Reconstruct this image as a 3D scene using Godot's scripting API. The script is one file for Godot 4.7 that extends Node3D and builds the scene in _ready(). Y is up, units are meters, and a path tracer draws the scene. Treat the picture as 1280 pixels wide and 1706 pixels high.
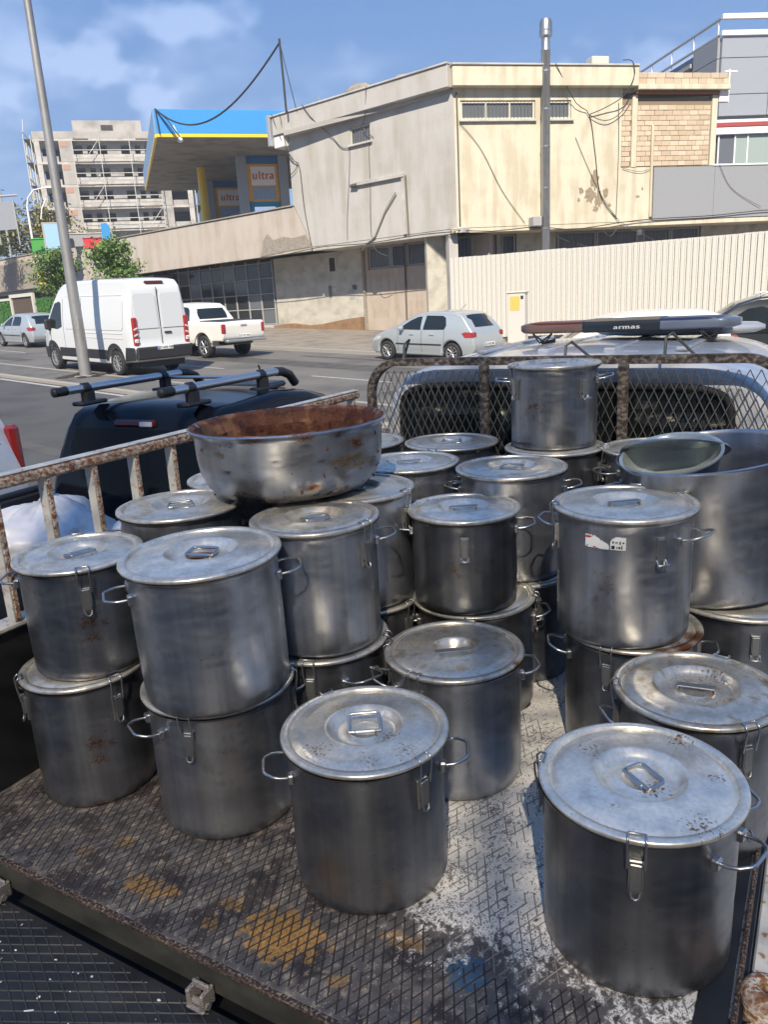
extends Node3D
# World: metres, y up. The truck's bed, the road and the two building fronts each have axes of their own.
const U := Vector3(-0.861, 0, -0.508)     # across the truck, to its left
const FW := Vector3(0.508, 0, -0.861)     # along the truck, to its cab
const RS := Vector3(-0.733, 0, -0.68)     # along the road, uphill
const RW := Vector3(0.68, 0, -0.733)      # across the road, away
const BED := 1.15
const EYE := Vector3(0, 2.45, 0)
var rng := RandomNumberGenerator.new()
var used := {}
var M := {}
var grey_a: PackedByteArray
var grey_b: PackedByteArray
var grey_c: PackedByteArray
var grey_s: PackedByteArray

class MB:
	var v := PackedVector3Array()
	var n := PackedVector3Array()
	var t := PackedVector2Array()
	var x := Transform3D()
	func tri(a: Vector3, b: Vector3, c: Vector3, na: Vector3, nb: Vector3, nc: Vector3, ta := Vector2(), tb := Vector2(), tc := Vector2()) -> void:
		if (b - a).cross(c - a).dot(na + nb + nc) > 0.0:
			v.append(x * a); v.append(x * c); v.append(x * b)
			n.append(x.basis * na); n.append(x.basis * nc); n.append(x.basis * nb)
			t.append(ta); t.append(tc); t.append(tb)
		else:
			v.append(x * a); v.append(x * b); v.append(x * c)
			n.append(x.basis * na); n.append(x.basis * nb); n.append(x.basis * nc)
			t.append(ta); t.append(tb); t.append(tc)
	func quad(a: Vector3, b: Vector3, c: Vector3, d: Vector3, nn: Vector3) -> void:
		tri(a, b, c, nn, nn, nn, Vector2(0, 0), Vector2(1, 0), Vector2(1, 1))
		tri(a, c, d, nn, nn, nn, Vector2(0, 0), Vector2(1, 1), Vector2(0, 1))
	func squad(a: Vector3, b: Vector3, c: Vector3, d: Vector3, na: Vector3, nb: Vector3, nc: Vector3, nd: Vector3, ta := Vector2(), tb := Vector2(), tc := Vector2(), td := Vector2()) -> void:
		tri(a, b, c, na, nb, nc, ta, tb, tc)
		tri(a, c, d, na, nc, nd, ta, tc, td)
	# a box whose edges are cut off by e
	func box(c: Vector3, s: Vector3, b := Basis(), e := 0.0) -> void:
		var h := s * 0.5
		if e <= 0.0:
			for k in 3:
				for sg in [-1.0, 1.0]:
					var nn := Vector3(); nn[k] = sg
					var p := Vector3(); p[(k + 1) % 3] = h[(k + 1) % 3]
					var q := Vector3(); q[(k + 2) % 3] = h[(k + 2) % 3]
					var o: Vector3 = nn * h[k]
					quad(c + b * (o - p - q), c + b * (o + p - q), c + b * (o + p + q), c + b * (o - p + q), b * nn)
			return
		e = minf(e, minf(h.x, minf(h.y, h.z)) * 0.9)
		for k in 3:
			var k1 := (k + 1) % 3
			var k2 := (k + 2) % 3
			for sg in [-1.0, 1.0]:
				var nn := Vector3(); nn[k] = sg
				var p := Vector3(); p[k1] = h[k1] - e
				var q := Vector3(); q[k2] = h[k2] - e
				var o: Vector3 = nn * h[k]
				quad(c + b * (o - p - q), c + b * (o + p - q), c + b * (o + p + q), c + b * (o - p + q), b * nn)
				for sh in [-1.0, 1.0]:
					var m := Vector3(); m[k1] = sh
					var a1: Vector3 = o + m * (h[k1] - e)
					var a2: Vector3 = m * h[k1] + nn * (h[k] - e)
					quad(c + b * (a1 - q), c + b * (a1 + q), c + b * (a2 + q), c + b * (a2 - q), b * (nn + m).normalized())
		for sx in [-1.0, 1.0]:
			for sy in [-1.0, 1.0]:
				for sz in [-1.0, 1.0]:
					var s3 := Vector3(sx, sy, sz)
					var i: Vector3 = s3 * (h - Vector3.ONE * e)
					var nn: Vector3 = b * s3.normalized()
					tri(c + b * (i + Vector3(sx * e, 0, 0)), c + b * (i + Vector3(0, sy * e, 0)), c + b * (i + Vector3(0, 0, sz * e)), nn, nn, nn)
	func span(a: Vector3, b: Vector3, e := 0.0) -> void:
		box((a + b) * 0.5, (b - a).abs(), Basis(), e)
	# a bar from p to q, w wide and h thick, h measured along up
	func bar(p: Vector3, q: Vector3, w: float, h: float, up := Vector3.UP, e := 0.0) -> void:
		var z := (q - p).normalized()
		var r := up.cross(z)
		if r.length() < 0.001:
			r = Vector3.RIGHT.cross(z)
		r = r.normalized()
		box((p + q) * 0.5, Vector3(w, h, p.distance_to(q)), Basis(r, z.cross(r), z), e)
	func tube(pts: Array, r: float, k := 8, closed := false, r2 := -1.0) -> void:
		var m := pts.size()
		var ring := []
		var side := Vector3.ZERO
		for i in m:
			var a: Vector3 = pts[(i - 1 + m) % m] if closed or i > 0 else pts[i]
			var b: Vector3 = pts[(i + 1) % m] if closed or i < m - 1 else pts[i]
			var d := (b - a).normalized()
			if side == Vector3.ZERO:
				side = d.cross(Vector3.UP if absf(d.y) < 0.9 else Vector3.RIGHT).normalized()
			side = (side - d * side.dot(d)).normalized()
			var w := d.cross(side)
			var rr := r if r2 < 0.0 else lerpf(r, r2, float(i) / (m - 1))
			var one := []
			for j in k:
				var an := TAU * j / k
				var nn: Vector3 = side * cos(an) + w * sin(an)
				one.append([pts[i] + nn * rr, nn])
			ring.append(one)
		for i in (m if closed else m - 1):
			var A: Array = ring[i]
			var B: Array = ring[(i + 1) % m]
			for j in k:
				var j2 := (j + 1) % k
				squad(A[j][0], A[j2][0], B[j2][0], B[j][0], A[j][1], A[j2][1], B[j2][1], B[j][1], Vector2(float(j) / k, i), Vector2(float(j + 1) / k, i), Vector2(float(j + 1) / k, i + 1), Vector2(float(j) / k, i + 1))
		if not closed:
			for e in [0, m - 1]:
				var o: Vector3 = pts[e]
				var nn: Vector3 = (pts[e] - pts[1 if e == 0 else m - 2]).normalized()
				for j in k:
					tri(o, ring[e][j][0], ring[e][(j + 1) % k][0], nn, nn, nn)
	# prof: [radius, height] pairs, running up the outside. wob bends the surface a little
	func bent(an: float, y: float, wob: float, sd: float, dents: Array) -> float:
		var s := wob * (sin(an * 2.0 + sd) * 0.5 + sin(an * 3.0 + sd * 2.3 + y * 7.0) * 0.35 + sin(an * 7.0 + sd * 1.7 + y * 19.0) * 0.10)
		for q in dents:
			var da: float = angle_difference(an, q[0]) * 0.18 / q[2]
			var dy: float = (y - q[1]) / (q[2] * q[4])
			s -= q[3] * exp(-da * da - dy * dy)
		return s
	func lathe(prof: Array, k: int, planar := 0.0, wob := 0.0, seed_ := 0.0, dents := []) -> void:
		var m := prof.size()
		var sn := []
		for i in m - 1:
			var d: Vector2 = (prof[i + 1] - prof[i]).normalized()
			sn.append(Vector2(d.y, -d.x))
		var h0: float = prof[0].y
		var h1: float = prof[0].y
		for p in prof:
			h0 = minf(h0, p.y); h1 = maxf(h1, p.y)
		var hh := maxf(h1 - h0, 0.0001)
		for i in m - 1:
			var n0: Vector2 = sn[i]
			var n1: Vector2 = sn[i]
			if i > 0 and sn[i - 1].dot(sn[i]) > 0.55: n0 = (sn[i - 1] + sn[i]).normalized()
			if i < m - 2 and sn[i + 1].dot(sn[i]) > 0.55: n1 = (sn[i + 1] + sn[i]).normalized()
			var low := []
			var high := []
			for e in [[prof[i], n0, low], [prof[i + 1], n1, high]]:
				var q: Vector2 = e[0]
				for j in k + 1:
					var an: float = TAU * j / k
					var rr := q.x
					var nn := Vector3(sin(an) * e[1].x, e[1].y, cos(an) * e[1].x)
					if wob > 0.0:
						var b0 := bent(an, q.y, wob, seed_, dents)
						rr *= 1.0 + b0
						if absf(e[1].x) > 0.7:
							var da := (bent(an + 0.02, q.y, wob, seed_, dents) - b0) / 0.02
							var dy := (bent(an, q.y + 0.004, wob, seed_, dents) - b0) / 0.004 * q.x
							nn = (nn - Vector3(cos(an), 0, -sin(an)) * da * e[1].x - Vector3(0, dy * e[1].x, 0)).normalized()
					var dir := Vector3(sin(an), 0, cos(an))
					var uv := Vector2(float(j) / k, 1.0 - (q.y - h0) / hh)
					if planar > 0.0: uv = Vector2(dir.x * rr / planar + 0.5, dir.z * rr / planar + 0.5)
					e[2].append([dir * rr + Vector3(0, q.y, 0), nn, uv])
			for j in k:
				squad(low[j][0], low[j + 1][0], high[j + 1][0], high[j][0], low[j][1], low[j + 1][1], high[j + 1][1], high[j][1], low[j][2], low[j + 1][2], high[j + 1][2], high[j][2])
	# an outline in x and y, drawn out from z0 to z1
	func prism(poly: PackedVector2Array, z0: float, z1: float) -> void:
		var f := Geometry2D.triangulate_polygon(poly)
		for z in [z0, z1]:
			var nn := Vector3(0, 0, 1 if z == maxf(z0, z1) else -1)
			for i in range(0, f.size(), 3):
				var a := poly[f[i]]; var b := poly[f[i + 1]]; var c := poly[f[i + 2]]
				tri(Vector3(a.x, a.y, z), Vector3(b.x, b.y, z), Vector3(c.x, c.y, z), nn, nn, nn, a, b, c)
		var turn := -1.0 if Geometry2D.is_polygon_clockwise(poly) else 1.0
		for i in poly.size():
			var a := poly[i]; var b := poly[(i + 1) % poly.size()]
			var d := (b - a).normalized() * turn
			quad(Vector3(a.x, a.y, z0), Vector3(b.x, b.y, z0), Vector3(b.x, b.y, z1), Vector3(a.x, a.y, z1), Vector3(d.y, -d.x, 0))
	func ball(c: Vector3, r: Vector3, k := 12) -> void:
		for i in k / 2:
			for j in k:
				var P := []
				for q in [[i, j], [i, j + 1], [i + 1, j + 1], [i + 1, j]]:
					var a: float = PI * q[0] / (k / 2) - PI / 2
					var b: float = TAU * q[1] / k
					var d := Vector3(cos(a) * sin(b), sin(a), cos(a) * cos(b))
					P.append([c + d * r, (d / r).normalized()])
				squad(P[0][0], P[1][0], P[2][0], P[3][0], P[0][1], P[1][1], P[2][1], P[3][1])
	func mesh() -> ArrayMesh:
		var a := []
		a.resize(Mesh.ARRAY_MAX)
		a[Mesh.ARRAY_VERTEX] = v; a[Mesh.ARRAY_NORMAL] = n; a[Mesh.ARRAY_TEX_UV] = t
		var m := ArrayMesh.new()
		if v.size() > 0:
			m.add_surface_from_arrays(Mesh.PRIMITIVE_TRIANGLES, a)
		return m

func numbered(called: String) -> String:
	used[called] = used.get(called, 0) + 1
	return called if used[called] == 1 else "%s_%03d" % [called, used[called] - 1]
func tag(o: Node, label: String, category: String, group := "") -> void:
	o.set_meta("label", label); o.set_meta("category", category)
	if group: o.set_meta("group", group)
func thing(called: String, label: String, category: String, at := Vector3.ZERO, b := Basis(), group := "") -> Node3D:
	var o := Node3D.new()
	o.name = numbered(called)
	o.transform = Transform3D(b, at)
	tag(o, label, category, group)
	add_child(o)
	return o
func part(called: String, m: Variant, mt: Material, parent: Node, label := "") -> MeshInstance3D:
	var o := MeshInstance3D.new()
	o.mesh = m.mesh() if m is MB else m
	o.material_override = mt
	o.name = called
	if label: o.set_meta("label", label)
	parent.add_child(o, true)
	return o
func stuff(o: Node) -> Node:
	o.set_meta("kind", "stuff")
	return o
func structure(called: String, m: MB, mt: Material) -> MeshInstance3D:
	var o := part(numbered(called), m, mt, self)
	o.set_meta("kind", "structure")
	return o
func ground_y(p: Vector3) -> float:
	return 0.033 * clampf(p.dot(RS), 0.0, 42.0)
func road(s: float, w: float, up := 0.0) -> Vector3:
	var p := RS * s + RW * w
	return Vector3(p.x, ground_y(p) + up, p.z)
func on_bed(u: float, f: float, y := 0.0) -> Vector3:
	return U * u + FW * f + Vector3(0, BED + y, 0)
func lin(r: float, g: float, b: float) -> Color:
	return Color(r, g, b).linear_to_srgb()

# ---- textures and materials
func noise(freq: float, oct := 4, sd := 1, type := FastNoiseLite.TYPE_SIMPLEX_SMOOTH) -> FastNoiseLite:
	var f := FastNoiseLite.new()
	f.noise_type = type; f.frequency = freq; f.seed = sd
	f.fractal_type = FastNoiseLite.FRACTAL_FBM; f.fractal_octaves = oct
	return f
func bytes_of(f: FastNoiseLite, w: int, h: int) -> PackedByteArray:
	var im := f.get_seamless_image(w, h)
	im.convert(Image.FORMAT_L8)
	return im.get_data()
func ramped(f: FastNoiseLite, stops: Array, size := 512) -> NoiseTexture2D:
	var g := Gradient.new()
	var off := PackedFloat32Array()
	var col := PackedColorArray()
	for s in stops:
		off.append(s[0]); col.append(s[1])
	g.offsets = off; g.colors = col
	var tx := NoiseTexture2D.new()
	tx.width = size; tx.height = size; tx.seamless = true; tx.noise = f; tx.color_ramp = g
	return tx
func grey(a: float) -> Color:
	return Color(a, a, a)
# base colour (linear), roughness, metal; grain is a light texture over it, stain a broad one, in repeats per metre
func mat(c: Color, rough := 0.8, metal := 0.0, grain: Texture2D = null, gs := 1.0, stain: Texture2D = null, ss := 0.2) -> StandardMaterial3D:
	var m := StandardMaterial3D.new()
	m.albedo_color = c; m.roughness = rough; m.metallic = metal
	if grain:
		m.albedo_texture = grain
		m.uv1_triplanar = true; m.uv1_world_triplanar = true; m.uv1_scale = Vector3.ONE * gs
	if stain:
		m.detail_enabled = true; m.detail_albedo = stain; m.detail_blend_mode = BaseMaterial3D.BLEND_MODE_MUL
		m.detail_uv_layer = BaseMaterial3D.DETAIL_UV_2
		m.uv2_triplanar = true; m.uv2_world_triplanar = true; m.uv2_scale = Vector3.ONE * ss
	return m
func paint(c: Color, metal := 0.0, rough := 0.35) -> StandardMaterial3D:
	var m := mat(c, rough, metal)
	m.clearcoat_enabled = true; m.clearcoat = 0.8; m.clearcoat_roughness = 0.06
	return m
func tex(w: int, h: int, d: PackedByteArray) -> ImageTexture:
	return ImageTexture.create_from_image(Image.create_from_data(w, h, false, Image.FORMAT_RGB8, d))

func make_materials() -> void:
	grey_a = bytes_of(noise(0.012, 4, 3), 512, 512)
	grey_b = bytes_of(noise(0.06, 4, 7), 512, 512)
	grey_c = bytes_of(noise(0.2, 2, 11), 512, 512)
	var st := noise(0.03, 4, 21).get_seamless_image(512, 32)
	st.convert(Image.FORMAT_L8); st.resize(512, 512, Image.INTERPOLATE_CUBIC)
	grey_s = st.get_data()
	var fine := ramped(noise(0.08, 5, 31), [[0.0, grey(0.80)], [0.5, grey(0.93)], [1.0, grey(1.0)]])
	var grit := ramped(noise(0.3, 3, 32), [[0.0, grey(0.62)], [0.45, grey(0.88)], [1.0, grey(1.0)]])
	var blot := ramped(noise(0.012, 5, 33), [[0.0, grey(0.78)], [0.35, grey(0.92)], [0.6, grey(1.0)], [1.0, grey(0.95)]])
	var drip_im := noise(0.02, 5, 34).get_seamless_image(512, 64)
	drip_im.convert(Image.FORMAT_L8); drip_im.resize(512, 512, Image.INTERPOLATE_CUBIC)
	var dd := drip_im.get_data()
	var db := PackedByteArray(); db.resize(512 * 512 * 3)
	for i in 512 * 512:
		var k := dd[i] / 255.0 * 0.7 + grey_a[i] / 255.0 * 0.3
		var q := clampf((k - 0.30) * 4.0, 0.0, 1.0)
		db[i * 3] = int(255 * lerpf(0.91, 1.0, q)); db[i * 3 + 1] = int(255 * lerpf(0.895, 1.0, q)); db[i * 3 + 2] = int(255 * lerpf(0.87, 1.0, q))
	var drip := tex(512, 512, db)
	var rusty := ramped(noise(0.03, 5, 41), [[0.0, lin(0.09, 0.03, 0.015)], [0.36, lin(0.22, 0.085, 0.03)], [0.50, lin(0.34, 0.17, 0.07)], [0.535, lin(0.58, 0.53, 0.45)], [0.66, lin(0.66, 0.64, 0.59)], [0.70, lin(0.3, 0.15, 0.06)], [1.0, lin(0.12, 0.05, 0.02)]])
	var flaky := ramped(noise(0.035, 5, 43), [[0.0, lin(0.03, 0.025, 0.022)], [0.4, lin(0.06, 0.045, 0.035)], [0.58, lin(0.13, 0.10, 0.08)], [0.66, lin(0.26, 0.23, 0.2)], [1.0, lin(0.36, 0.34, 0.31)]])
	var bakes := ramped(noise(0.05, 5, 44), [[0.0, lin(0.34, 0.26, 0.18)], [0.4, lin(0.56, 0.46, 0.34)], [0.7, lin(0.64, 0.54, 0.41)], [1.0, lin(0.48, 0.38, 0.27)]])
	M.fine = fine; M.grit = grit; M.blot = blot; M.drip = drip
	# steel
	var rr := ramped(noise(0.02, 5, 51), [[0.0, grey(0.28)], [0.5, grey(0.34)], [1.0, grey(0.46)]])
	M.rough_steel = rr
	M.wire = mat(lin(0.5, 0.5, 0.5), 0.34, 0.95)
	M.plate = mat(lin(0.46, 0.45, 0.43), 0.42, 0.9, fine, 5.0)
	M.dark_plate = mat(lin(0.12, 0.115, 0.11), 0.5, 0.7, grit, 6.0)
	# truck
	M.rusty_rail = mat(Color.WHITE, 0.72, 0.0, rusty, 2.6)
	M.white_rail = mat(Color.WHITE, 0.65, 0.0, ramped(noise(0.03, 5, 45), [[0.0, lin(0.25, 0.1, 0.04)], [0.22, lin(0.4, 0.25, 0.14)], [0.27, lin(0.55, 0.53, 0.48)], [1.0, lin(0.66, 0.65, 0.61)]]), 1.5)
	M.flaky = mat(Color.WHITE, 0.7, 0.1, flaky, 2.2)
	M.black_paint = mat(lin(0.018, 0.018, 0.02), 0.55, 0.0, grit, 4.0, blot, 2.0)
	M.tail_plate = mat(lin(0.062, 0.06, 0.06), 0.42, 0.3, grit, 3.0, blot, 1.7)
	M.tail_rib = mat(lin(0.1, 0.098, 0.096), 0.36, 0.5, grit, 9.0)
	M.sill = mat(lin(0.085, 0.082, 0.068), 0.6, 0.1, grit, 4.0, blot, 2.5)
	M.rib_pale = mat(lin(0.32, 0.3, 0.275), 0.6, 0.1, grit, 9.0)
	M.rib = mat(lin(0.055, 0.045, 0.04), 0.55, 0.25, grit, 9.0)
	M.edge_wear = mat(lin(0.3, 0.24, 0.2), 0.6, 0.2, ramped(noise(0.06, 4, 46), [[0.0, lin(0.1, 0.06, 0.05)], [0.5, lin(0.2, 0.15, 0.12)], [0.62, lin(0.5, 0.45, 0.4)], [0.7, lin(0.9, 0.9, 0.85)], [1.0, lin(0.9, 0.9, 0.85)]]), 3.5)
	M.worn_metal = mat(lin(0.5, 0.47, 0.44), 0.5, 0.3, ramped(noise(0.05, 4, 47), [[0.0, lin(0.08, 0.05, 0.04)], [0.4, lin(0.3, 0.24, 0.2)], [0.55, lin(0.85, 0.83, 0.8)], [1.0, lin(1, 1, 1)]]), 12.0)
	M.mesh_wire = mat(lin(0.22, 0.21, 0.2), 0.45, 0.5, grit, 12.0)
	M.cab_white = paint(lin(0.6, 0.61, 0.62))
	M.cab_dirty = mat(lin(0.5, 0.5, 0.49), 0.45, 0.0, fine, 2.0, blot, 0.8)
	M.rubber = mat(lin(0.02, 0.02, 0.02), 0.75)
	M.black_plastic = mat(lin(0.025, 0.025, 0.027), 0.55, 0.0, fine, 6.0)
	M.glass = mat(lin(0.012, 0.016, 0.016), 0.06)
	M.glass.metallic_specular = 0.6
	M.tint = mat(lin(0.02, 0.03, 0.028), 0.08)
	M.red_lens = mat(lin(0.3, 0.012, 0.012), 0.12); M.red_lens.clearcoat_enabled = true
	M.clear_lens = mat(lin(0.55, 0.56, 0.56), 0.1); M.clear_lens.clearcoat_enabled = true
	M.orange_lens = mat(lin(0.55, 0.12, 0.02), 0.15)
	M.blue_lens = mat(lin(0.17, 0.2, 0.26), 0.2); M.blue_lens.clearcoat_enabled = true
	M.dusty_red = mat(lin(0.26, 0.16, 0.13), 0.35, 0.0, fine, 4.0)
	M.dark_case = mat(lin(0.025, 0.035, 0.045), 0.4)
	M.white_print = mat(lin(0.78, 0.78, 0.76), 0.6)
	M.alu = mat(lin(0.55, 0.56, 0.57), 0.32, 0.85)
	M.rim = mat(lin(0.5, 0.5, 0.5), 0.35, 0.8)
	# street
	M.shaded_asphalt = mat(lin(0.1, 0.1, 0.1), 0.9, 0.0, grit, 0.7, blot, 0.07)  # darker asphalt whose tone also stands in for shade on this road
	M.asphalt = mat(lin(0.2, 0.188, 0.172), 0.9, 0.0, grit, 0.7, blot, 0.07)
	M.patch = mat(lin(0.115, 0.11, 0.105), 0.9, 0.0, grit, 0.9, blot, 0.2)
	M.median = mat(lin(0.17, 0.165, 0.155), 0.9, 0.0, grit, 0.6, blot, 0.15)
	M.mark = mat(lin(0.55, 0.54, 0.52), 0.8, 0.0, ramped(noise(0.05, 5, 61), [[0.0, grey(0.5)], [0.42, grey(0.62)], [0.5, grey(0.95)], [1.0, grey(1.0)]]), 0.8)
	M.pavement = mat(lin(0.36, 0.31, 0.25), 0.9, 0.0, grit, 0.8, blot, 0.12)
	M.kerb = mat(lin(0.36, 0.34, 0.31), 0.9, 0.0, grit, 0.8)
	M.earth = mat(lin(0.36, 0.22, 0.12), 0.95, 0.0, grit, 1.1, blot, 0.4)
	# buildings
	M.cream = mat(lin(0.72, 0.66, 0.515), 0.9, 0.0, fine, 0.7, drip, 0.16)
	M.grey_wall = mat(lin(0.545, 0.525, 0.495), 0.9, 0.0, fine, 0.6, drip, 0.13)
	M.white_wall = mat(lin(0.6, 0.57, 0.49), 0.9, 0.0, fine, 0.7, blot, 0.2)
	M.pink_wall = mat(lin(0.52, 0.44, 0.37), 0.9, 0.0, fine, 0.9, drip, 0.28)
	M.ramp_wall = mat(lin(0.55, 0.49, 0.43), 0.9, 0.0, fine, 0.5, drip, 0.12)
	M.raw = mat(lin(0.42, 0.37, 0.31), 0.95, 0.0, grit, 1.4, blot, 0.8)
	M.block = []
	for k in 4:
		M.block.append(mat(Color(0.92, 0.9, 0.88).lerp(Color(1, 1, 1), k / 3.0), 0.95, 0.0, bakes, 1.3 + 0.23 * k))
	M.mortar = mat(lin(0.3, 0.23, 0.16), 0.95, 0.0, grit, 1.5)
	M.annex = mat(lin(0.33, 0.34, 0.36), 0.6, 0.0, fine, 0.5)
	M.frame_white = mat(lin(0.66, 0.64, 0.56), 0.6, 0.0, fine, 2.0)
	M.frame_grey = mat(lin(0.4, 0.4, 0.4), 0.6, 0.0, fine, 2.0)
	M.bars = mat(lin(0.1, 0.09, 0.08), 0.6)
	M.pane_dim = mat(lin(0.12, 0.13, 0.14), 0.15)
	M.pane_dark = mat(lin(0.03, 0.033, 0.035), 0.1)
	M.cable = mat(lin(0.03, 0.03, 0.03), 0.7)
	M.pale_cable = mat(lin(0.4, 0.37, 0.32), 0.7)
	M.rust_flat = mat(lin(0.3, 0.13, 0.06), 0.85, 0.0, grit, 2.0)
	M.flue = mat(lin(0.5, 0.51, 0.52), 0.38, 0.85, fine, 1.0, drip, 0.4)
	M.hoarding = mat(lin(0.66, 0.645, 0.595), 0.5, 0.0, fine, 0.6)
	M.blue_sheet = mat(lin(0.06, 0.32, 0.75), 0.35, 0.0, fine, 0.3)
	M.yellow = mat(lin(0.8, 0.55, 0.05), 0.4)
	M.soffit = mat(lin(0.36, 0.35, 0.34), 0.8, 0.0, fine, 0.4, blot, 0.1)
	M.pillar = mat(lin(0.3, 0.34, 0.38), 0.6)
	M.orange_sheet = mat(lin(0.75, 0.38, 0.06), 0.5)
	M.white_sheet = mat(lin(0.75, 0.74, 0.72), 0.5)
	M.concrete = mat(lin(0.5, 0.475, 0.44), 0.95, 0.0, fine, 0.3, blot, 0.06)
	M.pale_conc = mat(lin(0.62, 0.59, 0.545), 0.95, 0.0, fine, 0.3, blot, 0.1)
	M.inside_shade = mat(lin(0.05, 0.045, 0.042), 0.95)  # near-black colour stands in for the shade inside openings
	M.pinkish = mat(lin(0.5, 0.3, 0.24), 0.95, 0.0, fine, 0.4)
	M.pole = mat(lin(0.36, 0.36, 0.36), 0.5, 0.45, fine, 1.5, drip, 0.5)
	M.panel_grey = mat(lin(0.42, 0.44, 0.48), 0.4, 0.2, fine, 0.3)
	M.panel_dark = mat(lin(0.14, 0.15, 0.17), 0.4, 0.2)
	M.sea_glass = mat(lin(0.3, 0.36, 0.34), 0.12)
	M.hedge = mat(lin(0.05, 0.17, 0.03), 0.9, 0.0, grit, 1.2)
	M.bark = mat(lin(0.14, 0.1, 0.07), 0.95, 0.0, grit, 4.0)
	M.wood = mat(lin(0.1, 0.075, 0.055), 0.8, 0.0, fine, 2.0)
	M.bag = mat(lin(0.8, 0.78, 0.78), 0.4)
	M.bag.backlight_enabled = true; M.bag.backlight = Color(0.35, 0.35, 0.35)
	M.tower = mat(lin(0.36, 0.33, 0.3), 0.9, 0.0, fine, 0.3, blot, 0.1)
func leafy(c: Color, back: Color) -> StandardMaterial3D:
	var m := mat(c, 0.6)
	m.vertex_color_use_as_albedo = true
	m.backlight_enabled = true; m.backlight = back
	m.cull_mode = BaseMaterial3D.CULL_DISABLED
	return m

# ---- stock pots
# spots: [u, v, radius, strength] of rust in texture space (u 0..1 round the pot from the side that faces the viewer)
const STAINS := [[0.50, 0.27, 0.13], [0.12, 0.08, 0.07], [0.62, 0.46, 0.2], [0.72, 0.66, 0.56]]
func steel_look(sd: int, spots: Array, tone: float) -> StandardMaterial3D:
	var w := 400
	var h := 160
	var d := PackedByteArray(); d.resize(w * h * 3)
	var ox := (sd * 97) % 512
	var oy := (sd * 61) % 512
	for y in h:
		var vv := float(y) / h
		for x in w:
			var i := ((y + oy) % 512) * 512 + (int(x * 1.3) + ox) % 512
			var i2 := ((y * 2 + oy) % 512) * 512 + (int(x * 2.6) + ox) % 512
			var s := grey_s[oy * 512 + (int(x * 1.28) + ox) % 512] / 255.0
			var s2 := grey_s[((oy + 200) % 512) * 512 + (int(x * 3.84) + ox) % 512] / 255.0
			var a := grey_a[i] / 255.0
			var b := grey_b[i] / 255.0
			var c := grey_c[i2] / 255.0
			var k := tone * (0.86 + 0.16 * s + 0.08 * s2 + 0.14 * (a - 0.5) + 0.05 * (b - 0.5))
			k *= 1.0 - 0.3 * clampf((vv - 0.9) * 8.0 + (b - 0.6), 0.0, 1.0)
			var grime := clampf((a - 0.68) * 4.0, 0.0, 0.3) * clampf(b * 2.2 - 0.7, 0.0, 1.0)
			var r := lerpf(k, 0.30, grime * 0.6)
			var g := lerpf(k * 1.01, 0.27, grime * 0.65)
			var bl := lerpf(k * 1.035, 0.23, grime * 0.7)
			if c > 0.88 and b > 0.56:
				r *= 0.7; g *= 0.66; bl *= 0.62
			for sp in spots:
				var du := absf(float(x) / w - sp[0]); du = minf(du, 1.0 - du)
				var dv: float = vv - sp[1]
				var dist: float = sqrt(du * du * 9.0 + dv * dv * (0.5 if dv > 0.0 else 2.0)) / sp[2]
				if dist < 1.0:
					var q: float = clampf(clampf((1.0 - dist) * 1.0 + (b - 0.6) * 2.4 + (c - 0.62) * 2.2 - 0.12, 0.0, 0.95) * minf(sp[3], 1.0) + maxf(0.0, (1.0 - dist) * (sp[3] - 1.0)), 0.0, 1.0)
					var col: Array = STAINS[sp[4] if sp.size() > 4 else 0]
					r = lerpf(r, col[0], q); g = lerpf(g, col[1], q); bl = lerpf(bl, col[2], q)
			var o := (y * w + x) * 3
			d[o] = int(clampf(r, 0, 1) * 255); d[o + 1] = int(clampf(g, 0, 1) * 255); d[o + 2] = int(clampf(bl, 0, 1) * 255)
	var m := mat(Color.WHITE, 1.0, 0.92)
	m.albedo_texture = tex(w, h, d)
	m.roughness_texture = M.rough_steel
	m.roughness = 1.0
	return m
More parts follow.
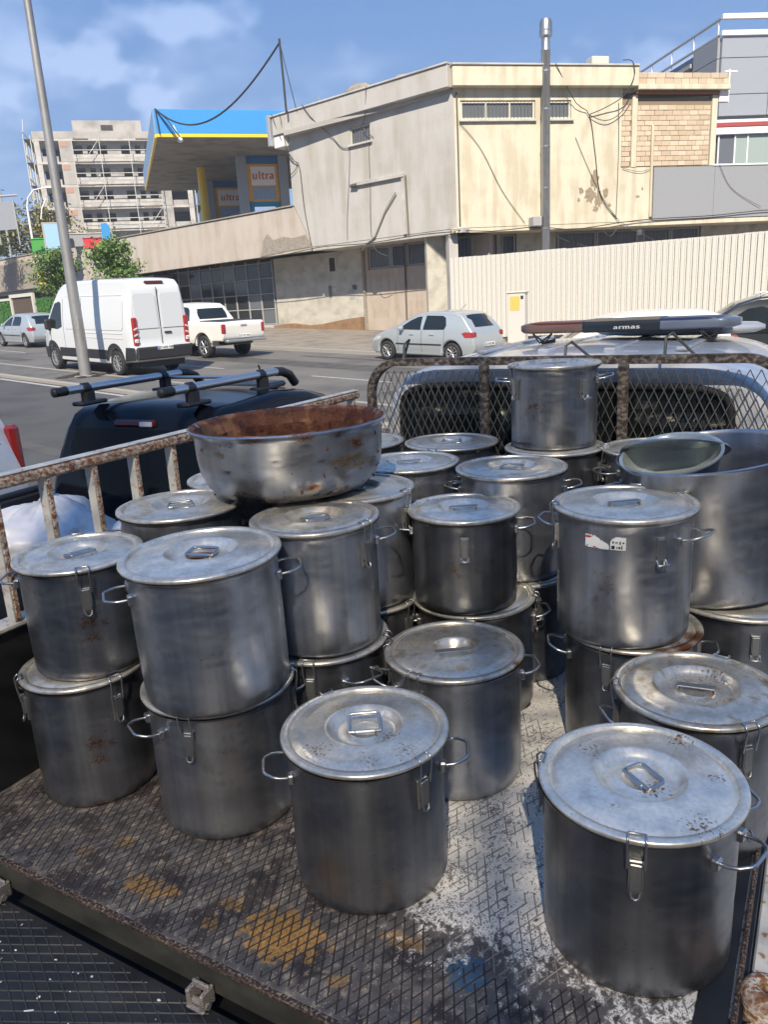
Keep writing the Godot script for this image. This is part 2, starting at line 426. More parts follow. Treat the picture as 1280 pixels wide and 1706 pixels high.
func lid_look(sd: int, spots: Array, tone: float, tan_stain := 0.0) -> StandardMaterial3D:
	var w := 224
	var d := PackedByteArray(); d.resize(w * w * 3)
	var ox := (sd * 131) % 512
	var oy := (sd * 71) % 512
	for y in w:
		for x in w:
			var i := ((y * 2 + oy) % 512) * 512 + (x * 2 + ox) % 512
			var i2 := ((y + oy) % 512) * 512 + (x + ox) % 512
			var a := grey_a[i] / 255.0
			var b := grey_b[i] / 255.0
			var c := grey_c[i2] / 255.0
			var k := tone * (0.96 + 0.22 * (a - 0.5) + 0.12 * (b - 0.5))
			var r := k
			var g := k * 0.975
			var bl := k * 0.92
			var st := clampf((a - 0.58) * 5.0, 0.0, 1.0) * tan_stain
			r = lerpf(r, 0.5, st); g = lerpf(g, 0.42, st); bl = lerpf(bl, 0.3, st)
			if c > 0.87 and b > 0.58:
				r *= 0.5; g *= 0.42; bl *= 0.38
			for sp in spots:
				var du: float = float(x) / w - sp[0]
				var dv: float = float(y) / w - sp[1]
				var dist: float = sqrt(du * du + dv * dv) / sp[2]
				if dist < 1.0:
					var q: float = clampf(clampf((1.0 - dist) * 1.3 + (c - 0.7) * 5.0 + (b - 0.6) * 2.0, 0.0, 1.0) * sp[3] + maxf(0.0, (1.0 - dist) * (sp[3] - 1.0) * 2.0), 0.0, 1.0)
					r = lerpf(r, 0.45, q); g = lerpf(g, 0.26, q); bl = lerpf(bl, 0.14, q)
			var o := (y * w + x) * 3
			d[o] = int(clampf(r, 0, 1) * 255); d[o + 1] = int(clampf(g, 0, 1) * 255); d[o + 2] = int(clampf(bl, 0, 1) * 255)
	var m := mat(Color.WHITE, 1.0, 0.66)
	m.albedo_texture = tex(w, w, d)
	m.roughness_texture = M.rough_steel
	return m

func radial(deg: float) -> Vector3:
	return Vector3(sin(deg_to_rad(deg)), 0, cos(deg_to_rad(deg)))
func handle_on(t: Node3D, deg: float, rb: float, y: float, tilt := 0.0) -> void:
	var n := radial(deg)
	var s := Vector3(n.z, 0, -n.x)
	var out := (n * cos(deg_to_rad(tilt)) + Vector3(0, sin(deg_to_rad(tilt)), 0))
	var b := n * rb + Vector3(0, y, 0)
	var m := MB.new()
	var wd := 0.052
	m.tube([b + s * wd - n * 0.008, b + s * wd + out * 0.022, b + s * (wd - 0.004) + out * 0.036, b + s * (wd - 0.018) + out * 0.052, b + s * (wd - 0.028) + out * 0.056, b - s * (wd - 0.028) + out * 0.056, b - s * (wd - 0.018) + out * 0.052, b - s * (wd - 0.004) + out * 0.036, b - s * wd + out * 0.022, b - s * wd - n * 0.008], 0.0037, 8)
	for e in [-1.0, 1.0]:
		m.bar(b + s * wd * e - n * 0.010, b + s * wd * e + n * 0.004, 0.022, 0.024, Vector3.UP, 0.003)
	part("handle", m, M.wire, t)
func latch_on(t: Node3D, deg: float, rb: float, rl: float, H: float, closed: bool) -> void:
	var n := radial(deg)
	var s := Vector3(n.z, 0, -n.x)
	var b := n * rb
	var up := Vector3.UP
	var bs := Basis(s, up, n) if s.cross(up).dot(n) > 0 else Basis(-s, up, n)
	var m := MB.new()
	m.box(b + n * 0.002 + up * (H - 0.088), Vector3(0.027, 0.072, 0.006), bs, 0.002)
	var lv := MB.new()
	lv.box(b + n * 0.011 + up * (H - 0.083), Vector3(0.021, 0.058, 0.005), bs, 0.0015)
	for e in [-1.0, 1.0]:
		lv.box(b + n * 0.007 + s * 0.0115 * e + up * (H - 0.075), Vector3(0.002, 0.05, 0.012), bs)
	lv.tube([b + n * 0.012 + s * 0.009 + up * (H - 0.112), b + n * 0.015 + s * 0.007 + up * (H - 0.122), b + n * 0.016 + up * (H - 0.126), b + n * 0.015 - s * 0.007 + up * (H - 0.122), b + n * 0.012 - s * 0.009 + up * (H - 0.112)], 0.003, 6)
	var pl := part("latch", m, M.plate, t)
	part("lever", lv, M.plate, pl)
	var w := MB.new()
	if closed:
		var a: Array = [b + n * 0.013 + s * 0.0155 + up * (H - 0.062)]
		a.append(n * (rl + 0.006) + s * 0.0155 + up * (H - 0.022))
		a.append(n * (rl + 0.007) + s * 0.0155 + up * (H - 0.002))
		a.append(n * (rl - 0.001) + s * 0.0155 + up * (H + 0.006))
		a.append(n * (rl - 0.012) + s * 0.0155 + up * (H + 0.004))
		var c := []
		for k in range(a.size() - 1, -1, -1):
			c.append(a[k] - s * 0.031)
		w.tube(a + c, 0.0024, 6)
	else:
		w.tube([b + n * 0.012 + s * 0.012 + up * (H - 0.11), b + n * 0.022 + s * 0.013 + up * (H - 0.122), b + n * 0.03 + s * 0.013 + up * (H - 0.118), b + n * 0.03 - s * 0.013 + up * (H - 0.118), b + n * 0.022 - s * 0.013 + up * (H - 0.122), b + n * 0.012 - s * 0.012 + up * (H - 0.11)], 0.0026, 6)
	part("bail", w, M.wire, pl)
# what: {u, f, base, D, H, label, latches: [[deg, closed]], handles: [[deg, tilt]], grip, look, lid}
func make_pot(o: Dictionary) -> Node3D:
	var at := on_bed(o.u, o.f, o.base)
	var yaw := atan2(EYE.x - at.x, EYE.z - at.z)
	var b := Basis(Vector3.UP, yaw)
	if o.has("lean"): b = Basis(Vector3(o.lean.y, 0, -o.lean.x).normalized(), o.lean.length()) * b
	var t := thing("stock_pot", o.label, "stock pot", at, b, "lidded steel stock pots standing on the truck bed")
	var rl: float = o.D * 0.5
	var rb: float = rl * 0.93
	var H: float = o.H
	var body := MB.new()
	var bp := [Vector2(0, 0.004), Vector2(rb - 0.02, 0.002), Vector2(rb - 0.012, 0.0), Vector2(rb - 0.004, 0.004), Vector2(rb, 0.014)]
	for k in 15:
		bp.append(Vector2(rb + 0.001 * sin(PI * (k + 1) / 16.0), lerpf(0.014, H - 0.026, (k + 1) / 16.0)))
	bp += [Vector2(rb, H - 0.026), Vector2(rb + 0.002, H - 0.02), Vector2(rl - 0.004, H - 0.017), Vector2(rl - 0.001, H - 0.013)]
	var dents := []
	for k in 7:
		dents.append([rng.randf_range(-1.6, 1.6), rng.randf_range(0.03, H - 0.08), rng.randf_range(0.02, 0.06), rng.randf_range(0.002, 0.008), rng.randf_range(0.5, 1.6)])
	body.lathe(bp, 80, 0.0, 0.006, rng.randf() * 6.0, dents)
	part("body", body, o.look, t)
	var lid := MB.new()
	var deep: float = 0.03 if o.grip == "bowl" else 0.013
	var rc: float = 0.30 if o.grip == "bowl" else o.get("dish", 0.44)
	var P := [Vector2(rl - 0.008, H - 0.0135), Vector2(rl - 0.002, H - 0.0125), Vector2(rl + 0.001, H - 0.007), Vector2(rl, H - 0.002), Vector2(rl - 0.004, H), Vector2(rl - 0.017, H + 0.0005), Vector2(rl - 0.019, H - 0.002), Vector2(rl - 0.021, H - 0.0075), Vector2(rl - 0.0235, H - 0.0075), Vector2(rl - 0.027, H - 0.0025), Vector2(rl * 0.72, H + 0.001), Vector2(rl * (rc + 0.06), H + 0.0015), Vector2(rl * (rc + 0.025), H + 0.005), Vector2(rl * rc, H + 0.003), Vector2(rl * (rc - 0.05), H - deep * 0.6), Vector2(rl * (rc - 0.08), H - deep), Vector2(rl * (rc - 0.12), H - deep * 1.05)]
	if o.grip != "bowl":
		P += [Vector2(rl * 0.21, H - deep), Vector2(rl * 0.185, H - deep + 0.003), Vector2(rl * 0.16, H - deep - 0.001), Vector2(0, H - deep - 0.001)]
	else:
		P += [Vector2(0, H - deep * 1.05)]
	for k in P.size():
		P[k].y += 0.0
	lid.lathe(P, 72, o.D * 1.02, 0.003, rng.randf() * 6.0)
	var lp := part("lid", lid, o.lid, t)
	lp.transform = Transform3D(Basis(Vector3(0, 0, 1), rng.randf_range(-0.006, 0.006)), Vector3(rng.randf_range(-0.002, 0.002), 0.0, rng.randf_range(-0.002, 0.002)))
	var g := MB.new()
	var yg: float = H - deep
	var q := Basis(Vector3.UP, deg_to_rad(o.get("turn", 0.0)))
	match o.grip:
		"loop":
			var up: float = o.get("lift", 0.012)
			var pts := []
			for c in [Vector3(-0.036, 0.006, -0.012), Vector3(-0.037, 0.006, -0.004), Vector3(-0.034, 0.006 + up, 0.026), Vector3(-0.028, 0.006 + up * 1.1, 0.030), Vector3(0.028, 0.006 + up * 1.1, 0.030), Vector3(0.034, 0.006 + up, 0.026), Vector3(0.037, 0.006, -0.004), Vector3(0.036, 0.006, -0.012)]:
				pts.append(q * c + Vector3(0, yg, 0))
			g.tube(pts, 0.0042, 8, true)
			g.box(Vector3(0, yg + 0.004, 0) + q * Vector3(0, 0, -0.012), Vector3(0.05, 0.012, 0.012), q, 0.003)
		"strap":
			g.bar(Vector3(0, yg + 0.012, 0) + q * Vector3(-0.042, 0, 0), Vector3(0, yg + 0.012, 0) + q * Vector3(0.042, 0, 0), 0.022, 0.004, Vector3.UP, 0.0015)
			for e in [-1.0, 1.0]:
				g.bar(Vector3(0, yg, 0) + q * Vector3(0.042 * e, 0, 0), Vector3(0, yg + 0.013, 0) + q * Vector3(0.042 * e, 0, 0), 0.022, 0.004, q * Vector3.RIGHT)
		"bowl":
			g.bar(Vector3(0, H - 0.006, 0) + q * Vector3(-rl * 0.29, 0, 0), Vector3(0, H - 0.006, 0) + q * Vector3(rl * 0.29, 0, 0), 0.024, 0.003, Vector3.UP, 0.001)
	part("grip", g, M.wire if o.grip == "loop" else M.plate, lp)
	for h in o.handles:
		handle_on(t, h[0], rb, H * 0.80, h[1])
	for l in o.latches:
		latch_on(t, l[0], rb, rl, H, l[1])
	return t

func make_pots() -> void:
	var looks := []
	var tones := [0.68, 0.74, 0.70, 0.78, 0.68, 0.76]
	for k in 6:
		looks.append(steel_look(k + 1, [], tones[k]))
	var rust_low := steel_look(11, [[0.93, 0.42, 0.15, 0.8], [0.93, 0.24, 0.10, 0.5]], 0.62)
	var rust_mid := steel_look(12, [[0.965, 0.40, 0.14, 0.8], [0.08, 0.42, 0.06, 0.6]], 0.52)
	var rust_front := steel_look(13, [[0.0, 0.45, 0.16, 0.8], [0.98, 0.95, 0.1, 0.5]], 0.6)
	var rust_rim := steel_look(14, [[0.93, 0.01, 0.05, 0.9], [0.84, 0.0, 0.04, 0.7]], 0.56)
	var faint := steel_look(15, [[0.96, 0.45, 0.13, 0.4], [0.93, 0.2, 0.05, 0.4]], 0.72)
	var lids := []
	for k in 5:
		lids.append(lid_look(k + 1, [], 0.90 - 0.02 * (k % 3), 0.10 * k))
	var lid_front := lid_look(21, [[0.22, 0.72, 0.1, 0.7], [0.62, 0.6, 0.09, 0.7], [0.36, 0.25, 0.09, 0.5], [0.5, 0.86, 0.1, 0.4], [0.72, 0.78, 0.1, 0.5]], 0.88, 0.2)
	var lid_right := lid_look(22, [[0.69, 0.13, 0.09, 1.0], [0.56, 0.55, 0.09, 0.9], [0.76, 0.82, 0.1, 0.8], [0.25, 0.32, 0.09, 0.5], [0.85, 0.43, 0.05, 0.7], [0.38, 0.78, 0.05, 0.4]], 0.95, 0.08)
	var lid_tan := lid_look(23, [[0.62, 0.3, 0.14, 0.5], [0.5, 0.45, 0.25, 0.35]], 0.82, 0.5)
	var lid_clip := lid_look(24, [[0.49, 0.5, 0.09, 1.9], [0.52, 0.51, 0.09, 1.9]], 0.92, 0.0)
	var lid_edge := lid_look(25, [[0.93, 0.76, 0.05, 1.6], [0.2, 0.4, 0.2, 0.35]], 0.82, 0.4)
	var lid_rust := lid_look(26, [[0.86, 0.84, 0.12, 1.7], [0.95, 0.66, 0.12, 1.7], [0.72, 0.95, 0.09, 1.5]], 0.82, 0.3)
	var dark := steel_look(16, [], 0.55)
	var h1 := 0.366
	var h2 := 0.732
	# front row
	make_pot({"u": 0.859, "f": 1.311, "base": 0, "D": 0.386, "H": h1, "look": rust_rim, "lid": lid_front, "grip": "loop", "turn": 180.0, "lift": 0.02, "latches": [[39, true], [-152, true]], "handles": [[-84, 8], [84, 8]],
		"label": "single steel pot front and centre with orange rust specks around its flat lid handle"})
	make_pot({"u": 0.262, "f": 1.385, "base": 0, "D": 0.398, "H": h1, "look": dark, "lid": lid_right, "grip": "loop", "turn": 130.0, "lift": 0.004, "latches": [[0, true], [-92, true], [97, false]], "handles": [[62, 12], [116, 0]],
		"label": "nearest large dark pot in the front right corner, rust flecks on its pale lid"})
	make_pot({"u": 0.838, "f": 1.762, "base": 0, "D": 0.384, "H": h1, "look": looks[1], "lid": lid_edge, "grip": "bowl", "turn": 10.0, "latches": [[-34, true], [-100, true], [165, true]], "handles": [[-78, 20], [100, 10]],
		"label": "single pot whose lid has a deep round bowl with a strap across it"})
	make_pot({"u": 0.215, "f": 1.80, "base": 0, "D": 0.385, "H": h1, "look": dark, "lid": lid_tan, "grip": "strap", "turn": 0.0, "dish": 0.5, "latches": [[-78, true], [163, true], [36, true]], "handles": [[-62, 25], [118, 0]],
		"label": "single pot with a tan stained dished lid, behind the nearest front right pot"})
	make_pot({"u": 1.338, "f": 1.357, "base": 0, "D": 0.398, "H": h1, "look": looks[0], "lid": lids[1], "grip": "loop", "latches": [[-27, true], [84, true]], "handles": [[-70, 10], [103, 10]],
		"label": "lower pot of the front stack beside the centre pot, one latch on its face"})
	make_pot({"u": 1.312, "f": 1.335, "base": h1 + 0.003, "D": 0.396, "H": h1 - 0.004, "look": looks[3], "lid": lid_clip, "grip": "loop", "turn": 150.0, "lift": 0.004, "latches": [], "handles": [[-84, 0], [88, 5]], "lean": Vector2(-0.018, 0.02),
		"label": "upper pot with a rust red lid grip, second stack from the left rail"})
	make_pot({"u": 1.762, "f": 1.272, "base": 0, "D": 0.345, "H": h1, "look": rust_front, "lid": lids[3], "grip": "loop", "latches": [[23, true], [-84, true]], "handles": [[92, 0], [-130, 0]],
		"label": "lower pot of the leftmost stack, in the bed corner by the left rail"})
	make_pot({"u": 1.752, "f": 1.308, "base": h1 + 0.003, "D": 0.34, "H": 0.318, "look": rust_front, "lid": lids[0], "grip": "loop", "turn": 20.0, "lift": 0.006, "latches": [[0, true], [178, true]], "handles": [[100, 0], [-110, 0]], "lean": Vector2(0.01, 0.02),
		"label": "upper pot of the leftmost stack with a rust patch below its front latch"})
	# second row
	make_pot({"u": 1.72, "f": 1.665, "base": 0, "D": 0.386, "H": h1, "look": looks[2], "lid": lids[2], "grip": "loop", "latches": [[5, true]], "handles": [[-88, 0], [88, 0]],
		"label": "lower pot hidden in the second row by the left rail"})
	make_pot({"u": 1.72, "f": 1.672, "base": h1 + 0.003, "D": 0.386, "H": h1 - 0.006, "look": looks[4], "lid": lids[3], "grip": "loop", "turn": 180.0, "lift": 0.004, "latches": [[-60, false]], "handles": [[-86, 5], [95, 0]],
		"label": "upper pot by the left rail with its flat lid tucked partly under the basin"})
	make_pot({"u": 1.235, "f": 1.70, "base": 0, "D": 0.39, "H": h1, "look": dark, "lid": lids[4], "grip": "loop", "latches": [[-14, true], [74, true]], "handles": [[32, 15], [-100, 0]],
		"label": "lower pot between the two front stacks with a wire handle turned to the viewer"})
	make_pot({"u": 1.225, "f": 1.69, "base": h1 + 0.003, "D": 0.364, "H": h1 - 0.004, "look": looks[5], "lid": lids[4], "grip": "loop", "turn": 15.0, "lift": 0.004, "latches": [[48, true], [-150, true]], "handles": [[92, 8], [-95, 0]],
		"label": "bright upper pot directly in front of the brown crusted basin, one latch to its right"})
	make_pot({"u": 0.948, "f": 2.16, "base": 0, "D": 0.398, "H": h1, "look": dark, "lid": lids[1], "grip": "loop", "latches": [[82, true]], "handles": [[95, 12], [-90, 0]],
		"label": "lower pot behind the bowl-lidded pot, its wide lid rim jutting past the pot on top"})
	make_pot({"u": 0.958, "f": 2.112, "base": h1 + 0.003, "D": 0.35, "H": 0.302, "look": rust_mid, "lid": lids[0], "grip": "strap", "turn": 8.0, "latches": [[0, false]], "handles": [[88, 8], [-92, 5]],
		"label": "smaller dark upper pot in the middle with a rusty smear under its front latch"})
	# third row
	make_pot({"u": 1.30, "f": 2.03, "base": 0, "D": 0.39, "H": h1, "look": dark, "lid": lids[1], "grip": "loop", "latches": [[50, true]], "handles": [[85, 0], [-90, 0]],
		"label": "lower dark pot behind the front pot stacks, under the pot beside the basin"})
	make_pot({"u": 1.30, "f": 2.02, "base": h1 + 0.003, "D": 0.39, "H": h1 - 0.004, "look": looks[1], "lid": lids[2], "grip": "loop", "lift": 0.006, "latches": [[56, true], [150, true]], "handles": [[84, 8], [-92, 0]],
		"label": "upper pot touching the right side of the basin, closed latch on its right"})
	make_pot({"u": 1.79, "f": 2.06, "base": 0, "D": 0.386, "H": h1, "look": looks[2], "lid": lids[3], "grip": "loop", "latches": [[10, true]], "handles": [[90, 0], [-90, 0]],
		"label": "lower pot by the left rail behind the second row, in the shade of the basin"})
	make_pot({"u": 1.78, "f": 2.05, "base": h1 + 0.003, "D": 0.386, "H": h1 - 0.004, "look": looks[0], "lid": lids[0], "grip": "loop", "latches": [[30, true]], "handles": [[90, 0], [-90, 0]],
		"label": "upper pot under the left end of the basin, only its lid edge showing"})
	make_pot({"u": 0.44, "f": 2.11, "base": 0, "D": 0.389, "H": h1, "look": dark, "lid": lid_rust, "grip": "loop", "latches": [[-18, true], [100, false]], "handles": [[92, 15], [-80, 20]],
		"label": "lower pot on the right with bright orange rust along its lid rim"})
	make_pot({"u": 0.463, "f": 2.09, "base": h1 + 0.003, "D": 0.388, "H": h1 - 0.002, "look": faint, "lid": lids[1], "grip": "strap", "turn": 25.0, "latches": [[29, false], [-74, true], [125, true], [170, true]], "handles": [[-100, 15], [66, 18]],
		"label": "upper pot on the right with a torn white sticker on its side"})
	make_pot({"u": 0.905, "f": 2.445, "base": 0, "D": 0.384, "H": h1, "look": dark, "lid": lids[2], "grip": "loop", "latches": [[20, false]], "handles": [[95, 0], [-90, 0]],
		"label": "lower dark pot in the middle gap, below the wide plain-lidded pot"})
	make_pot({"u": 0.92, "f": 2.438, "base": h1 + 0.003, "D": 0.378, "H": h1 - 0.002, "look": looks[5], "lid": lids[4], "grip": "loop", "turn": 160.0, "lift": 0.005, "latches": [], "handles": [[92, 10], [-95, 10]],
		"label": "upper pot with a plain latchless side, directly in front of the three-high stack"})
	make_pot({"u": 1.315, "f": 2.425, "base": 0, "D": 0.37, "H": h1, "look": dark, "lid": lids[0], "grip": "loop", "latches": [], "handles": [[92, 0], [-90, 0]],
		"label": "hidden lower pot behind the basin, under the pot with latches at its lid back"})
	make_pot({"u": 1.31, "f": 2.42, "base": h1 + 0.003, "D": 0.366, "H": h1 - 0.002, "look": looks[3], "lid": lids[3], "grip": "strap", "turn": 5.0, "latches": [[-70, true], [150, true]], "handles": [[75, 10], [-95, 0]],
		"label": "upper pot in the fourth row right behind the basin rim"})
	# back row
	make_pot({"u": 1.325, "f": 2.82, "base": 0, "D": 0.385, "H": h1, "look": dark, "lid": lids[0], "grip": "loop", "latches": [], "handles": [[92, 0], [-90, 0]],
		"label": "hidden lower pot in the back row against the mesh guard, left of the tall stack"})
	make_pot({"u": 1.325, "f": 2.82, "base": h1 + 0.003, "D": 0.383, "H": h1 - 0.002, "look": looks[4], "lid": lids[2], "grip": "loop", "turn": 170.0, "lift": 0.006, "latches": [], "handles": [[62, 10], [10, 0]],
		"label": "upper pot against the mesh guard with a dark broad domed lid ring"})
	make_pot({"u": 0.892, "f": 2.825, "base": 0, "D": 0.378, "H": h1, "look": dark, "lid": lids[1], "grip": "loop", "latches": [[70, true]], "handles": [[85, 0], [-90, 0]],
		"label": "bottom pot of the three-high stack against the mesh guard"})
	make_pot({"u": 0.892, "f": 2.825, "base": h1 + 0.003, "D": 0.376, "H": h1 - 0.002, "look": dark, "lid": lids[3], "grip": "strap", "latches": [[80, true], [66, true]], "handles": [[92, 0], [-90, 0]],
		"label": "middle pot of the three-high stack, its lid ringing the top pot"})
	make_pot({"u": 0.902, "f": 2.84, "base": h2 + 0.003, "D": 0.342, "H": 0.308, "look": rust_low, "lid": lids[4], "grip": "strap", "turn": 10.0, "dish": 0.62, "latches": [[40, false], [-58, true]], "handles": [[88, 12], [-88, 5]],
		"label": "topmost pot of the three-high stack, standing highest of all before the mesh guard"})
	make_pot({"u": 1.725, "f": 2.74, "base": 0, "D": 0.386, "H": h1, "look": dark, "lid": lids[0], "grip": "loop", "latches": [], "handles": [[92, 0], [-90, 0]],
		"label": "hidden lower pot in the far left bed corner by the mesh guard"})
	make_pot({"u": 1.715, "f": 2.73, "base": h1 + 0.003, "D": 0.386, "H": h1 - 0.002, "look": looks[2], "lid": lids[1], "grip": "loop", "latches": [], "handles": [[92, 0], [-90, 0]],
		"label": "upper pot in the far left bed corner peeking out beside the basin rim"})
	make_pot({"u": 0.53, "f": 2.90, "base": 0, "D": 0.386, "H": h1, "look": dark, "lid": lids[0], "grip": "loop", "latches": [], "handles": [[92, 0], [-90, 0]],
		"label": "hidden lower pot behind the leaning open pot, against the mesh guard"})
	make_pot({"u": 0.53, "f": 2.88, "base": h1 + 0.003, "D": 0.386, "H": h1 - 0.002, "look": looks[2], "lid": lids[3], "grip": "loop", "latches": [], "handles": [[-60, 0], [120, 0]],
		"label": "upper pot just behind the rim of the leaning open pot"})
	make_pot({"u": 0.19, "f": 2.47, "base": 0, "D": 0.45, "H": h1, "look": dark, "lid": lids[2], "grip": "loop", "latches": [[14, false]], "handles": [[100, 0], [-100, 0]],
		"label": "wide dark pot at the right edge carrying the leaning open pot"})
	# torn sticker
	var sp := on_bed(0.463, 2.09, h1 + 0.003)
	var yaw := atan2(EYE.x - sp.x, EYE.z - sp.z)
	for n in get_children():
		if n.has_meta("label") and str(n.get_meta("label")).contains("torn white sticker"):
			sticker(n, 0.388 * 0.465, 0.364)
	open_pot()
	basin()

func sticker(t: Node3D, r: float, H: float) -> void:
	var nz := noise(0.35, 3, 17)
	for piece in [[-31.0, -11.0, true], [-10.0, 2.0, false]]:
		var m := MB.new()
		var k := 40
		var edge := func(q: float) -> Array:
			var top := H - 0.048
			var bot := H - 0.083
			if piece[2]:
				top -= 0.024 * clampf(q * 1.5 - 0.6, 0.0, 1.0) + 0.012 * maxf(0.0, nz.get_noise_1d(q * 22.0)) * clampf(q * 3.0, 0.0, 1.0)
				bot += 0.008 * maxf(0.0, nz.get_noise_1d(q * 15.0 + 40.0))
			else:
				top -= 0.02 * clampf(0.45 - q * 1.3, 0.0, 1.0) + 0.007 * maxf(0.0, nz.get_noise_1d(q * 20.0 + 90.0))
			return [bot, maxf(top, bot + 0.002)]
		for i in k:
			var q0 := float(i) / k
			var q1 := float(i + 1) / k
			var e0: Array = edge.call(q0)
			var e1: Array = edge.call(q1)
			var n0 := radial(lerpf(piece[0], piece[1], q0))
			var n1 := radial(lerpf(piece[0], piece[1], q1))
			var rr := r + 0.0045
			m.squad(n0 * rr + Vector3(0, e0[0], 0), n1 * rr + Vector3(0, e1[0], 0), n1 * rr + Vector3(0, e1[1], 0), n0 * rr + Vector3(0, e0[1], 0), n0, n1, n1, n0)
		var s := part("sticker", m, M.white_print, t)
		var q := MB.new()
		var marks := [[-9.0, 2.4, 0.003, 0.009], [-5.2, 1.0, 0.005, 0.004], [-3.6, 1.6, 0.004, 0.006], [-1.4, 0.8, 0.003, 0.010], [-8.4, 1.2, 0.018, 0.006], [-6.2, 2.0, 0.019, 0.003], [-2.9, 1.0, 0.016, 0.008], [-0.6, 1.4, 0.018, 0.004]] if not piece[2] else [[-30.6, 4.0, 0.026, 0.006], [-26.5, 1.2, 0.028, 0.004], [-29.5, 1.0, 0.004, 0.003], [-24.0, 2.0, 0.002, 0.003]]
		for k2 in marks:
			var y: float = H - 0.083 + k2[2]
			var n0 := radial(k2[0])
			var n1 := radial(k2[0] + k2[1])
			var rr := r + 0.0052
			q.squad(n0 * rr + Vector3(0, y, 0), n1 * rr + Vector3(0, y, 0), n1 * rr + Vector3(0, y + k2[3], 0), n0 * rr + Vector3(0, y + k2[3], 0), n0, n1, n1, n0)
		part("print", q, M.black_plastic if not piece[2] else mat(lin(0.5, 0.03, 0.05), 0.6), s)

func open_pot() -> void:
	var look := steel_look(31, [[0.9, 0.22, 0.05, 0.4]], 0.72)
	var at := on_bed(0.262, 2.50, 0.368)
	var yaw := atan2(EYE.x - at.x, EYE.z - at.z)
	var b := Basis(Vector3.UP, yaw) * Basis(Vector3(0, 0, 1), deg_to_rad(-0.5))
	b = Basis(Vector3.UP, yaw) * Basis(Vector3(0, 0, 1), deg_to_rad(6.5)) * Basis(Vector3(1, 0, 0), deg_to_rad(3.0))
	var t := thing("open_pot", "large open steel pot without a lid leaning on the right side of the load", "open pot", at + Vector3(0, 0.012, 0), b)
	var R := 0.262
	var r := 0.225
	var H := 0.43
	var m := MB.new()
	m.lathe([Vector2(0, 0.002), Vector2(r - 0.02, 0.0), Vector2(r - 0.004, 0.006), Vector2(r, 0.02), Vector2(lerpf(r, R, 0.35), H * 0.35), Vector2(lerpf(r, R, 0.7), H * 0.7), Vector2(R - 0.002, H - 0.012), Vector2(R + 0.004, H - 0.006), Vector2(R + 0.005, H), Vector2(R, H + 0.003), Vector2(R - 0.005, H), Vector2(R - 0.006, H - 0.012), Vector2(lerpf(r, R, 0.7) - 0.004, H * 0.7), Vector2(r - 0.004, 0.02), Vector2(r - 0.02, 0.008), Vector2(0, 0.006)], 80, 0.0, 0.008, 2.0)
	part("body", m, look, t)
	latch_on(t, -16, lerpf(r, R, 0.8), R, H, false)
	handle_on(t, -80, lerpf(r, R, 0.8), H * 0.8, 0)
	handle_on(t, 100, lerpf(r, R, 0.8), H * 0.8, 0)
	# the greenish bowl that lies inside
	var c := t.transform * Vector3(-0.095, 0.352, 0.05)
	var bb := Basis(Vector3.UP, yaw) * Basis(Vector3(0, 0, 1), deg_to_rad(8)) * Basis(Vector3(1, 0, 0), deg_to_rad(14))
	var bowl := MB.new()
	bowl.lathe([Vector2(0, 0), Vector2(0.09, 0.004), Vector2(0.125, 0.03), Vector2(0.142, 0.09), Vector2(0.15, 0.094), Vector2(0.15, 0.099), Vector2(0.14, 0.097), Vector2(0.12, 0.035), Vector2(0.088, 0.01), Vector2(0, 0.006)], 56)
	var gm := mat(lin(0.55, 0.6, 0.57), 0.34, 0.5, M.fine, 4.0)
	var o := part(numbered("steel_bowl"), bowl, gm, self)
	o.transform = Transform3D(bb, c)
	tag(o, "greenish metal bowl tipped inside the leaning open pot", "bowl")
	var lid := MB.new()
	lid.lathe([Vector2(0.155, 0.0), Vector2(0.163, 0.003), Vector2(0.161, 0.008), Vector2(0.15, 0.009), Vector2(0.11, 0.014), Vector2(0, 0.016), Vector2(0, 0.012), Vector2(0.11, 0.010), Vector2(0.15, 0.004), Vector2(0.155, 0.0)], 56)
	var l := part(numbered("spare_cover"), lid, steel_look(32, [], 0.72), self)
	l.transform = Transform3D(Basis(Vector3.UP, yaw) * Basis(Vector3(0, 0, 1), deg_to_rad(4)) * Basis(Vector3(1, 0, 0), deg_to_rad(-24)), t.transform * Vector3(-0.095, 0.425, -0.03))
	tag(l, "loose steel lid standing on edge behind the bowl in the leaning open pot", "pot lid")

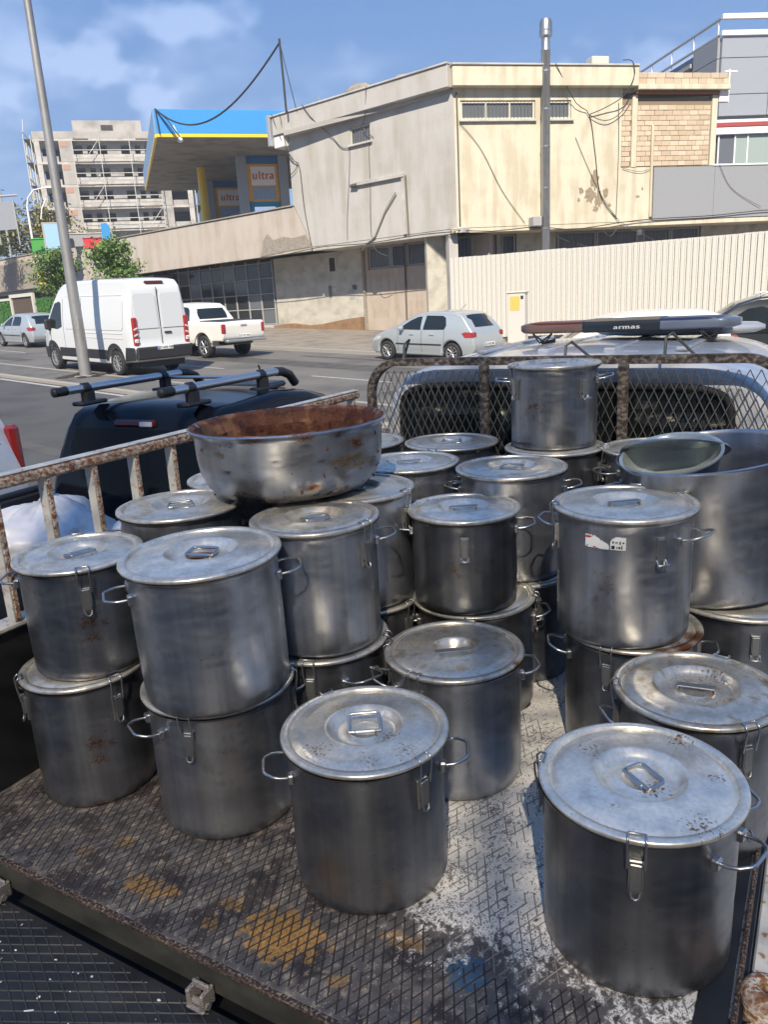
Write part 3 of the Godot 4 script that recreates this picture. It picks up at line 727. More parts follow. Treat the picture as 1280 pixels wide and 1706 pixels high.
func basin() -> void:
	var at := on_bed(1.47, 1.93, 0.734)
	var yaw := atan2(EYE.x - at.x, EYE.z - at.z)
	var t := thing("basin", "wide round steel basin caked inside with brown residue, resting on four pots", "basin", at, Basis(Vector3.UP, yaw) * Basis(Vector3(0, 0, 1), deg_to_rad(0.5)))
	var spots := [[0.11, 0.2, 0.10, 1.4], [0.15, 0.18, 0.06, 1.3], [0.10, 0.42, 0.14, 1.4, 2], [0.13, 0.5, 0.07, 1.1, 2], [0.02, 0.76, 0.16, 1.1, 3], [0.07, 0.85, 0.14, 1.1, 1], [0.03, 0.72, 0.06, 1.4], [0.877, 0.24, 0.05, 1.25, 1], [0.888, 0.47, 0.04, 1.3, 1], [0.975, 0.33, 0.03, 1.25, 1], [0.022, 0.16, 0.035, 1.3, 1], [0.045, 0.38, 0.03, 1.3, 1], [0.9, 0.09, 0.05, 1.2, 1], [0.95, 0.05, 0.06, 1.3, 0], [0.02, 0.04, 0.07, 1.4, 0], [0.08, 0.05, 0.06, 1.4, 1], [0.9, 0.8, 0.12, 0.9, 1], [0.97, 0.9, 0.14, 1.0, 1]]
	var m := MB.new()
	m.lathe([Vector2(0, 0.0), Vector2(0.19, 0.002), Vector2(0.235, 0.014), Vector2(0.268, 0.042), Vector2(0.286, 0.085), Vector2(0.292, 0.13), Vector2(0.294, 0.2), Vector2(0.30, 0.211), Vector2(0.309, 0.214), Vector2(0.312, 0.219), Vector2(0.308, 0.223), Vector2(0.3, 0.221), Vector2(0.29, 0.212), Vector2(0.288, 0.13), Vector2(0.28, 0.085), Vector2(0.262, 0.045), Vector2(0.23, 0.018), Vector2(0, 0.006)], 96, 0.0, 0.007, 1.0)
	var look := steel_look(41, spots, 0.66)
	part("bowl", m, look, t)
	# dried residue over the inner wall, thicker and lower by turns, with a crusted rim
	var c := MB.new()
	var k := 120
	var rows := 14
	var nz := noise(9.0, 4, 5)
	var grid := []
	for i in rows + 1:
		var line := []
		for j in k:
			var a := TAU * j / k
			var f := float(i) / rows
			var y := lerpf(0.214, 0.018, f)
			var th := 0.003 + 0.012 * absf(nz.get_noise_3d(sin(a) * 0.3, y * 0.5, cos(a) * 0.3)) * 2.0 + 0.006 * f
			var r := 0.288 - th
			if y < 0.09: r -= pow((0.09 - y) / 0.072, 2.0) * 0.075
			if i < 3:
				var lump := clampf(nz.get_noise_1d(a * 1.3) * 2.0 + 0.35 + 0.8 * nz.get_noise_1d(a * 5.0 + 30.0), -0.6, 1.0) * 0.004
				r = [0.307, 0.301, 0.289][i]; y = [0.2212, 0.2236, 0.2135][i] + lump * 0.6
			line.append(Vector3(sin(a) * r, y, cos(a) * r))
		grid.append(line)
	for i in rows:
		for j in k:
			var j2 := (j + 1) % k
			var A: Vector3 = grid[i][j]; var B: Vector3 = grid[i][j2]; var C: Vector3 = grid[i + 1][j2]; var D: Vector3 = grid[i + 1][j]
			var nn := (B - A).cross(D - A).normalized()
			if nn.dot(Vector3(-A.x, 0.1, -A.z)) < 0: nn = -nn
			var u0 := float(j) / k
			var u1 := float(j + 1) / k
			var v0 := float(i) / rows
			var v1 := float(i + 1) / rows
			c.squad(A, B, C, D, nn, nn, nn, nn, Vector2(u0, v0), Vector2(u1, v0), Vector2(u1, v1), Vector2(u0, v1))
	var ctr := Vector3(0, 0.02, 0)
	for j in k:
		var A: Vector3 = grid[rows][j]; var B: Vector3 = grid[rows][(j + 1) % k]
		c.tri(A, B, ctr, Vector3.UP, Vector3.UP, Vector3.UP)
	var cw := 512
	var ch := 128
	var cd := PackedByteArray(); cd.resize(cw * ch * 3)
	for y in ch:
		for x in cw:
			var i := ((y * 3) % 512) * 512 + x
			var s := grey_s[40 * 512 + x] / 255.0
			var a := grey_a[i] / 255.0
			var b := grey_b[((y * 2) % 512) * 512 + x] / 255.0
			var cc: float = grey_c[((y * 2) % 512) * 512 + (x * 2) % 512] / 255.0
			var smear := clampf((s - 0.55) * 5.0 + (a - 0.5) * 3.0 + (b - 0.5) * 2.0 + 0.15 * sin(x * 0.024), 0.0, 1.0)
			var deep := clampf((cc - 0.45) * 2.5 + (b - 0.5) * 2.0, 0.0, 1.0)
			var r := lerpf(0.37, 0.2, deep)
			var g := lerpf(0.215, 0.105, deep)
			var bl := lerpf(0.15, 0.075, deep)
			r = lerpf(r, 0.62, smear * 0.65); g = lerpf(g, 0.46, smear * 0.65); bl = lerpf(bl, 0.33, smear * 0.65)
			var o := (y * cw + x) * 3
			cd[o] = int(r * 255); cd[o + 1] = int(g * 255); cd[o + 2] = int(bl * 255)
	var choc := mat(Color.WHITE, 0.8)
	choc.albedo_texture = tex(cw, ch, cd)
	part("residue", c, choc, t)
	var bits := MB.new()
	for i in 26:
		var a := deg_to_rad(rng.randf_range(-70, 75))
		var y := rng.randf_range(0.03, 0.2)
		var r := 0.293 if y > 0.1 else 0.293 - (0.1 - y) * 0.4
		var s := rng.randf_range(0.002, 0.006)
		bits.ball(Vector3(sin(a) * r, y, cos(a) * r), Vector3(s, s * rng.randf_range(0.6, 1.6), s * 0.4), 6)
	stuff(part("spatter", bits, mat(lin(0.1, 0.05, 0.03), 0.8), t))

# ---- the flatbed truck
func T(u: float, f: float, y: float) -> Vector3:
	return Vector3(-u, y, -f)
func bed_paint() -> StandardMaterial3D:
	var w := 1024
	var h := 1024
	var d := PackedByteArray(); d.resize(w * h * 3)
	var patches := [[0.92, 1.03, 0.10, 0.07, 0.9], [1.30, 1.0, 0.06, 0.032, 0.8], [1.24, 1.015, 0.03, 0.02, 0.7], [1.09, 0.985, 0.025, 0.02, 0.6], [0.68, 1.13, 0.05, 0.022, 0.6], [0.75, 0.985, 0.02, 0.02, 0.6], [0.56, 0.97, 0.02, 0.02, 0.7], [1.47, 1.09, 0.03, 0.02, 0.5], [1.54, 1.02, 0.03, 0.02, 0.4], [1.08, 1.05, 0.03, 0.02, 0.5]]
	for y in h:
		var f := lerpf(3.15, 0.913, float(y) / h)
		for x in w:
			var u := lerpf(1.97, 0.05, float(x) / w)
			var i := (y & 511) * 512 + (x & 511)
			var a := grey_a[i] / 255.0
			var b := grey_b[(i * 1 + 131072 + 77) % 262144] / 255.0
			var c := grey_c[(i + 4099) % 262144] / 255.0
			var i2 := ((y * 2 + 91) & 511) * 512 + ((x * 2 + 33) & 511)
			var c2 := grey_c[i2] / 255.0
			var b2 := grey_b[i2] / 255.0
			var edge := 1.14
			if u > 0.62: edge = 1.14 + (u - 0.62) * 0.42
			if u > 1.16: edge = 1.37 + (u - 1.16) * 4.0
			var white := clampf((f - edge) * 9.0 + (b - 0.5) * 2.2 + (b2 - 0.5) * 2.0 + (a - 0.5) * 2.6 + (c2 - 0.5) * 0.8 + 0.1, 0.0, 1.0)
			white = clampf((white - 0.3) * 2.6, 0.0, 1.0)
			# brown, greasy side
			var r := 0.38 + 0.2 * (a - 0.5) + 0.12 * (b - 0.5)
			var g := r * 0.94
			var bl := r * 0.91
			var greasy := clampf((a - 0.53) * 7.0, 0.0, 1.0)
			r = lerpf(r, 0.13, greasy * 0.7); g = lerpf(g, 0.105, greasy * 0.7); bl = lerpf(bl, 0.105, greasy * 0.7)
			var fleck := clampf((c2 - 0.70) * 8.0 + (b - 0.54) * 3.0 + (b2 - 0.55) * 2.0, 0.0, 0.9)
			r = lerpf(r, 0.72, fleck); g = lerpf(g, 0.67, fleck); bl = lerpf(bl, 0.58, fleck)
			if b > 0.66:
				var q := clampf((b - 0.66) * 6.0 + (c2 - 0.5) * 1.5, 0.0, 0.6)
				r = lerpf(r, 0.62, q); g = lerpf(g, 0.55, q); bl = lerpf(bl, 0.45, q)
			for p in patches:
				var dx: float = (u - p[0]) / p[2]
				var dy: float = (f - p[1]) / p[3]
				var q: float = 1.0 - dx * dx - dy * dy
				if q > -0.5:
					q = clampf((q + (b - 0.5) * 2.2 + (c - 0.5) * 0.8) * 3.0, 0.0, 1.0) * p[4]
					var tone := 0.85 + 0.5 * (c - 0.5)
					r = lerpf(r, 0.72 * tone, q); g = lerpf(g, 0.53 * tone, q); bl = lerpf(bl, 0.27 * tone, q)
			var bx := (u - 0.53) / 0.05
			var by := (f - 1.12) / 0.045
			var bq := clampf((1.0 - bx * bx - by * by + (b - 0.5) * 2.0) * 2.0, 0.0, 0.75)
			r = lerpf(r, 0.16, bq); g = lerpf(g, 0.30, bq); bl = lerpf(bl, 0.43, bq)
			# worn white paint
			var tw := 0.88 + 0.14 * (a - 0.5) + 0.12 * (b - 0.5) + 0.12 * (c2 - 0.5)
			var wr := tw
			var wg := tw * 0.975
			var wb := tw * 0.93
			var chip := clampf((c2 - 0.66) * 5.0 + (b2 - 0.56) * 3.0 + (a - 0.47) * 3.0 + (b - 0.5) * 1.8, 0.0, 0.8)
			wr = lerpf(wr, 0.23, chip); wg = lerpf(wg, 0.2, chip); wb = lerpf(wb, 0.18, chip)
			r = lerpf(r, wr, white); g = lerpf(g, wg, white); bl = lerpf(bl, wb, white)
			var o := (y * w + x) * 3
			d[o] = int(clampf(r, 0, 1) * 255); d[o + 1] = int(clampf(g, 0, 1) * 255); d[o + 2] = int(clampf(bl, 0, 1) * 255)
	var m := mat(Color.WHITE, 0.6)
	m.albedo_texture = tex(w, h, d)
	return m
# straight ribs at an angle over a rectangle, cut where inside() says no
func ribs(m: MB, lo: Vector2, hi: Vector2, deg: float, gap: float, w: float, h: float, y: float, inside: Callable) -> void:
	var dir := Vector2(sin(deg_to_rad(deg)), cos(deg_to_rad(deg)))
	var nrm := Vector2(dir.y, -dir.x)
	var c := (lo + hi) * 0.5
	var half := (hi - lo).length() * 0.5
	var k := int(half / gap) + 1
	var step := 0.012
	for i in range(-k, k + 1):
		var start: Variant = null
		var t := -half
		while t <= half + step:
			var p := c + nrm * (i * gap) + dir * t
			var ok: bool = t <= half and p.x > lo.x and p.x < hi.x and p.y > lo.y and p.y < hi.y and inside.call(p)
			if ok and start == null: start = p
			if not ok and start != null:
				var q: Vector2 = p - dir * step
				if q.distance_to(start) > 0.006:
					var a := T(start.x, start.y, y)
					var b := T(q.x, q.y, y)
					var s := (b - a).normalized().cross(Vector3.UP) * w * 0.5
					var up := Vector3(0, h, 0)
					var n1 := (s.normalized() + Vector3.UP * 0.8).normalized()
					var n2 := (-s.normalized() + Vector3.UP * 0.8).normalized()
					m.quad(a + s, b + s, b + s * 0.35 + up, a + s * 0.35 + up, n1)
					m.quad(a - s, b - s, b - s * 0.35 + up, a - s * 0.35 + up, n2)
					m.quad(a + s * 0.35 + up, b + s * 0.35 + up, b - s * 0.35 + up, a - s * 0.35 + up, Vector3.UP)
				start = null
			t += step
func sweep_frame(path: Array, w: float) -> PackedVector2Array:
	var o := PackedVector2Array()
	var inn := PackedVector2Array()
	for i in path.size():
		var a: Vector2 = path[maxi(i - 1, 0)]
		var b: Vector2 = path[mini(i + 1, path.size() - 1)]
		var d := (b - a).normalized()
		var n := Vector2(d.y, -d.x)
		o.append(path[i] + n * w * 0.5); inn.append(path[i] - n * w * 0.5)
	inn.reverse()
	o.append_array(inn)
	return o
func squircle(a: float, b: float, k: int, e := 0.28) -> Array:
	var o := []
	for i in k:
		var t := TAU * i / k
		o.append(Vector2(a * signf(cos(t)) * pow(absf(cos(t)), e), b * signf(sin(t)) * pow(absf(sin(t)), e)))
	return o
# rings of equal length joined to a skin; each ring is an Array of Vector3
func loft(m: MB, rings: Array, caps := true) -> void:
	var R := rings.size()
	var k: int = rings[0].size()
	var nn := []
	for i in R:
		var line := []
		for j in k:
			var a: Vector3 = rings[i][(j + 1) % k] - rings[i][(j - 1 + k) % k]
			var b: Vector3 = rings[mini(i + 1, R - 1)][j] - rings[maxi(i - 1, 0)][j]
			line.append(a.cross(b).normalized())
		nn.append(line)
	var ctr := Vector3()
	for p in rings[R / 2]: ctr += p / k
	if nn[R / 2][0].dot(rings[R / 2][0] - ctr) < 0:
		for i in R:
			for j in k: nn[i][j] = -nn[i][j]
	for i in R - 1:
		for j in k:
			var j2 := (j + 1) % k
			m.squad(rings[i][j], rings[i][j2], rings[i + 1][j2], rings[i + 1][j], nn[i][j], nn[i][j2], nn[i + 1][j2], nn[i + 1][j])
	if caps:
		for e in [0, R - 1]:
			var c := Vector3()
			for p in rings[e]: c += p / k
			var out: Vector3 = (c - ctr).normalized()
			for j in k:
				m.tri(c, rings[e][j], rings[e][(j + 1) % k], out, out, out)

func make_truck() -> void:
	var t := thing("flatbed_truck", "white flatbed truck carrying steel pots, rusty side rail, mesh cab guard and warning light bar", "truck", Vector3(0, BED, 0), Basis(-U, Vector3.UP, -FW).orthonormalized())
	# floor
	var m := MB.new()
	m.span(T(1.99, 0.916, -0.05), T(0.04, 3.15, -0.004))
	part("bed_frame", m, M.black_paint, t)
	m = MB.new()
	m.span(T(1.97, 0.82, -0.24), T(0.06, 0.99, -0.13), 0.006)
	part("gap_backing", m, M.black_paint, t)  # black box added under the bed so the sill gap reads dark
	m = MB.new()
	var a := T(1.97, 3.15, 0); var b := T(0.05, 3.15, 0); var c := T(0.05, 0.913, 0); var d := T(1.97, 0.913, 0)
	m.squad(a, b, c, d, Vector3.UP, Vector3.UP, Vector3.UP, Vector3.UP, Vector2(0, 0), Vector2(1, 0), Vector2(1, 1), Vector2(0, 1))
	var floor_part := part("bed_floor", m, bed_paint(), t, "ribbed bed floor with worn white and brown paint")
	var nz := noise(14.0, 3, 81)
	var nz2 := noise(3.0, 3, 82)
	var zone := func(p: Vector2) -> bool:
		var edge := 1.14 if p.x < 0.62 else (1.14 + (p.x - 0.62) * 0.42 if p.x < 1.16 else 1.37 + (p.x - 1.16) * 4.0)
		return p.y + nz2.get_noise_2d(p.x * 3.0, p.y * 3.0) * 0.08 > edge
	var bare := func(p: Vector2) -> bool: return not zone.call(p) and nz.get_noise_2d(p.x * 2.0, p.y * 2.0) > -0.45
	var painted := func(p: Vector2) -> bool: return zone.call(p) and nz.get_noise_2d(p.x * 3.0, p.y * 3.0) + nz2.get_noise_2d(p.x, p.y) * 0.5 > -0.06
	for q in [[bare, M.rib, 0.0032], [painted, M.rib_pale, 0.003]]:
		m = MB.new()
		for deg in [26.0, -26.0]:
			ribs(m, Vector2(0.06, 0.92), Vector2(1.96, 2.7), deg, 0.0205, q[2], 0.0016, 0.0, q[0])
		stuff(part("tread", m, q[1], floor_part))
	# rear sill
	m = MB.new()
	m.span(T(1.99, 0.90, -0.075), T(0.03, 0.915, -0.002), 0.003)
	part("rear_sill", m, M.sill, t)
	m = MB.new()
	m.span(T(1.99, 0.8965, -0.007), T(0.03, 0.912, 0.003), 0.002)
	part("sill_edge", m, M.edge_wear, t)
	# dropped tailgate
	m = MB.new()
	m.span(T(2.0, 0.30, -0.115), T(0.03, 0.884, -0.095), 0.004)
	var tg := part("tailgate", m, M.tail_plate, t, "black ribbed tailgate folded down level")
	m = MB.new()
	var yes := func(p: Vector2) -> bool: return true
	for deg in [64.0, -64.0]:
		ribs(m, Vector2(0.05, 0.31), Vector2(1.98, 0.872), deg, 0.0245, 0.0042, 0.0022, -0.095, yes)
	stuff(part("tread", m, M.tail_rib, tg))
	m = MB.new()
	for i in 260:
		var p := Vector2(rng.randf_range(0.5, 1.95), rng.randf_range(0.36, 0.85))
		var r := rng.randf_range(0.001, 0.0032)
		m.ball(T(p.x, p.y, -0.0942), Vector3(r * rng.randf_range(0.6, 2.0), 0.0008, r * rng.randf_range(0.6, 1.8)), 6)
	for i in 9:
		var p := T(rng.randf_range(0.8, 1.7), rng.randf_range(0.5, 0.8), -0.092)
		var e := Vector3(rng.randf_range(0.01, 0.025), 0, -rng.randf_range(0.005, 0.02))
		m.bar(p, p + e, 0.003, 0.001)
	stuff(part("paint_splashes", m, M.white_print, tg))
	for u in [1.027, 1.70, 0.36]:
		m = MB.new()
		for e in [-0.019, 0.019]:
			m.box(T(u + e, 0.878, -0.066), Vector3(0.010, 0.044, 0.040), Basis(), 0.004)
		m.box(T(u, 0.884, -0.047), Vector3(0.046, 0.018, 0.008), Basis(), 0.003)
		m.box(T(u, 0.862, -0.086), Vector3(0.05, 0.010, 0.012), Basis(), 0.004)
		m.tube([T(u + 0.028, 0.872, -0.078), T(u - 0.028, 0.872, -0.078)], 0.008, 10)
		part("hinge", m, M.worn_metal, t)
	# left side board and rail
	m = MB.new()
	m.span(T(2.005, 0.95, -0.03), T(1.972, 3.16, 0.455), 0.006)
	part("side_board", m, M.black_paint, t)
	m = MB.new()
	m.span(T(2.02, 0.94, 0.456), T(1.955, 3.16, 0.476), 0.006)
	part("side_cap", m, M.white_rail, t)
	m = MB.new()
	m.span(T(1.993, 1.0, 0.856), T(1.948, 3.14, 0.89), 0.008)
	var rail := part("side_rail", m, M.rusty_rail, t, "rusted white pipe rail along the left side")
	m = MB.new()
	m.span(T(1.991, 1.0, 0.8905), T(1.952, 3.14, 0.8965), 0.003)
	part("rail_top", m, M.white_rail, rail)
	for k in 13:
		var f := 1.055 + 0.1695 * k
		m = MB.new()
		m.span(T(1.99, f - 0.004, 0.476), T(1.953, f + 0.014, 0.857), 0.003)
		part("post", m, M.rusty_rail, rail)
		m = MB.new()
		m.span(T(1.988, f - 0.008, 0.477), T(1.955, f - 0.0045, 0.856))
		part("post_face", m, M.white_rail, rail)
	# right side: low lip, folded board and the corner post
	m = MB.new()
	m.span(T(0.058, 0.94, -0.02), T(0.047, 3.15, 0.012), 0.003)
	part("side_lip", m, M.edge_wear, t)
	m = MB.new()
	m.span(T(0.036, 1.42, -0.09), T(-0.45, 3.1, -0.06), 0.004)
	part("side_board", m, M.white_rail, t, "white side board folded down on the right")
	m = MB.new()
	m.span(T(0.118, 1.05, 0.0025), T(0.062, 3.1, 0.0065), 0.002)
	part("shade_strip", m, M.black_paint, t)  # black strip stands in for the shaded gap between pots and lip
	m = MB.new()
	m.lathe([Vector2(0, -0.12), Vector2(0.045, -0.12), Vector2(0.047, -0.02), Vector2(0.046, 0.02), Vector2(0.038, 0.035), Vector2(0.02, 0.04), Vector2(0.012, 0.036), Vector2(0.010, 0.0), Vector2(0, 0.0)], 24)
	var cp := part("corner_post", m, M.rusty_rail, t)
	cp.position = T(0.005, 1.315, -0.01)
	m = MB.new()
	m.box(T(0.002, 1.2, -0.06), Vector3(0.09, 0.1, 0.16), Basis(), 0.02)
	part("corner_block", m, M.rusty_rail, t)
	# bulkhead and guard
	m = MB.new()
	m.span(T(1.97, 3.13, 0.0), T(0.05, 3.16, 0.5), 0.004)
	part("bulkhead", m, M.black_paint, t)
	var path := []
	var r := 0.15
	var L := 1.875
	var R := 0.125
	path.append(Vector2(-L, 0.3))
	for k in 9:
		var an := PI - PI / 2 * k / 8.0
		path.append(Vector2(-L + r, 0.875) + Vector2(cos(an), sin(an)) * r)
	for k in 9:
		var an := PI / 2 - PI / 2 * k / 8.0
		path.append(Vector2(-R - r, 0.875) + Vector2(cos(an), sin(an)) * r)
	path.append(Vector2(-R, 0.3))
	m = MB.new()
	m.prism(sweep_frame(path, 0.034), -3.145, -3.11)
	var gd := part("cab_guard", m, M.flaky, t, "mesh guard with flaking paint behind the cab")
	for u in [1.30, 0.71]:
		m = MB.new()
		m.span(T(u + 0.02, 3.108, 0.3), T(u - 0.02, 3.132, 1.006), 0.003)
		part("upright", m, M.flaky, gd)
	m = MB.new()
	var kx := 0.0372
	var ky := 0.078
	var ins := func(x: float, y: float) -> bool:
		if x < -L + 0.02 or x > -R - 0.02 or y > 1.006 or y < 0.32: return false
		var q := Vector2(maxf(absf(x + (L + R) / 2) - ((L - R) / 2 - r), 0.0), maxf(y - 0.875, 0.0))
		return q.length() < r - 0.018
	for j in 9:
		for i in range(-1, 49):
			var x0 := -L + i * kx
			var y0 := 0.32 + j * ky
			for s in [[Vector2(x0, y0), Vector2(x0 + kx / 2, y0 + ky / 2)], [Vector2(x0 + kx / 2, y0 + ky / 2), Vector2(x0 + kx, y0)], [Vector2(x0, y0 + ky), Vector2(x0 + kx / 2, y0 + ky / 2)], [Vector2(x0 + kx / 2, y0 + ky / 2), Vector2(x0 + kx, y0 + ky)]]:
				if ins.call(s[0].x, s[0].y) and ins.call(s[1].x, s[1].y):
					var z0 := -3.124
					m.bar(Vector3(s[0].x, s[0].y, z0), Vector3(s[1].x, s[1].y, z0 + 0.004), 0.0035, 0.0028, Vector3(0, 0, 1))
	stuff(part("mesh", m, M.mesh_wire, gd))
	for hk in [[1.70, 0.075, 0.09, 0.0], [0.56, 0.075, 0.09, 0.04], [0.95, 0.05, 0.06, 0.1]]:
		m = MB.new()
		var u: float = hk[0]
		m.tube([T(u, 3.13, 1.01), T(u, 3.15, 1.03 + hk[1]), T(u - 0.02, 3.16, 1.045 + hk[1]), T(u - hk[2] * (-1.0 if u > 1.5 else 1.0), 3.3, 1.02)], 0.006, 8)
		part("rope_hook", m, M.mesh_wire, gd)
	# cab
	m = MB.new()
	var rings := []
	for s in [[3.20, 0.84, 0.98, 0.0], [3.205, 0.865, 1.012, 0.0], [3.235, 0.885, 1.03, 0.0], [3.6, 0.895, 1.045, 0.0], [4.1, 0.895, 1.05, 0.0], [4.5, 0.88, 1.04, 0.0], [4.75, 0.85, 1.005, 0.0], [5.05, 0.84, 0.7, 0.0], [5.3, 0.84, 0.3, 0.0], [5.36, 0.82, 0.0, 0.0]]:
		var ring := []
		for p in squircle(1.0, 1.0, 64, 0.26):
			var y: float = p.y
			var top: float = s[2]
			var yy := lerpf(-0.65, top, y * 0.5 + 0.5)
			var half: float = s[1] * (1.0 - 0.07 * clampf((yy - 0.4) / 0.65, 0.0, 1.0))
			if y > 0.7: yy -= 0.055 * pow(absf(p.x), 2.5) * (y - 0.7) / 0.3
			ring.append(T(1.0 - p.x * half, s[0], yy))
		rings.append(ring)
	loft(m, rings)
	var cab := part("cab", m, M.cab_white, t, "white cab with a dusty roof")
	for k in 4:
		m = MB.new()
		var u := 0.55 + 0.3 * k
		m.bar(T(u, 3.45, 1.038), T(u, 4.5, 1.04), 0.05, 0.018, Vector3.UP, 0.006)
		part("roof_rib", m, M.cab_white, cab)
	var wp := PackedVector2Array()
	for p in squircle(0.70, 0.20, 40, 0.3): wp.append(Vector2(-1.03 + p.x, 0.70 + p.y))
	m = MB.new()
	m.prism(wp, -3.199, -3.186)
	var win := part("rear_window", m, M.glass, cab)
	m = MB.new()
	var rim := []
	for p in squircle(0.715, 0.215, 40, 0.3): rim.append(Vector3(-1.03 + p.x, 0.70 + p.y, -3.184))
	m.tube(rim, 0.016, 8, true)
	part("gasket", m, M.rubber, win)
	for sg in [-1.0, 1.0]:
		m = MB.new()
		m.box(T(1.0 + sg * 0.872, 4.12, 0.70), Vector3(0.02, 0.40, 0.78), Basis(Vector3(0, 0, 1), sg * 0.09), 0.008)
		part("side_window", m, M.glass, cab)
		m = MB.new()
		m.box(T(1.0 + sg * 0.905, 3.82, 0.32), Vector3(0.03, 0.04, 0.16), Basis(), 0.012)
		part("door_handle", m, M.black_plastic, cab)
		m = MB.new()
		m.box(T(1.0 + sg * 1.02, 4.62, 0.55), Vector3(0.2, 0.3, 0.1), Basis(), 0.04)
		part("mirror", m, M.black_plastic, cab)
		m = MB.new()
		m.span(T(1.0 + sg * 0.45 + 0.05, 0.95, -0.36), T(1.0 + sg * 0.45 - 0.05, 5.1, -0.22), 0.01)
		part("chassis_rail", m, M.black_paint, t)
		for f in [1.75, 4.55]:
			m = MB.new()
			m.lathe([Vector2(0.2, -0.1), Vector2(0.34, -0.1), Vector2(0.36, -0.06), Vector2(0.36, 0.06), Vector2(0.34, 0.1), Vector2(0.2, 0.1)], 32)
			var wh := part("wheel", m, M.rubber, t)
			wh.transform = Transform3D(Basis(Vector3(0, 0, 1), PI / 2), T(1.0 + sg * 0.78, f, -0.79))
			m = MB.new()
			m.lathe([Vector2(0, -0.06), Vector2(0.1, -0.05), Vector2(0.2, -0.09), Vector2(0.21, 0.0), Vector2(0.2, 0.09), Vector2(0.1, 0.05), Vector2(0, 0.06)], 32)
			part("rim", m, M.frame_grey, wh)
	# warning light bar
	var lb := part("light_bar", bar_piece(0.72, 1.09, 0.12, 0.028, 4.0, 1.118, false), M.dark_case, t, "dusty red and blue warning light bar")
	part("red_lens", bar_piece(1.09, 1.44, 0.12, 0.027, 4.0, 1.116, true), M.dusty_red, lb)
	part("blue_lens", bar_piece(0.38, 0.72, 0.12, 0.028, 4.0, 1.118, true), M.blue_lens, lb)
	m = MB.new()
	m.box(T(0.905, 4.0, 1.144), Vector3(0.36, 0.012, 0.22), Basis(), 0.004)
	part("top_cover", m, mat(lin(0.3, 0.25, 0.18), 0.6, 0.0, M.fine, 4.0), lb)
	var tm := TextMesh.new()
	var sf := SystemFont.new(); sf.font_names = PackedStringArray(["Droid Sans"]); sf.font_weight = 700
	tm.font = sf; tm.text = "armas"; tm.font_size = 24; tm.pixel_size = 0.0016; tm.depth = 0.003
	var lt := part("lettering", tm, M.white_print, lb)
	lt.transform = Transform3D(Basis().scaled(Vector3(1.1, 0.66, 1)), T(0.875, 3.878, 1.113))
	part("red_top", bar_piece(1.09, 1.40, 0.116, 0.011, 4.0, 1.135, true), mat(lin(0.2, 0.035, 0.02), 0.35, 0.0, M.fine, 4.0), lb)
	part("blue_top", bar_piece(0.42, 0.72, 0.116, 0.011, 4.0, 1.137, true), mat(lin(0.035, 0.05, 0.12), 0.35, 0.0, M.fine, 4.0), lb)
	for u in [1.30, 0.50]:
		m = MB.new()
		for e in [-0.05, 0.05]:
			m.tube([T(u + e, 3.90, 1.09), T(u + e * 0.3, 3.90, 1.045), T(u - e, 3.90, 1.09)], 0.005, 6)
		m.tube([T(u, 3.9, 1.045), T(u, 4.1, 1.045)], 0.008, 6)
		part("bracket", m, M.black_plastic, lb)
	m = MB.new()
	rings = []
	for s in [[1.12, 0.02, 0.006], [1.08, 0.08, 0.018], [0.95, 0.14, 0.026], [0.7, 0.17, 0.03], [0.5, 0.17, 0.03], [0.34, 0.12, 0.024], [0.30, 0.04, 0.01]]:
		var ring := []
		for p in squircle(1.0, 1.0, 20, 0.7):
			ring.append(T(s[0], 4.28 + p.x * s[1], 1.075 + p.y * s[2]))
		rings.append(ring)
	loft(m, rings)
	part("roof_visor", m, M.cab_white, t)
func bar_piece(u0: float, u1: float, d: float, h: float, f: float, y: float, lens: bool) -> MB:
	var m := MB.new()
	var rings := []
	var outer_at_1 := u1 > 1.2
	for k in 11:
		var q := k / 10.0
		var u := lerpf(u0, u1, q)
		var e := 0.0
		if lens: e = maxf(0.0, ((q if outer_at_1 else 1.0 - q) - 0.72) / 0.28)
		var sc := sqrt(maxf(0.0, 1.0 - e * e)) * 0.75 + 0.25 if e > 0.0 else 1.0
		var ring := []
		for p in squircle(1.0, 1.0, 24, 0.45):
			ring.append(T(u, f + p.x * d * sc, y + p.y * h * (0.45 + 0.55 * sc) + (0.004 if not lens else 0.0) * p.y))
		rings.append(ring)
	loft(m, rings)
	return m

# ---- vehicles. Local axes: x forward, y up, z to the vehicle's right; x = 0 at the tail
func arc(c: Vector2, r: float, a0: float, a1: float, k: int) -> Array:
	var o := []
	for i in k + 1:
		var a := deg_to_rad(lerpf(a0, a1, float(i) / k))
		o.append(c + Vector2(cos(a), sin(a)) * r)
	return o
func pv(a: Array) -> PackedVector2Array:
	return PackedVector2Array(a)
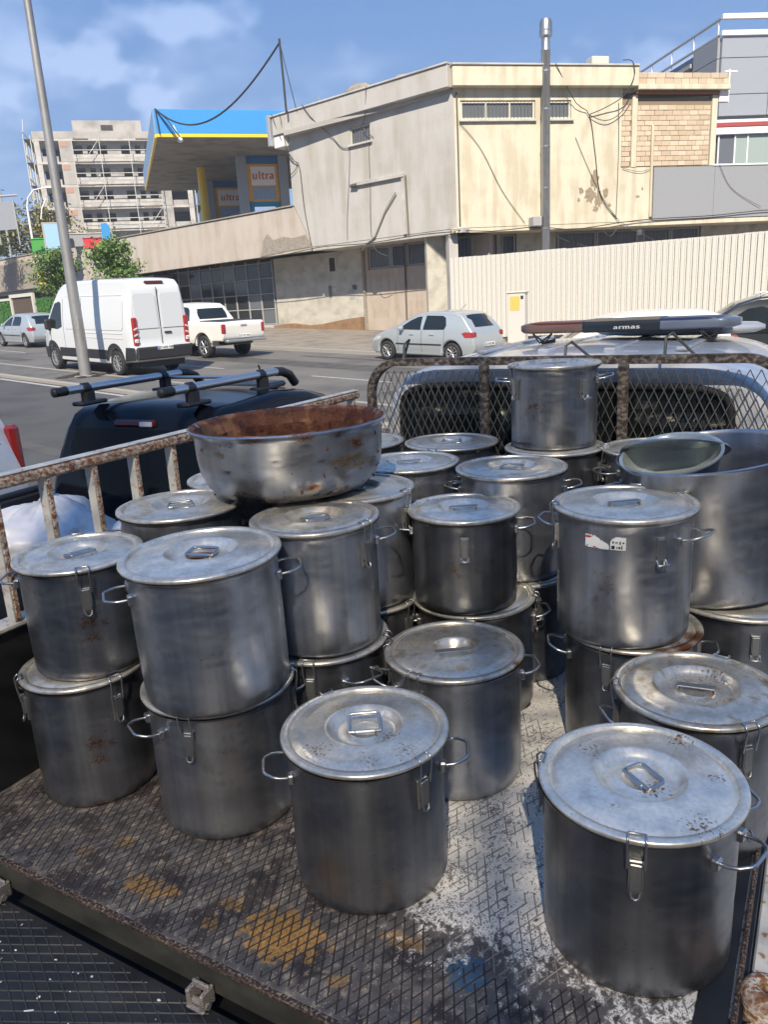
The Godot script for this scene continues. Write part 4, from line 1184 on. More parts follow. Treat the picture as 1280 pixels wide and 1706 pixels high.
# a flat shape in x and y laid on the body's side, cut in cells so that it follows the curve
func side_skin(m: MB, poly: PackedVector2Array, wf: Callable, off: float, cell: float, sides := [-1.0, 1.0]) -> void:
	var lo := poly[0]
	var hi := poly[0]
	for p in poly:
		lo = lo.min(p); hi = hi.max(p)
	var nx := maxi(1, int(ceil((hi.x - lo.x) / cell)))
	var ny := maxi(1, int(ceil((hi.y - lo.y) / (cell * 0.5))))
	for i in nx:
		for j in ny:
			var a := lo + (hi - lo) * Vector2(float(i) / nx, float(j) / ny)
			var b := lo + (hi - lo) * Vector2(float(i + 1) / nx, float(j + 1) / ny)
			for pc in Geometry2D.intersect_polygons(poly, PackedVector2Array([a, Vector2(b.x, a.y), b, Vector2(a.x, b.y)])):
				var f := Geometry2D.triangulate_polygon(pc)
				for k in range(0, f.size(), 3):
					for sg in sides:
						var P := []
						for c in 3:
							var q: Vector2 = pc[f[k + c]]
							var w: float = wf.call(q.x, q.y)
							var dx: float = (wf.call(q.x + 0.02, q.y) - wf.call(q.x - 0.02, q.y)) / 0.04
							var dy: float = (wf.call(q.x, q.y + 0.02) - wf.call(q.x, q.y - 0.02)) / 0.04
							P.append([Vector3(q.x, q.y, sg * (w + off)), Vector3(-dx, -dy, sg).normalized()])
						m.tri(P[0][0], P[1][0], P[2][0], P[0][1], P[1][1], P[2][1])
# the whole skin: an outline seen from the side, and how wide the body is at each point of it
func shell(outline: Array, wf: Callable, r := 0.06, cell := 0.3, crown := 0.03) -> MB:
	var m := MB.new()
	var poly := PackedVector2Array()
	for i in outline.size():
		var a: Vector2 = outline[i]
		var b: Vector2 = outline[(i + 1) % outline.size()]
		var k := maxi(1, int(a.distance_to(b) / 0.14))
		for j in k: poly.append(a.lerp(b, float(j) / k))
	if Geometry2D.is_polygon_clockwise(poly): poly.reverse()
	var n := poly.size()
	var nor := PackedVector2Array()
	for i in n:
		var d := (poly[(i + 1) % n] - poly[(i - 1 + n) % n]).normalized()
		nor.append(Vector2(d.y, -d.x))
	if Geometry2D.is_point_in_polygon(poly[3] + nor[3] * 0.01, poly):
		for i in n: nor[i] = -nor[i]
	var inset := PackedVector2Array()
	for i in n: inset.append(poly[i] - nor[i] * r)
	side_skin(m, inset, wf, 0.0, cell)
	var steps := 8
	for i in n:
		var i2 := (i + 1) % n
		var ends := []
		for q in [i, i2]:
			var p: Vector2 = poly[q]
			var nn: Vector2 = nor[q]
			var w: float = wf.call(inset[q].x, inset[q].y)
			var row := [[Vector3(inset[q].x, inset[q].y, -w), Vector3(0, 0, -1)], [Vector3(p.x - nn.x * r * 0.3, p.y - nn.y * r * 0.3, -(w - r * 0.3)), Vector3(nn.x, nn.y, -1).normalized()]]
			for s in steps + 1:
				var z := lerpf(-(w - r), w - r, float(s) / steps)
				var up: float = crown * (1.0 - pow(z / maxf(w, 0.01), 2.0)) * maxf(nn.y, 0.0)
				row.append([Vector3(p.x, p.y + up, z), Vector3(nn.x, nn.y, 2.0 * crown * z / (w * w) * maxf(nn.y, 0.0)).normalized()])
			row.append([Vector3(p.x - nn.x * r * 0.3, p.y - nn.y * r * 0.3, w - r * 0.3), Vector3(nn.x, nn.y, 1).normalized()])
			row.append([Vector3(inset[q].x, inset[q].y, w), Vector3(0, 0, 1)])
			ends.append(row)
		for s in ends[0].size() - 1:
			m.squad(ends[0][s][0], ends[0][s + 1][0], ends[1][s + 1][0], ends[1][s][0], ends[0][s][1], ends[0][s + 1][1], ends[1][s + 1][1], ends[1][s][1])
	return m
# a pane across the car between two points of its outline
func cross_pane(a: Vector2, b: Vector2, wa: float, wb: float, off: float, crown := 0.03, r := 0.08) -> MB:
	var m := MB.new()
	var d := (b - a).normalized()
	var n := Vector2(-d.y, d.x)
	var k := 10
	for i in k:
		for j in 6:
			var P := []
			for c in [[i, j], [i + 1, j], [i + 1, j + 1], [i, j + 1]]:
				var q: float = c[1] / 6.0
				var w := lerpf(wa, wb, q)
				var sh := 1.0
				if q < 0.17 or q > 0.83: sh = 1.0 - 0.04
				var z: float = lerpf(-w, w, c[0] / 10.0) * sh
				var up: float = crown * (1.0 - pow(z / maxf(wa, wb), 2.0))
				var p := a.lerp(b, q) + n * (off + up)
				P.append([Vector3(p.x, p.y, z), Vector3(n.x, n.y, 2.0 * crown * z / pow(maxf(wa, wb), 2.0)).normalized()])
			m.squad(P[0][0], P[1][0], P[2][0], P[3][0], P[0][1], P[1][1], P[2][1], P[3][1])
	return m
func wheel(t: Node3D, x: float, z: float, r: float, spokes: int, w := 0.2) -> void:
	var s := signf(z)
	var m := MB.new()
	m.lathe([Vector2(r * 0.60, -w / 2), Vector2(r * 0.9, -w / 2), Vector2(r * 0.98, -w * 0.38), Vector2(r, -w * 0.2), Vector2(r, w * 0.2), Vector2(r * 0.98, w * 0.38), Vector2(r * 0.9, w / 2), Vector2(r * 0.68, w * 0.5), Vector2(r * 0.62, w * 0.4)], 36)
	var wh := part("wheel", m, M.rubber, t)
	wh.transform = Transform3D(Basis(Vector3.RIGHT, PI / 2 * s), Vector3(x, r, z))
	m = MB.new()
	m.lathe([Vector2(0, w * 0.18), Vector2(r * 0.5, w * 0.15), Vector2(r * 0.56, w * 0.2), Vector2(r * 0.63, w * 0.42), Vector2(r * 0.66, w * 0.44), Vector2(r * 0.66, w * 0.38)], 36)
	part("rim_dish", m, M.black_plastic, wh)
	m = MB.new()
	m.lathe([Vector2(r * 0.57, w * 0.34), Vector2(r * 0.585, w * 0.44), Vector2(r * 0.65, w * 0.47), Vector2(r * 0.67, w * 0.42)], 36)
	m.lathe([Vector2(r * 0.16, w * 0.25), Vector2(r * 0.15, w * 0.44), Vector2(0, w * 0.46)], 20)
	for k in spokes:
		var a := TAU * k / spokes
		var d := Vector3(cos(a), 0, sin(a))
		m.bar(d * r * 0.12 + Vector3(0, w * 0.40, 0), d * r * 0.6 + Vector3(0, w * 0.42, 0), r * (1.5 / spokes) * 0.55, w * 0.1, Vector3.UP, 0.006)
	part("rim", m, M.rim, wh)
func plate_on(t: Node3D, at: Vector3, b: Basis, words: String) -> void:
	var m := MB.new()
	m.box(Vector3.ZERO, Vector3(0.52, 0.115, 0.012), Basis(), 0.004)
	var p := part("number_plate", m, M.white_print, t)
	p.transform = Transform3D(b, at)
	m = MB.new()
	m.box(Vector3(-0.24, 0, 0.0075), Vector3(0.036, 0.105, 0.002))
	part("blue_band", m, mat(lin(0.03, 0.1, 0.45), 0.5), p)
	var tm := TextMesh.new()
	var sf := SystemFont.new(); sf.font_names = PackedStringArray(["Droid Sans"]); sf.font_weight = 700
	tm.font = sf; tm.text = words; tm.font_size = 20; tm.pixel_size = 0.0046; tm.depth = 0.003
	var l := part("plate_number", tm, M.black_plastic, p)
	l.position = Vector3(0.015, 0, 0.008)
func smooth(a: float, b: float, x: float) -> float:
	var q := clampf((x - a) / (b - a), 0.0, 1.0)
	return q * q * (3.0 - 2.0 * q)
func heading(dir: Vector3) -> Basis:
	var x := dir.normalized()
	var z := x.cross(Vector3.UP).normalized()
	return Basis(x, z.cross(x), z)
func sloped(s_dir: Vector3) -> Basis:
	var x := (s_dir + Vector3(0, 0.033 * s_dir.dot(RS), 0)).normalized()
	return heading(x)

func make_hatchback(label: String, body: Material, at: Vector3, b: Basis) -> Node3D:
	var t := thing("parked_car", label, "car", at, b)
	var wf := func(x: float, y: float) -> float:
		var w := 0.87 - 0.05 * smooth(0.55, 0.2, y) - 0.22 * smooth(0.9, 1.6, y) - 0.02 * smooth(0.7, 0.95, y)
		return w * (1.0 - 0.16 * pow(smooth(3.3, 4.3, x), 2.0) - 0.10 * pow(smooth(0.7, -0.1, x), 2.0))
	var o := [Vector2(0.06, 0.26), Vector2(0.0, 0.42), Vector2(-0.02, 0.58), Vector2(0.03, 0.74), Vector2(0.06, 0.92), Vector2(0.14, 1.02), Vector2(0.36, 1.26), Vector2(0.55, 1.42), Vector2(0.8, 1.49), Vector2(1.3, 1.525), Vector2(1.8, 1.52), Vector2(2.25, 1.45), Vector2(2.7, 1.24), Vector2(3.15, 1.02), Vector2(3.5, 0.93), Vector2(3.9, 0.80), Vector2(4.12, 0.66), Vector2(4.19, 0.5), Vector2(4.17, 0.32), Vector2(4.05, 0.22), Vector2(3.77, 0.21)]
	o += arc(Vector2(3.42, 0.31), 0.36, 0, 180, 12)
	o += [Vector2(3.06, 0.2), Vector2(1.16, 0.2)]
	o += arc(Vector2(0.80, 0.31), 0.36, 0, 180, 12)
	o += [Vector2(0.42, 0.22)]
	part("body", shell(o, wf, 0.07, 0.25), body, t)
	for w in [[Vector2(2.0, 0.98), Vector2(2.02, 1.38), Vector2(2.2, 1.36), Vector2(2.45, 1.26), Vector2(2.86, 1.02), Vector2(2.8, 0.985)], [Vector2(1.08, 1.0), Vector2(1.02, 1.12), Vector2(1.1, 1.34), Vector2(1.22, 1.4), Vector2(1.86, 1.405), Vector2(1.9, 0.985)], [Vector2(2.86, 0.99), Vector2(2.92, 1.0), Vector2(3.05, 0.985)]]:
		for sg in [-1.0, 1.0]:
			var wm := MB.new()
			side_skin(wm, pv(w), wf, 0.004, 0.2, [sg])
			part("window", wm, M.glass, t)
	part("rear_window", cross_pane(Vector2(0.19, 1.05), Vector2(0.52, 1.395), 0.62, 0.52, 0.006, 0.05), M.glass, t)
	part("windscreen", cross_pane(Vector2(2.3, 1.415), Vector2(3.1, 1.045), 0.56, 0.68, 0.02, 0.03), M.glass, t)
	for sg in [-1.0, 1.0]:
		var m := MB.new()
		side_skin(m, pv([Vector2(0.03, 0.78), Vector2(0.07, 0.93), Vector2(0.3, 0.94), Vector2(0.42, 0.9), Vector2(0.3, 0.77)]), wf, 0.005, 0.1, [sg])
		m.box(Vector3(0.075, 0.855, sg * 0.70), Vector3(0.1, 0.16, 0.2), Basis(), 0.03)
		part("tail_lamp", m, M.red_lens, t)
		m = MB.new()
		side_skin(m, pv([Vector2(3.7, 0.66), Vector2(3.62, 0.78), Vector2(3.9, 0.74), Vector2(4.08, 0.6)]), wf, 0.004, 0.1, [sg])
		part("headlight", m, M.clear_lens, t)
		m = MB.new()
		m.box(Vector3(2.72, 1.02, sg * 0.93), Vector3(0.12, 0.13, 0.18), Basis(), 0.035)
		part("mirror", m, body, t)
		m = MB.new()
		side_skin(m, pv([Vector2(1.16, 0.53), Vector2(1.16, 0.57), Vector2(3.0, 0.57), Vector2(3.0, 0.53)]), wf, 0.012, 0.25, [sg])
		part("rubbing_strip", m, M.black_plastic, t)
		for x in [1.55, 2.35]:
			m = MB.new()
			var w: float = wf.call(x, 0.84)
			m.box(Vector3(x, 0.84, sg * (w + 0.015)), Vector3(0.18, 0.03, 0.025), Basis(), 0.008)
			part("door_handle", m, body, t)
		for x in [1.07, 1.95, 2.92]:
			m = MB.new()
			side_skin(m, pv([Vector2(x, 0.3), Vector2(x + 0.012, 0.3), Vector2(x + 0.012, 0.98), Vector2(x, 0.98)]), wf, 0.002, 0.2, [sg])
			part("door_gap", m, M.black_plastic, t)
	var m := MB.new()
	m.box(Vector3(2.1, 0.36, 0), Vector3(3.7, 0.3, 1.3))
	part("underside", m, M.black_plastic, t)
	for z in [-0.74, 0.74]:
		wheel(t, 3.42, z, 0.31, 9); wheel(t, 0.80, z, 0.31, 9)
	plate_on(t, Vector3(-0.03, 0.56, 0), Basis(Vector3.UP, -PI / 2), "27 KE 305")
	m = MB.new()
	m.tube([Vector3(1.1, 1.52, 0), Vector3(0.85, 1.72, 0)], 0.006, 6)
	part("aerial", m, M.black_plastic, t)
	return t

func make_van(at: Vector3, b: Basis) -> void:
	var t := thing("panel_van", "white high-roofed panel van with blank rear doors on the far carriageway behind the lamp post", "van", at, b)
	var wf := func(x: float, y: float) -> float:
		var w := 1.0 - 0.04 * smooth(0.6, 0.2, y) - 0.16 * smooth(1.2, 2.9, y)
		return w * (1.0 - 0.2 * pow(smooth(4.7, 6.0, x), 2.0) - 0.03 * smooth(0.25, 0.0, x))
	var o := [Vector2(0.1, 0.42), Vector2(0.0, 0.5), Vector2(-0.04, 0.82), Vector2(0.04, 0.9), Vector2(0.05, 1.3), Vector2(0.1, 2.2), Vector2(0.16, 2.55), Vector2(0.3, 2.70), Vector2(0.6, 2.74), Vector2(2.0, 2.76), Vector2(3.6, 2.74), Vector2(4.1, 2.66), Vector2(4.4, 2.5), Vector2(4.75, 2.15), Vector2(5.25, 1.52), Vector2(5.45, 1.36), Vector2(5.75, 1.16), Vector2(5.9, 0.95), Vector2(5.93, 0.6), Vector2(5.88, 0.36), Vector2(5.6, 0.3), Vector2(5.44, 0.3)]
	o += arc(Vector2(5.0, 0.37), 0.43, 0, 180, 12)
	o += [Vector2(4.55, 0.32), Vector2(1.49, 0.32)]
	o += arc(Vector2(1.05, 0.37), 0.43, 0, 180, 12)
	o += [Vector2(0.55, 0.4)]
	part("body", shell(o, wf, 0.09, 0.3, 0.04), paint(lin(0.62, 0.64, 0.65)), t)
	# black lower body
	var m := MB.new()
	var lower := [Vector2(5.94, 0.72), Vector2(5.9, 0.36), Vector2(5.47, 0.31)]
	lower += arc(Vector2(5.0, 0.37), 0.44, 0, 180, 12)
	lower += [Vector2(4.5, 0.34), Vector2(4.5, 0.72)]
	side_skin(m, pv(lower + arc(Vector2(5.0, 0.42), 0.53, 180, 35, 10)), wf, 0.008, 0.25)
	var mid := [Vector2(4.5, 0.42), Vector2(1.5, 0.42), Vector2(1.5, 0.74), Vector2(4.5, 0.74)]
	side_skin(m, pv(mid), wf, 0.008, 0.4)
	var rear := [Vector2(-0.02, 0.48), Vector2(0.6, 0.42)]
	rear += arc(Vector2(1.05, 0.37), 0.44, 180, 0, 12)
	rear += [Vector2(1.52, 0.72)]
	rear += arc(Vector2(1.05, 0.42), 0.53, 35, 180, 10)
	rear += [Vector2(0.4, 0.84), Vector2(-0.04, 0.84)]
	side_skin(m, pv(rear), wf, 0.008, 0.2)
	m.box(Vector3(-0.02, 0.66, 0), Vector3(0.14, 0.36, 1.86), Basis(), 0.04)
	part("lower_trim", m, M.black_plastic, t)
	m = MB.new()
	side_skin(m, pv([Vector2(1.6, 0.36), Vector2(4.4, 0.36), Vector2(4.4, 0.46), Vector2(1.6, 0.46)]), wf, 0.02, 0.4)
	part("sill_step", m, paint(lin(0.6, 0.61, 0.62)), t)
	# pressed panels on the side and on the doors
	for p in [[2.95, 1.32, 4.02, 2.18], [0.45, 1.32, 2.8, 2.2]]:
		m = MB.new()
		var x0: float = p[0]; var y0: float = p[1]; var x1: float = p[2]; var y1: float = p[3]
		for sg in [-1.0, 1.0]:
			m = MB.new()
			side_skin(m, pv([Vector2(x0, y0 + 0.08), Vector2(x0 + 0.08, y0), Vector2(x1 - 0.08, y0), Vector2(x1, y0 + 0.08), Vector2(x1, y1 - 0.08), Vector2(x1 - 0.08, y1), Vector2(x0 + 0.08, y1), Vector2(x0, y1 - 0.08)]), wf, 0.012, 0.35, [sg])
			part("pressed_panel", m, paint(lin(0.6, 0.62, 0.63)), t)
	for y in [2.30, 1.22, 1.08]:
		m = MB.new()
		side_skin(m, pv([Vector2(0.5, y), Vector2(4.0 if y > 2 else 2.7, y), Vector2(4.0 if y > 2 else 2.7, y + 0.03), Vector2(0.5, y + 0.03)]), wf, 0.012, 0.4)
		part("swage", m, paint(lin(0.7, 0.71, 0.72)), t)
	for x in [4.08, 2.88, 5.02]:
		m = MB.new()
		side_skin(m, pv([Vector2(x, 0.75), Vector2(x + 0.016, 0.75), Vector2(x + 0.016, 2.25 if x < 5 else 1.3), Vector2(x, 2.25 if x < 5 else 1.3)]), wf, 0.004, 0.3)
		part("door_gap", m, M.black_plastic, t)
	m = MB.new()
	side_skin(m, pv([Vector2(4.18, 1.38), Vector2(4.2, 2.1), Vector2(4.3, 2.16), Vector2(4.62, 2.1), Vector2(5.05, 1.55), Vector2(5.1, 1.42), Vector2(4.9, 1.34), Vector2(4.5, 1.3)]), wf, 0.006, 0.2)
	part("window", m, M.glass, t)
	part("windscreen", cross_pane(Vector2(4.62, 2.3), Vector2(5.22, 1.55), 0.72, 0.85, 0.02, 0.04), M.glass, t)
	for sg in [-1.0, 1.0]:
		m = MB.new()
		m.box(Vector3(4.98, 1.45, sg * 1.06), Vector3(0.14, 0.34, 0.24), Basis(), 0.05)
		m.box(Vector3(5.0, 1.28, sg * 0.96), Vector3(0.08, 0.08, 0.2), Basis(), 0.02)
		part("mirror", m, M.black_plastic, t)
		m = MB.new()
		m.box(Vector3(0.045, 1.28, sg * 0.86), Vector3(0.1, 0.8, 0.16), Basis(), 0.03)
		var tl := part("tail_lamp", m, M.red_lens, t)
		m = MB.new()
		for k in 3:
			m.box(Vector3(-0.01, 1.02 + 0.17 * k, sg * 0.865), Vector3(0.02, 0.05, 0.14), Basis(Vector3.RIGHT, 0.4 * sg), 0.008)
		part("clear_band", m, M.clear_lens, tl)
		m = MB.new()
		var zz: float = sg * 0.44
		m.prism(pv([Vector2(-0.37, 1.38), Vector2(0.37, 1.38), Vector2(0.36, 2.3), Vector2(0.3, 2.36), Vector2(-0.3, 2.36), Vector2(-0.36, 2.3)]), 0.0, 0.014)
		var dp := part("door_panel", m, paint(lin(0.6, 0.62, 0.63)), t)
		dp.transform = Transform3D(Basis(Vector3(0, 0, 1), deg_to_rad(0)) * Basis(Vector3.UP, -PI / 2) * Basis(Vector3.RIGHT, deg_to_rad(-3.2)), Vector3(-0.03, -0.02, zz))
		m = MB.new()
		m.box(Vector3(0.02, 1.02, sg * 0.86), Vector3(0.08, 0.12, 0.12), Basis(), 0.02)
		part("door_hinge", m, M.white_sheet, t)
	m = MB.new()
	m.bar(Vector3(0.032, 0.9, 0), Vector3(0.10, 2.5, 0), 0.02, 0.014, Vector3.LEFT)
	part("door_gap", m, M.black_plastic, t)
	m = MB.new()
	m.box(Vector3(0.03, 1.22, 0.22), Vector3(0.04, 0.05, 0.24), Basis(), 0.012)
	part("door_handle", m, M.black_plastic, t)
	m = MB.new()
	m.box(Vector3(0.19, 2.64, 0.0), Vector3(0.12, 0.09, 0.62), Basis(), 0.035)
	part("brake_light", m, mat(lin(0.12, 0.012, 0.012), 0.25), t)
	m = MB.new()
	m.box(Vector3(2.6, 0.45, 0), Vector3(5.0, 0.4, 1.5))
	part("underside", m, M.black_plastic, t)
	plate_on(t, Vector3(-0.10, 0.80, 0.0), Basis(Vector3.UP, -PI / 2), "27 AZG 108")
	for z in [-0.86, 0.86]:
		wheel(t, 5.0, z, 0.37, 10, 0.24); wheel(t, 1.05, z, 0.37, 10, 0.24)

func make_pickup(at: Vector3, b: Basis) -> void:
	var t := thing("pickup_truck", "white double cab pickup with an open load bed parked at the far kerb", "pickup", at, b)
	var wf := func(x: float, y: float) -> float:
		var w := 0.93 - 0.04 * smooth(0.7, 0.4, y) - 0.2 * smooth(1.15, 1.8, y)
		return w * (1.0 - 0.12 * pow(smooth(4.4, 5.3, x), 2.0))
	var o := [Vector2(0.05, 0.62), Vector2(0.0, 0.8), Vector2(0.0, 1.22), Vector2(0.06, 1.27), Vector2(1.62, 1.27), Vector2(1.7, 1.3), Vector2(1.95, 1.74), Vector2(2.2, 1.86), Vector2(2.9, 1.9), Vector2(3.3, 1.84), Vector2(3.7, 1.55), Vector2(4.05, 1.3), Vector2(4.9, 1.15), Vector2(5.2, 0.95), Vector2(5.25, 0.6), Vector2(5.1, 0.42), Vector2(4.83, 0.42)]
	o += arc(Vector2(4.35, 0.42), 0.47, 0, 180, 12)
	o += [Vector2(3.85, 0.48), Vector2(1.67, 0.48)]
	o += arc(Vector2(1.2, 0.42), 0.47, 0, 180, 12)
	o += [Vector2(0.7, 0.6)]
	part("body", shell(o, wf, 0.05, 0.3, 0.02), paint(lin(0.74, 0.73, 0.68)), t)
	var m := MB.new()
	m.box(Vector3(0.86, 1.285, 0), Vector3(1.42, 0.03, 1.5), Basis(), 0.01)
	part("load_bed", m, M.black_plastic, t)
	for w in [[Vector2(1.95, 1.3), Vector2(2.1, 1.68), Vector2(2.2, 1.76), Vector2(2.75, 1.8), Vector2(2.78, 1.3)], [Vector2(2.85, 1.3), Vector2(2.85, 1.8), Vector2(3.2, 1.76), Vector2(3.75, 1.36), Vector2(3.6, 1.29)]]:
		for sg in [-1.0, 1.0]:
			var wm := MB.new()
			side_skin(wm, pv(w), wf, 0.005, 0.25, [sg])
			part("window", wm, M.glass, t)
	part("rear_window", cross_pane(Vector2(1.73, 1.34), Vector2(1.93, 1.7), 0.66, 0.6, 0.012, 0.02), M.glass, t)
	for sg in [-1.0, 1.0]:
		m = MB.new()
		m.box(Vector3(0.03, 1.04, sg * 0.86), Vector3(0.1, 0.34, 0.16), Basis(), 0.03)
		part("tail_lamp", m, M.red_lens, t)
		m = MB.new()
		side_skin(m, pv([Vector2(0.62, 0.56)] + arc(Vector2(1.2, 0.42), 0.5, 165, 15, 10) + [Vector2(1.78, 0.56)] + arc(Vector2(1.2, 0.42), 0.6, 15, 165, 10)), wf, 0.03, 0.2, [sg])
		part("arch_trim", m, paint(lin(0.72, 0.71, 0.66)), t)
		m = MB.new()
		m.bar(Vector3(1.85, 0.45, sg * 0.9), Vector3(3.7, 0.45, sg * 0.9), 0.16, 0.05, Vector3.UP, 0.015)
		part("side_step", m, M.black_plastic, t)
		m = MB.new()
		m.box(Vector3(3.45, 1.34, sg * 1.02), Vector3(0.12, 0.18, 0.2), Basis(), 0.04)
		part("mirror", m, M.white_sheet, t)
	m = MB.new()
	m.box(Vector3(-0.08, 0.62, 0), Vector3(0.2, 0.1, 1.75), Basis(), 0.03)
	part("rear_bumper", m, M.rim, t)
	m = MB.new()
	m.box(Vector3(-0.005, 1.14, 0), Vector3(0.03, 0.07, 0.28), Basis(), 0.012)
	part("tailgate_handle", m, M.frame_grey, t)
	plate_on(t, Vector3(-0.04, 0.78, 0), Basis(Vector3.UP, -PI / 2), "27 DT 416")
	m = MB.new()
	m.box(Vector3(2.6, 0.62, 0), Vector3(4.6, 0.3, 1.2))
	part("underside", m, M.black_plastic, t)
	for z in [-0.8, 0.8]:
		wheel(t, 4.35, z, 0.4, 6, 0.26); wheel(t, 1.2, z, 0.4, 6, 0.26)

func make_mpv(label: String, called: String, category: String, body: Material, at: Vector3, b: Basis, rails: bool) -> Node3D:
	var t := thing(called, label, category, at, b)
	var wf := func(x: float, y: float) -> float:
		var w := 0.92 - 0.04 * smooth(0.7, 0.3, y) - 0.17 * smooth(1.1, 1.95, y)
		return w * (1.0 - 0.16 * pow(smooth(3.5, 4.5, x), 2.0) - 0.05 * pow(smooth(0.5, -0.1, x), 2.0))
	var o := [Vector2(0.06, 0.3), Vector2(-0.02, 0.5), Vector2(0.0, 0.8), Vector2(0.05, 1.1), Vector2(0.18, 1.6), Vector2(0.32, 1.84), Vector2(0.6, 1.93), Vector2(1.6, 1.97), Vector2(2.3, 1.93), Vector2(2.7, 1.82), Vector2(3.2, 1.5), Vector2(3.6, 1.2), Vector2(3.95, 1.08), Vector2(4.3, 0.92), Vector2(4.45, 0.6), Vector2(4.4, 0.32), Vector2(4.07, 0.25)]
	o += arc(Vector2(3.66, 0.34), 0.4, 0, 180, 12)
	o += [Vector2(3.22, 0.24), Vector2(1.24, 0.24)]
	o += arc(Vector2(0.82, 0.34), 0.4, 0, 180, 12)
	o += [Vector2(0.4, 0.26)]
	part("body", shell(o, wf, 0.07, 0.28), body, t)
	for w in [[Vector2(2.02, 1.16), Vector2(2.06, 1.68), Vector2(2.2, 1.74), Vector2(2.5, 1.7), Vector2(2.95, 1.42), Vector2(3.05, 1.18)], [Vector2(1.05, 1.16), Vector2(1.05, 1.66), Vector2(1.15, 1.74), Vector2(1.92, 1.75), Vector2(1.94, 1.16)], [Vector2(0.38, 1.2), Vector2(0.48, 1.64), Vector2(0.58, 1.72), Vector2(0.92, 1.73), Vector2(0.94, 1.18)], [Vector2(3.14, 1.17), Vector2(3.08, 1.35), Vector2(3.4, 1.19)]]:
		for sg in [-1.0, 1.0]:
			var wm := MB.new()
			side_skin(wm, pv(w), wf, 0.005, 0.25, [sg])
			part("window", wm, M.glass, t)
	part("windscreen", cross_pane(Vector2(2.72, 1.79), Vector2(3.56, 1.23), 0.62, 0.74, 0.02, 0.04), M.glass, t)
	part("rear_window", cross_pane(Vector2(0.09, 1.2), Vector2(0.28, 1.76), 0.7, 0.62, 0.012, 0.02), M.glass, t)
	for sg in [-1.0, 1.0]:
		var m := MB.new()
		m.box(Vector3(2.98, 1.2, sg * 1.0), Vector3(0.13, 0.2, 0.2), Basis(), 0.04)
		part("mirror", m, M.black_plastic, t)
		m = MB.new()
		m.box(Vector3(0.08, 1.1, sg * 0.83), Vector3(0.14, 0.62, 0.14), Basis(), 0.04)
		part("tail_lamp", m, M.red_lens, t)
		m = MB.new()
		side_skin(m, pv([Vector2(3.8, 0.8), Vector2(3.75, 1.0), Vector2(4.0, 0.98), Vector2(4.25, 0.8)]), wf, 0.005, 0.1, [sg])
		part("headlight", m, M.clear_lens, t)
		if rails:
			m = MB.new()
			m.tube([Vector3(0.6, 1.92, sg * 0.62), Vector3(0.75, 2.0, sg * 0.62), Vector3(2.1, 2.02, sg * 0.6), Vector3(2.3, 1.94, sg * 0.6)], 0.018, 8)
			part("roof_rail", m, M.rim, t)
	var m := MB.new()
	m.box(Vector3(2.2, 0.42, 0), Vector3(3.9, 0.36, 1.4))
	part("underside", m, M.black_plastic, t)
	for z in [-0.78, 0.78]:
		wheel(t, 3.66, z, 0.34, 5); wheel(t, 0.82, z, 0.34, 5)
	return t

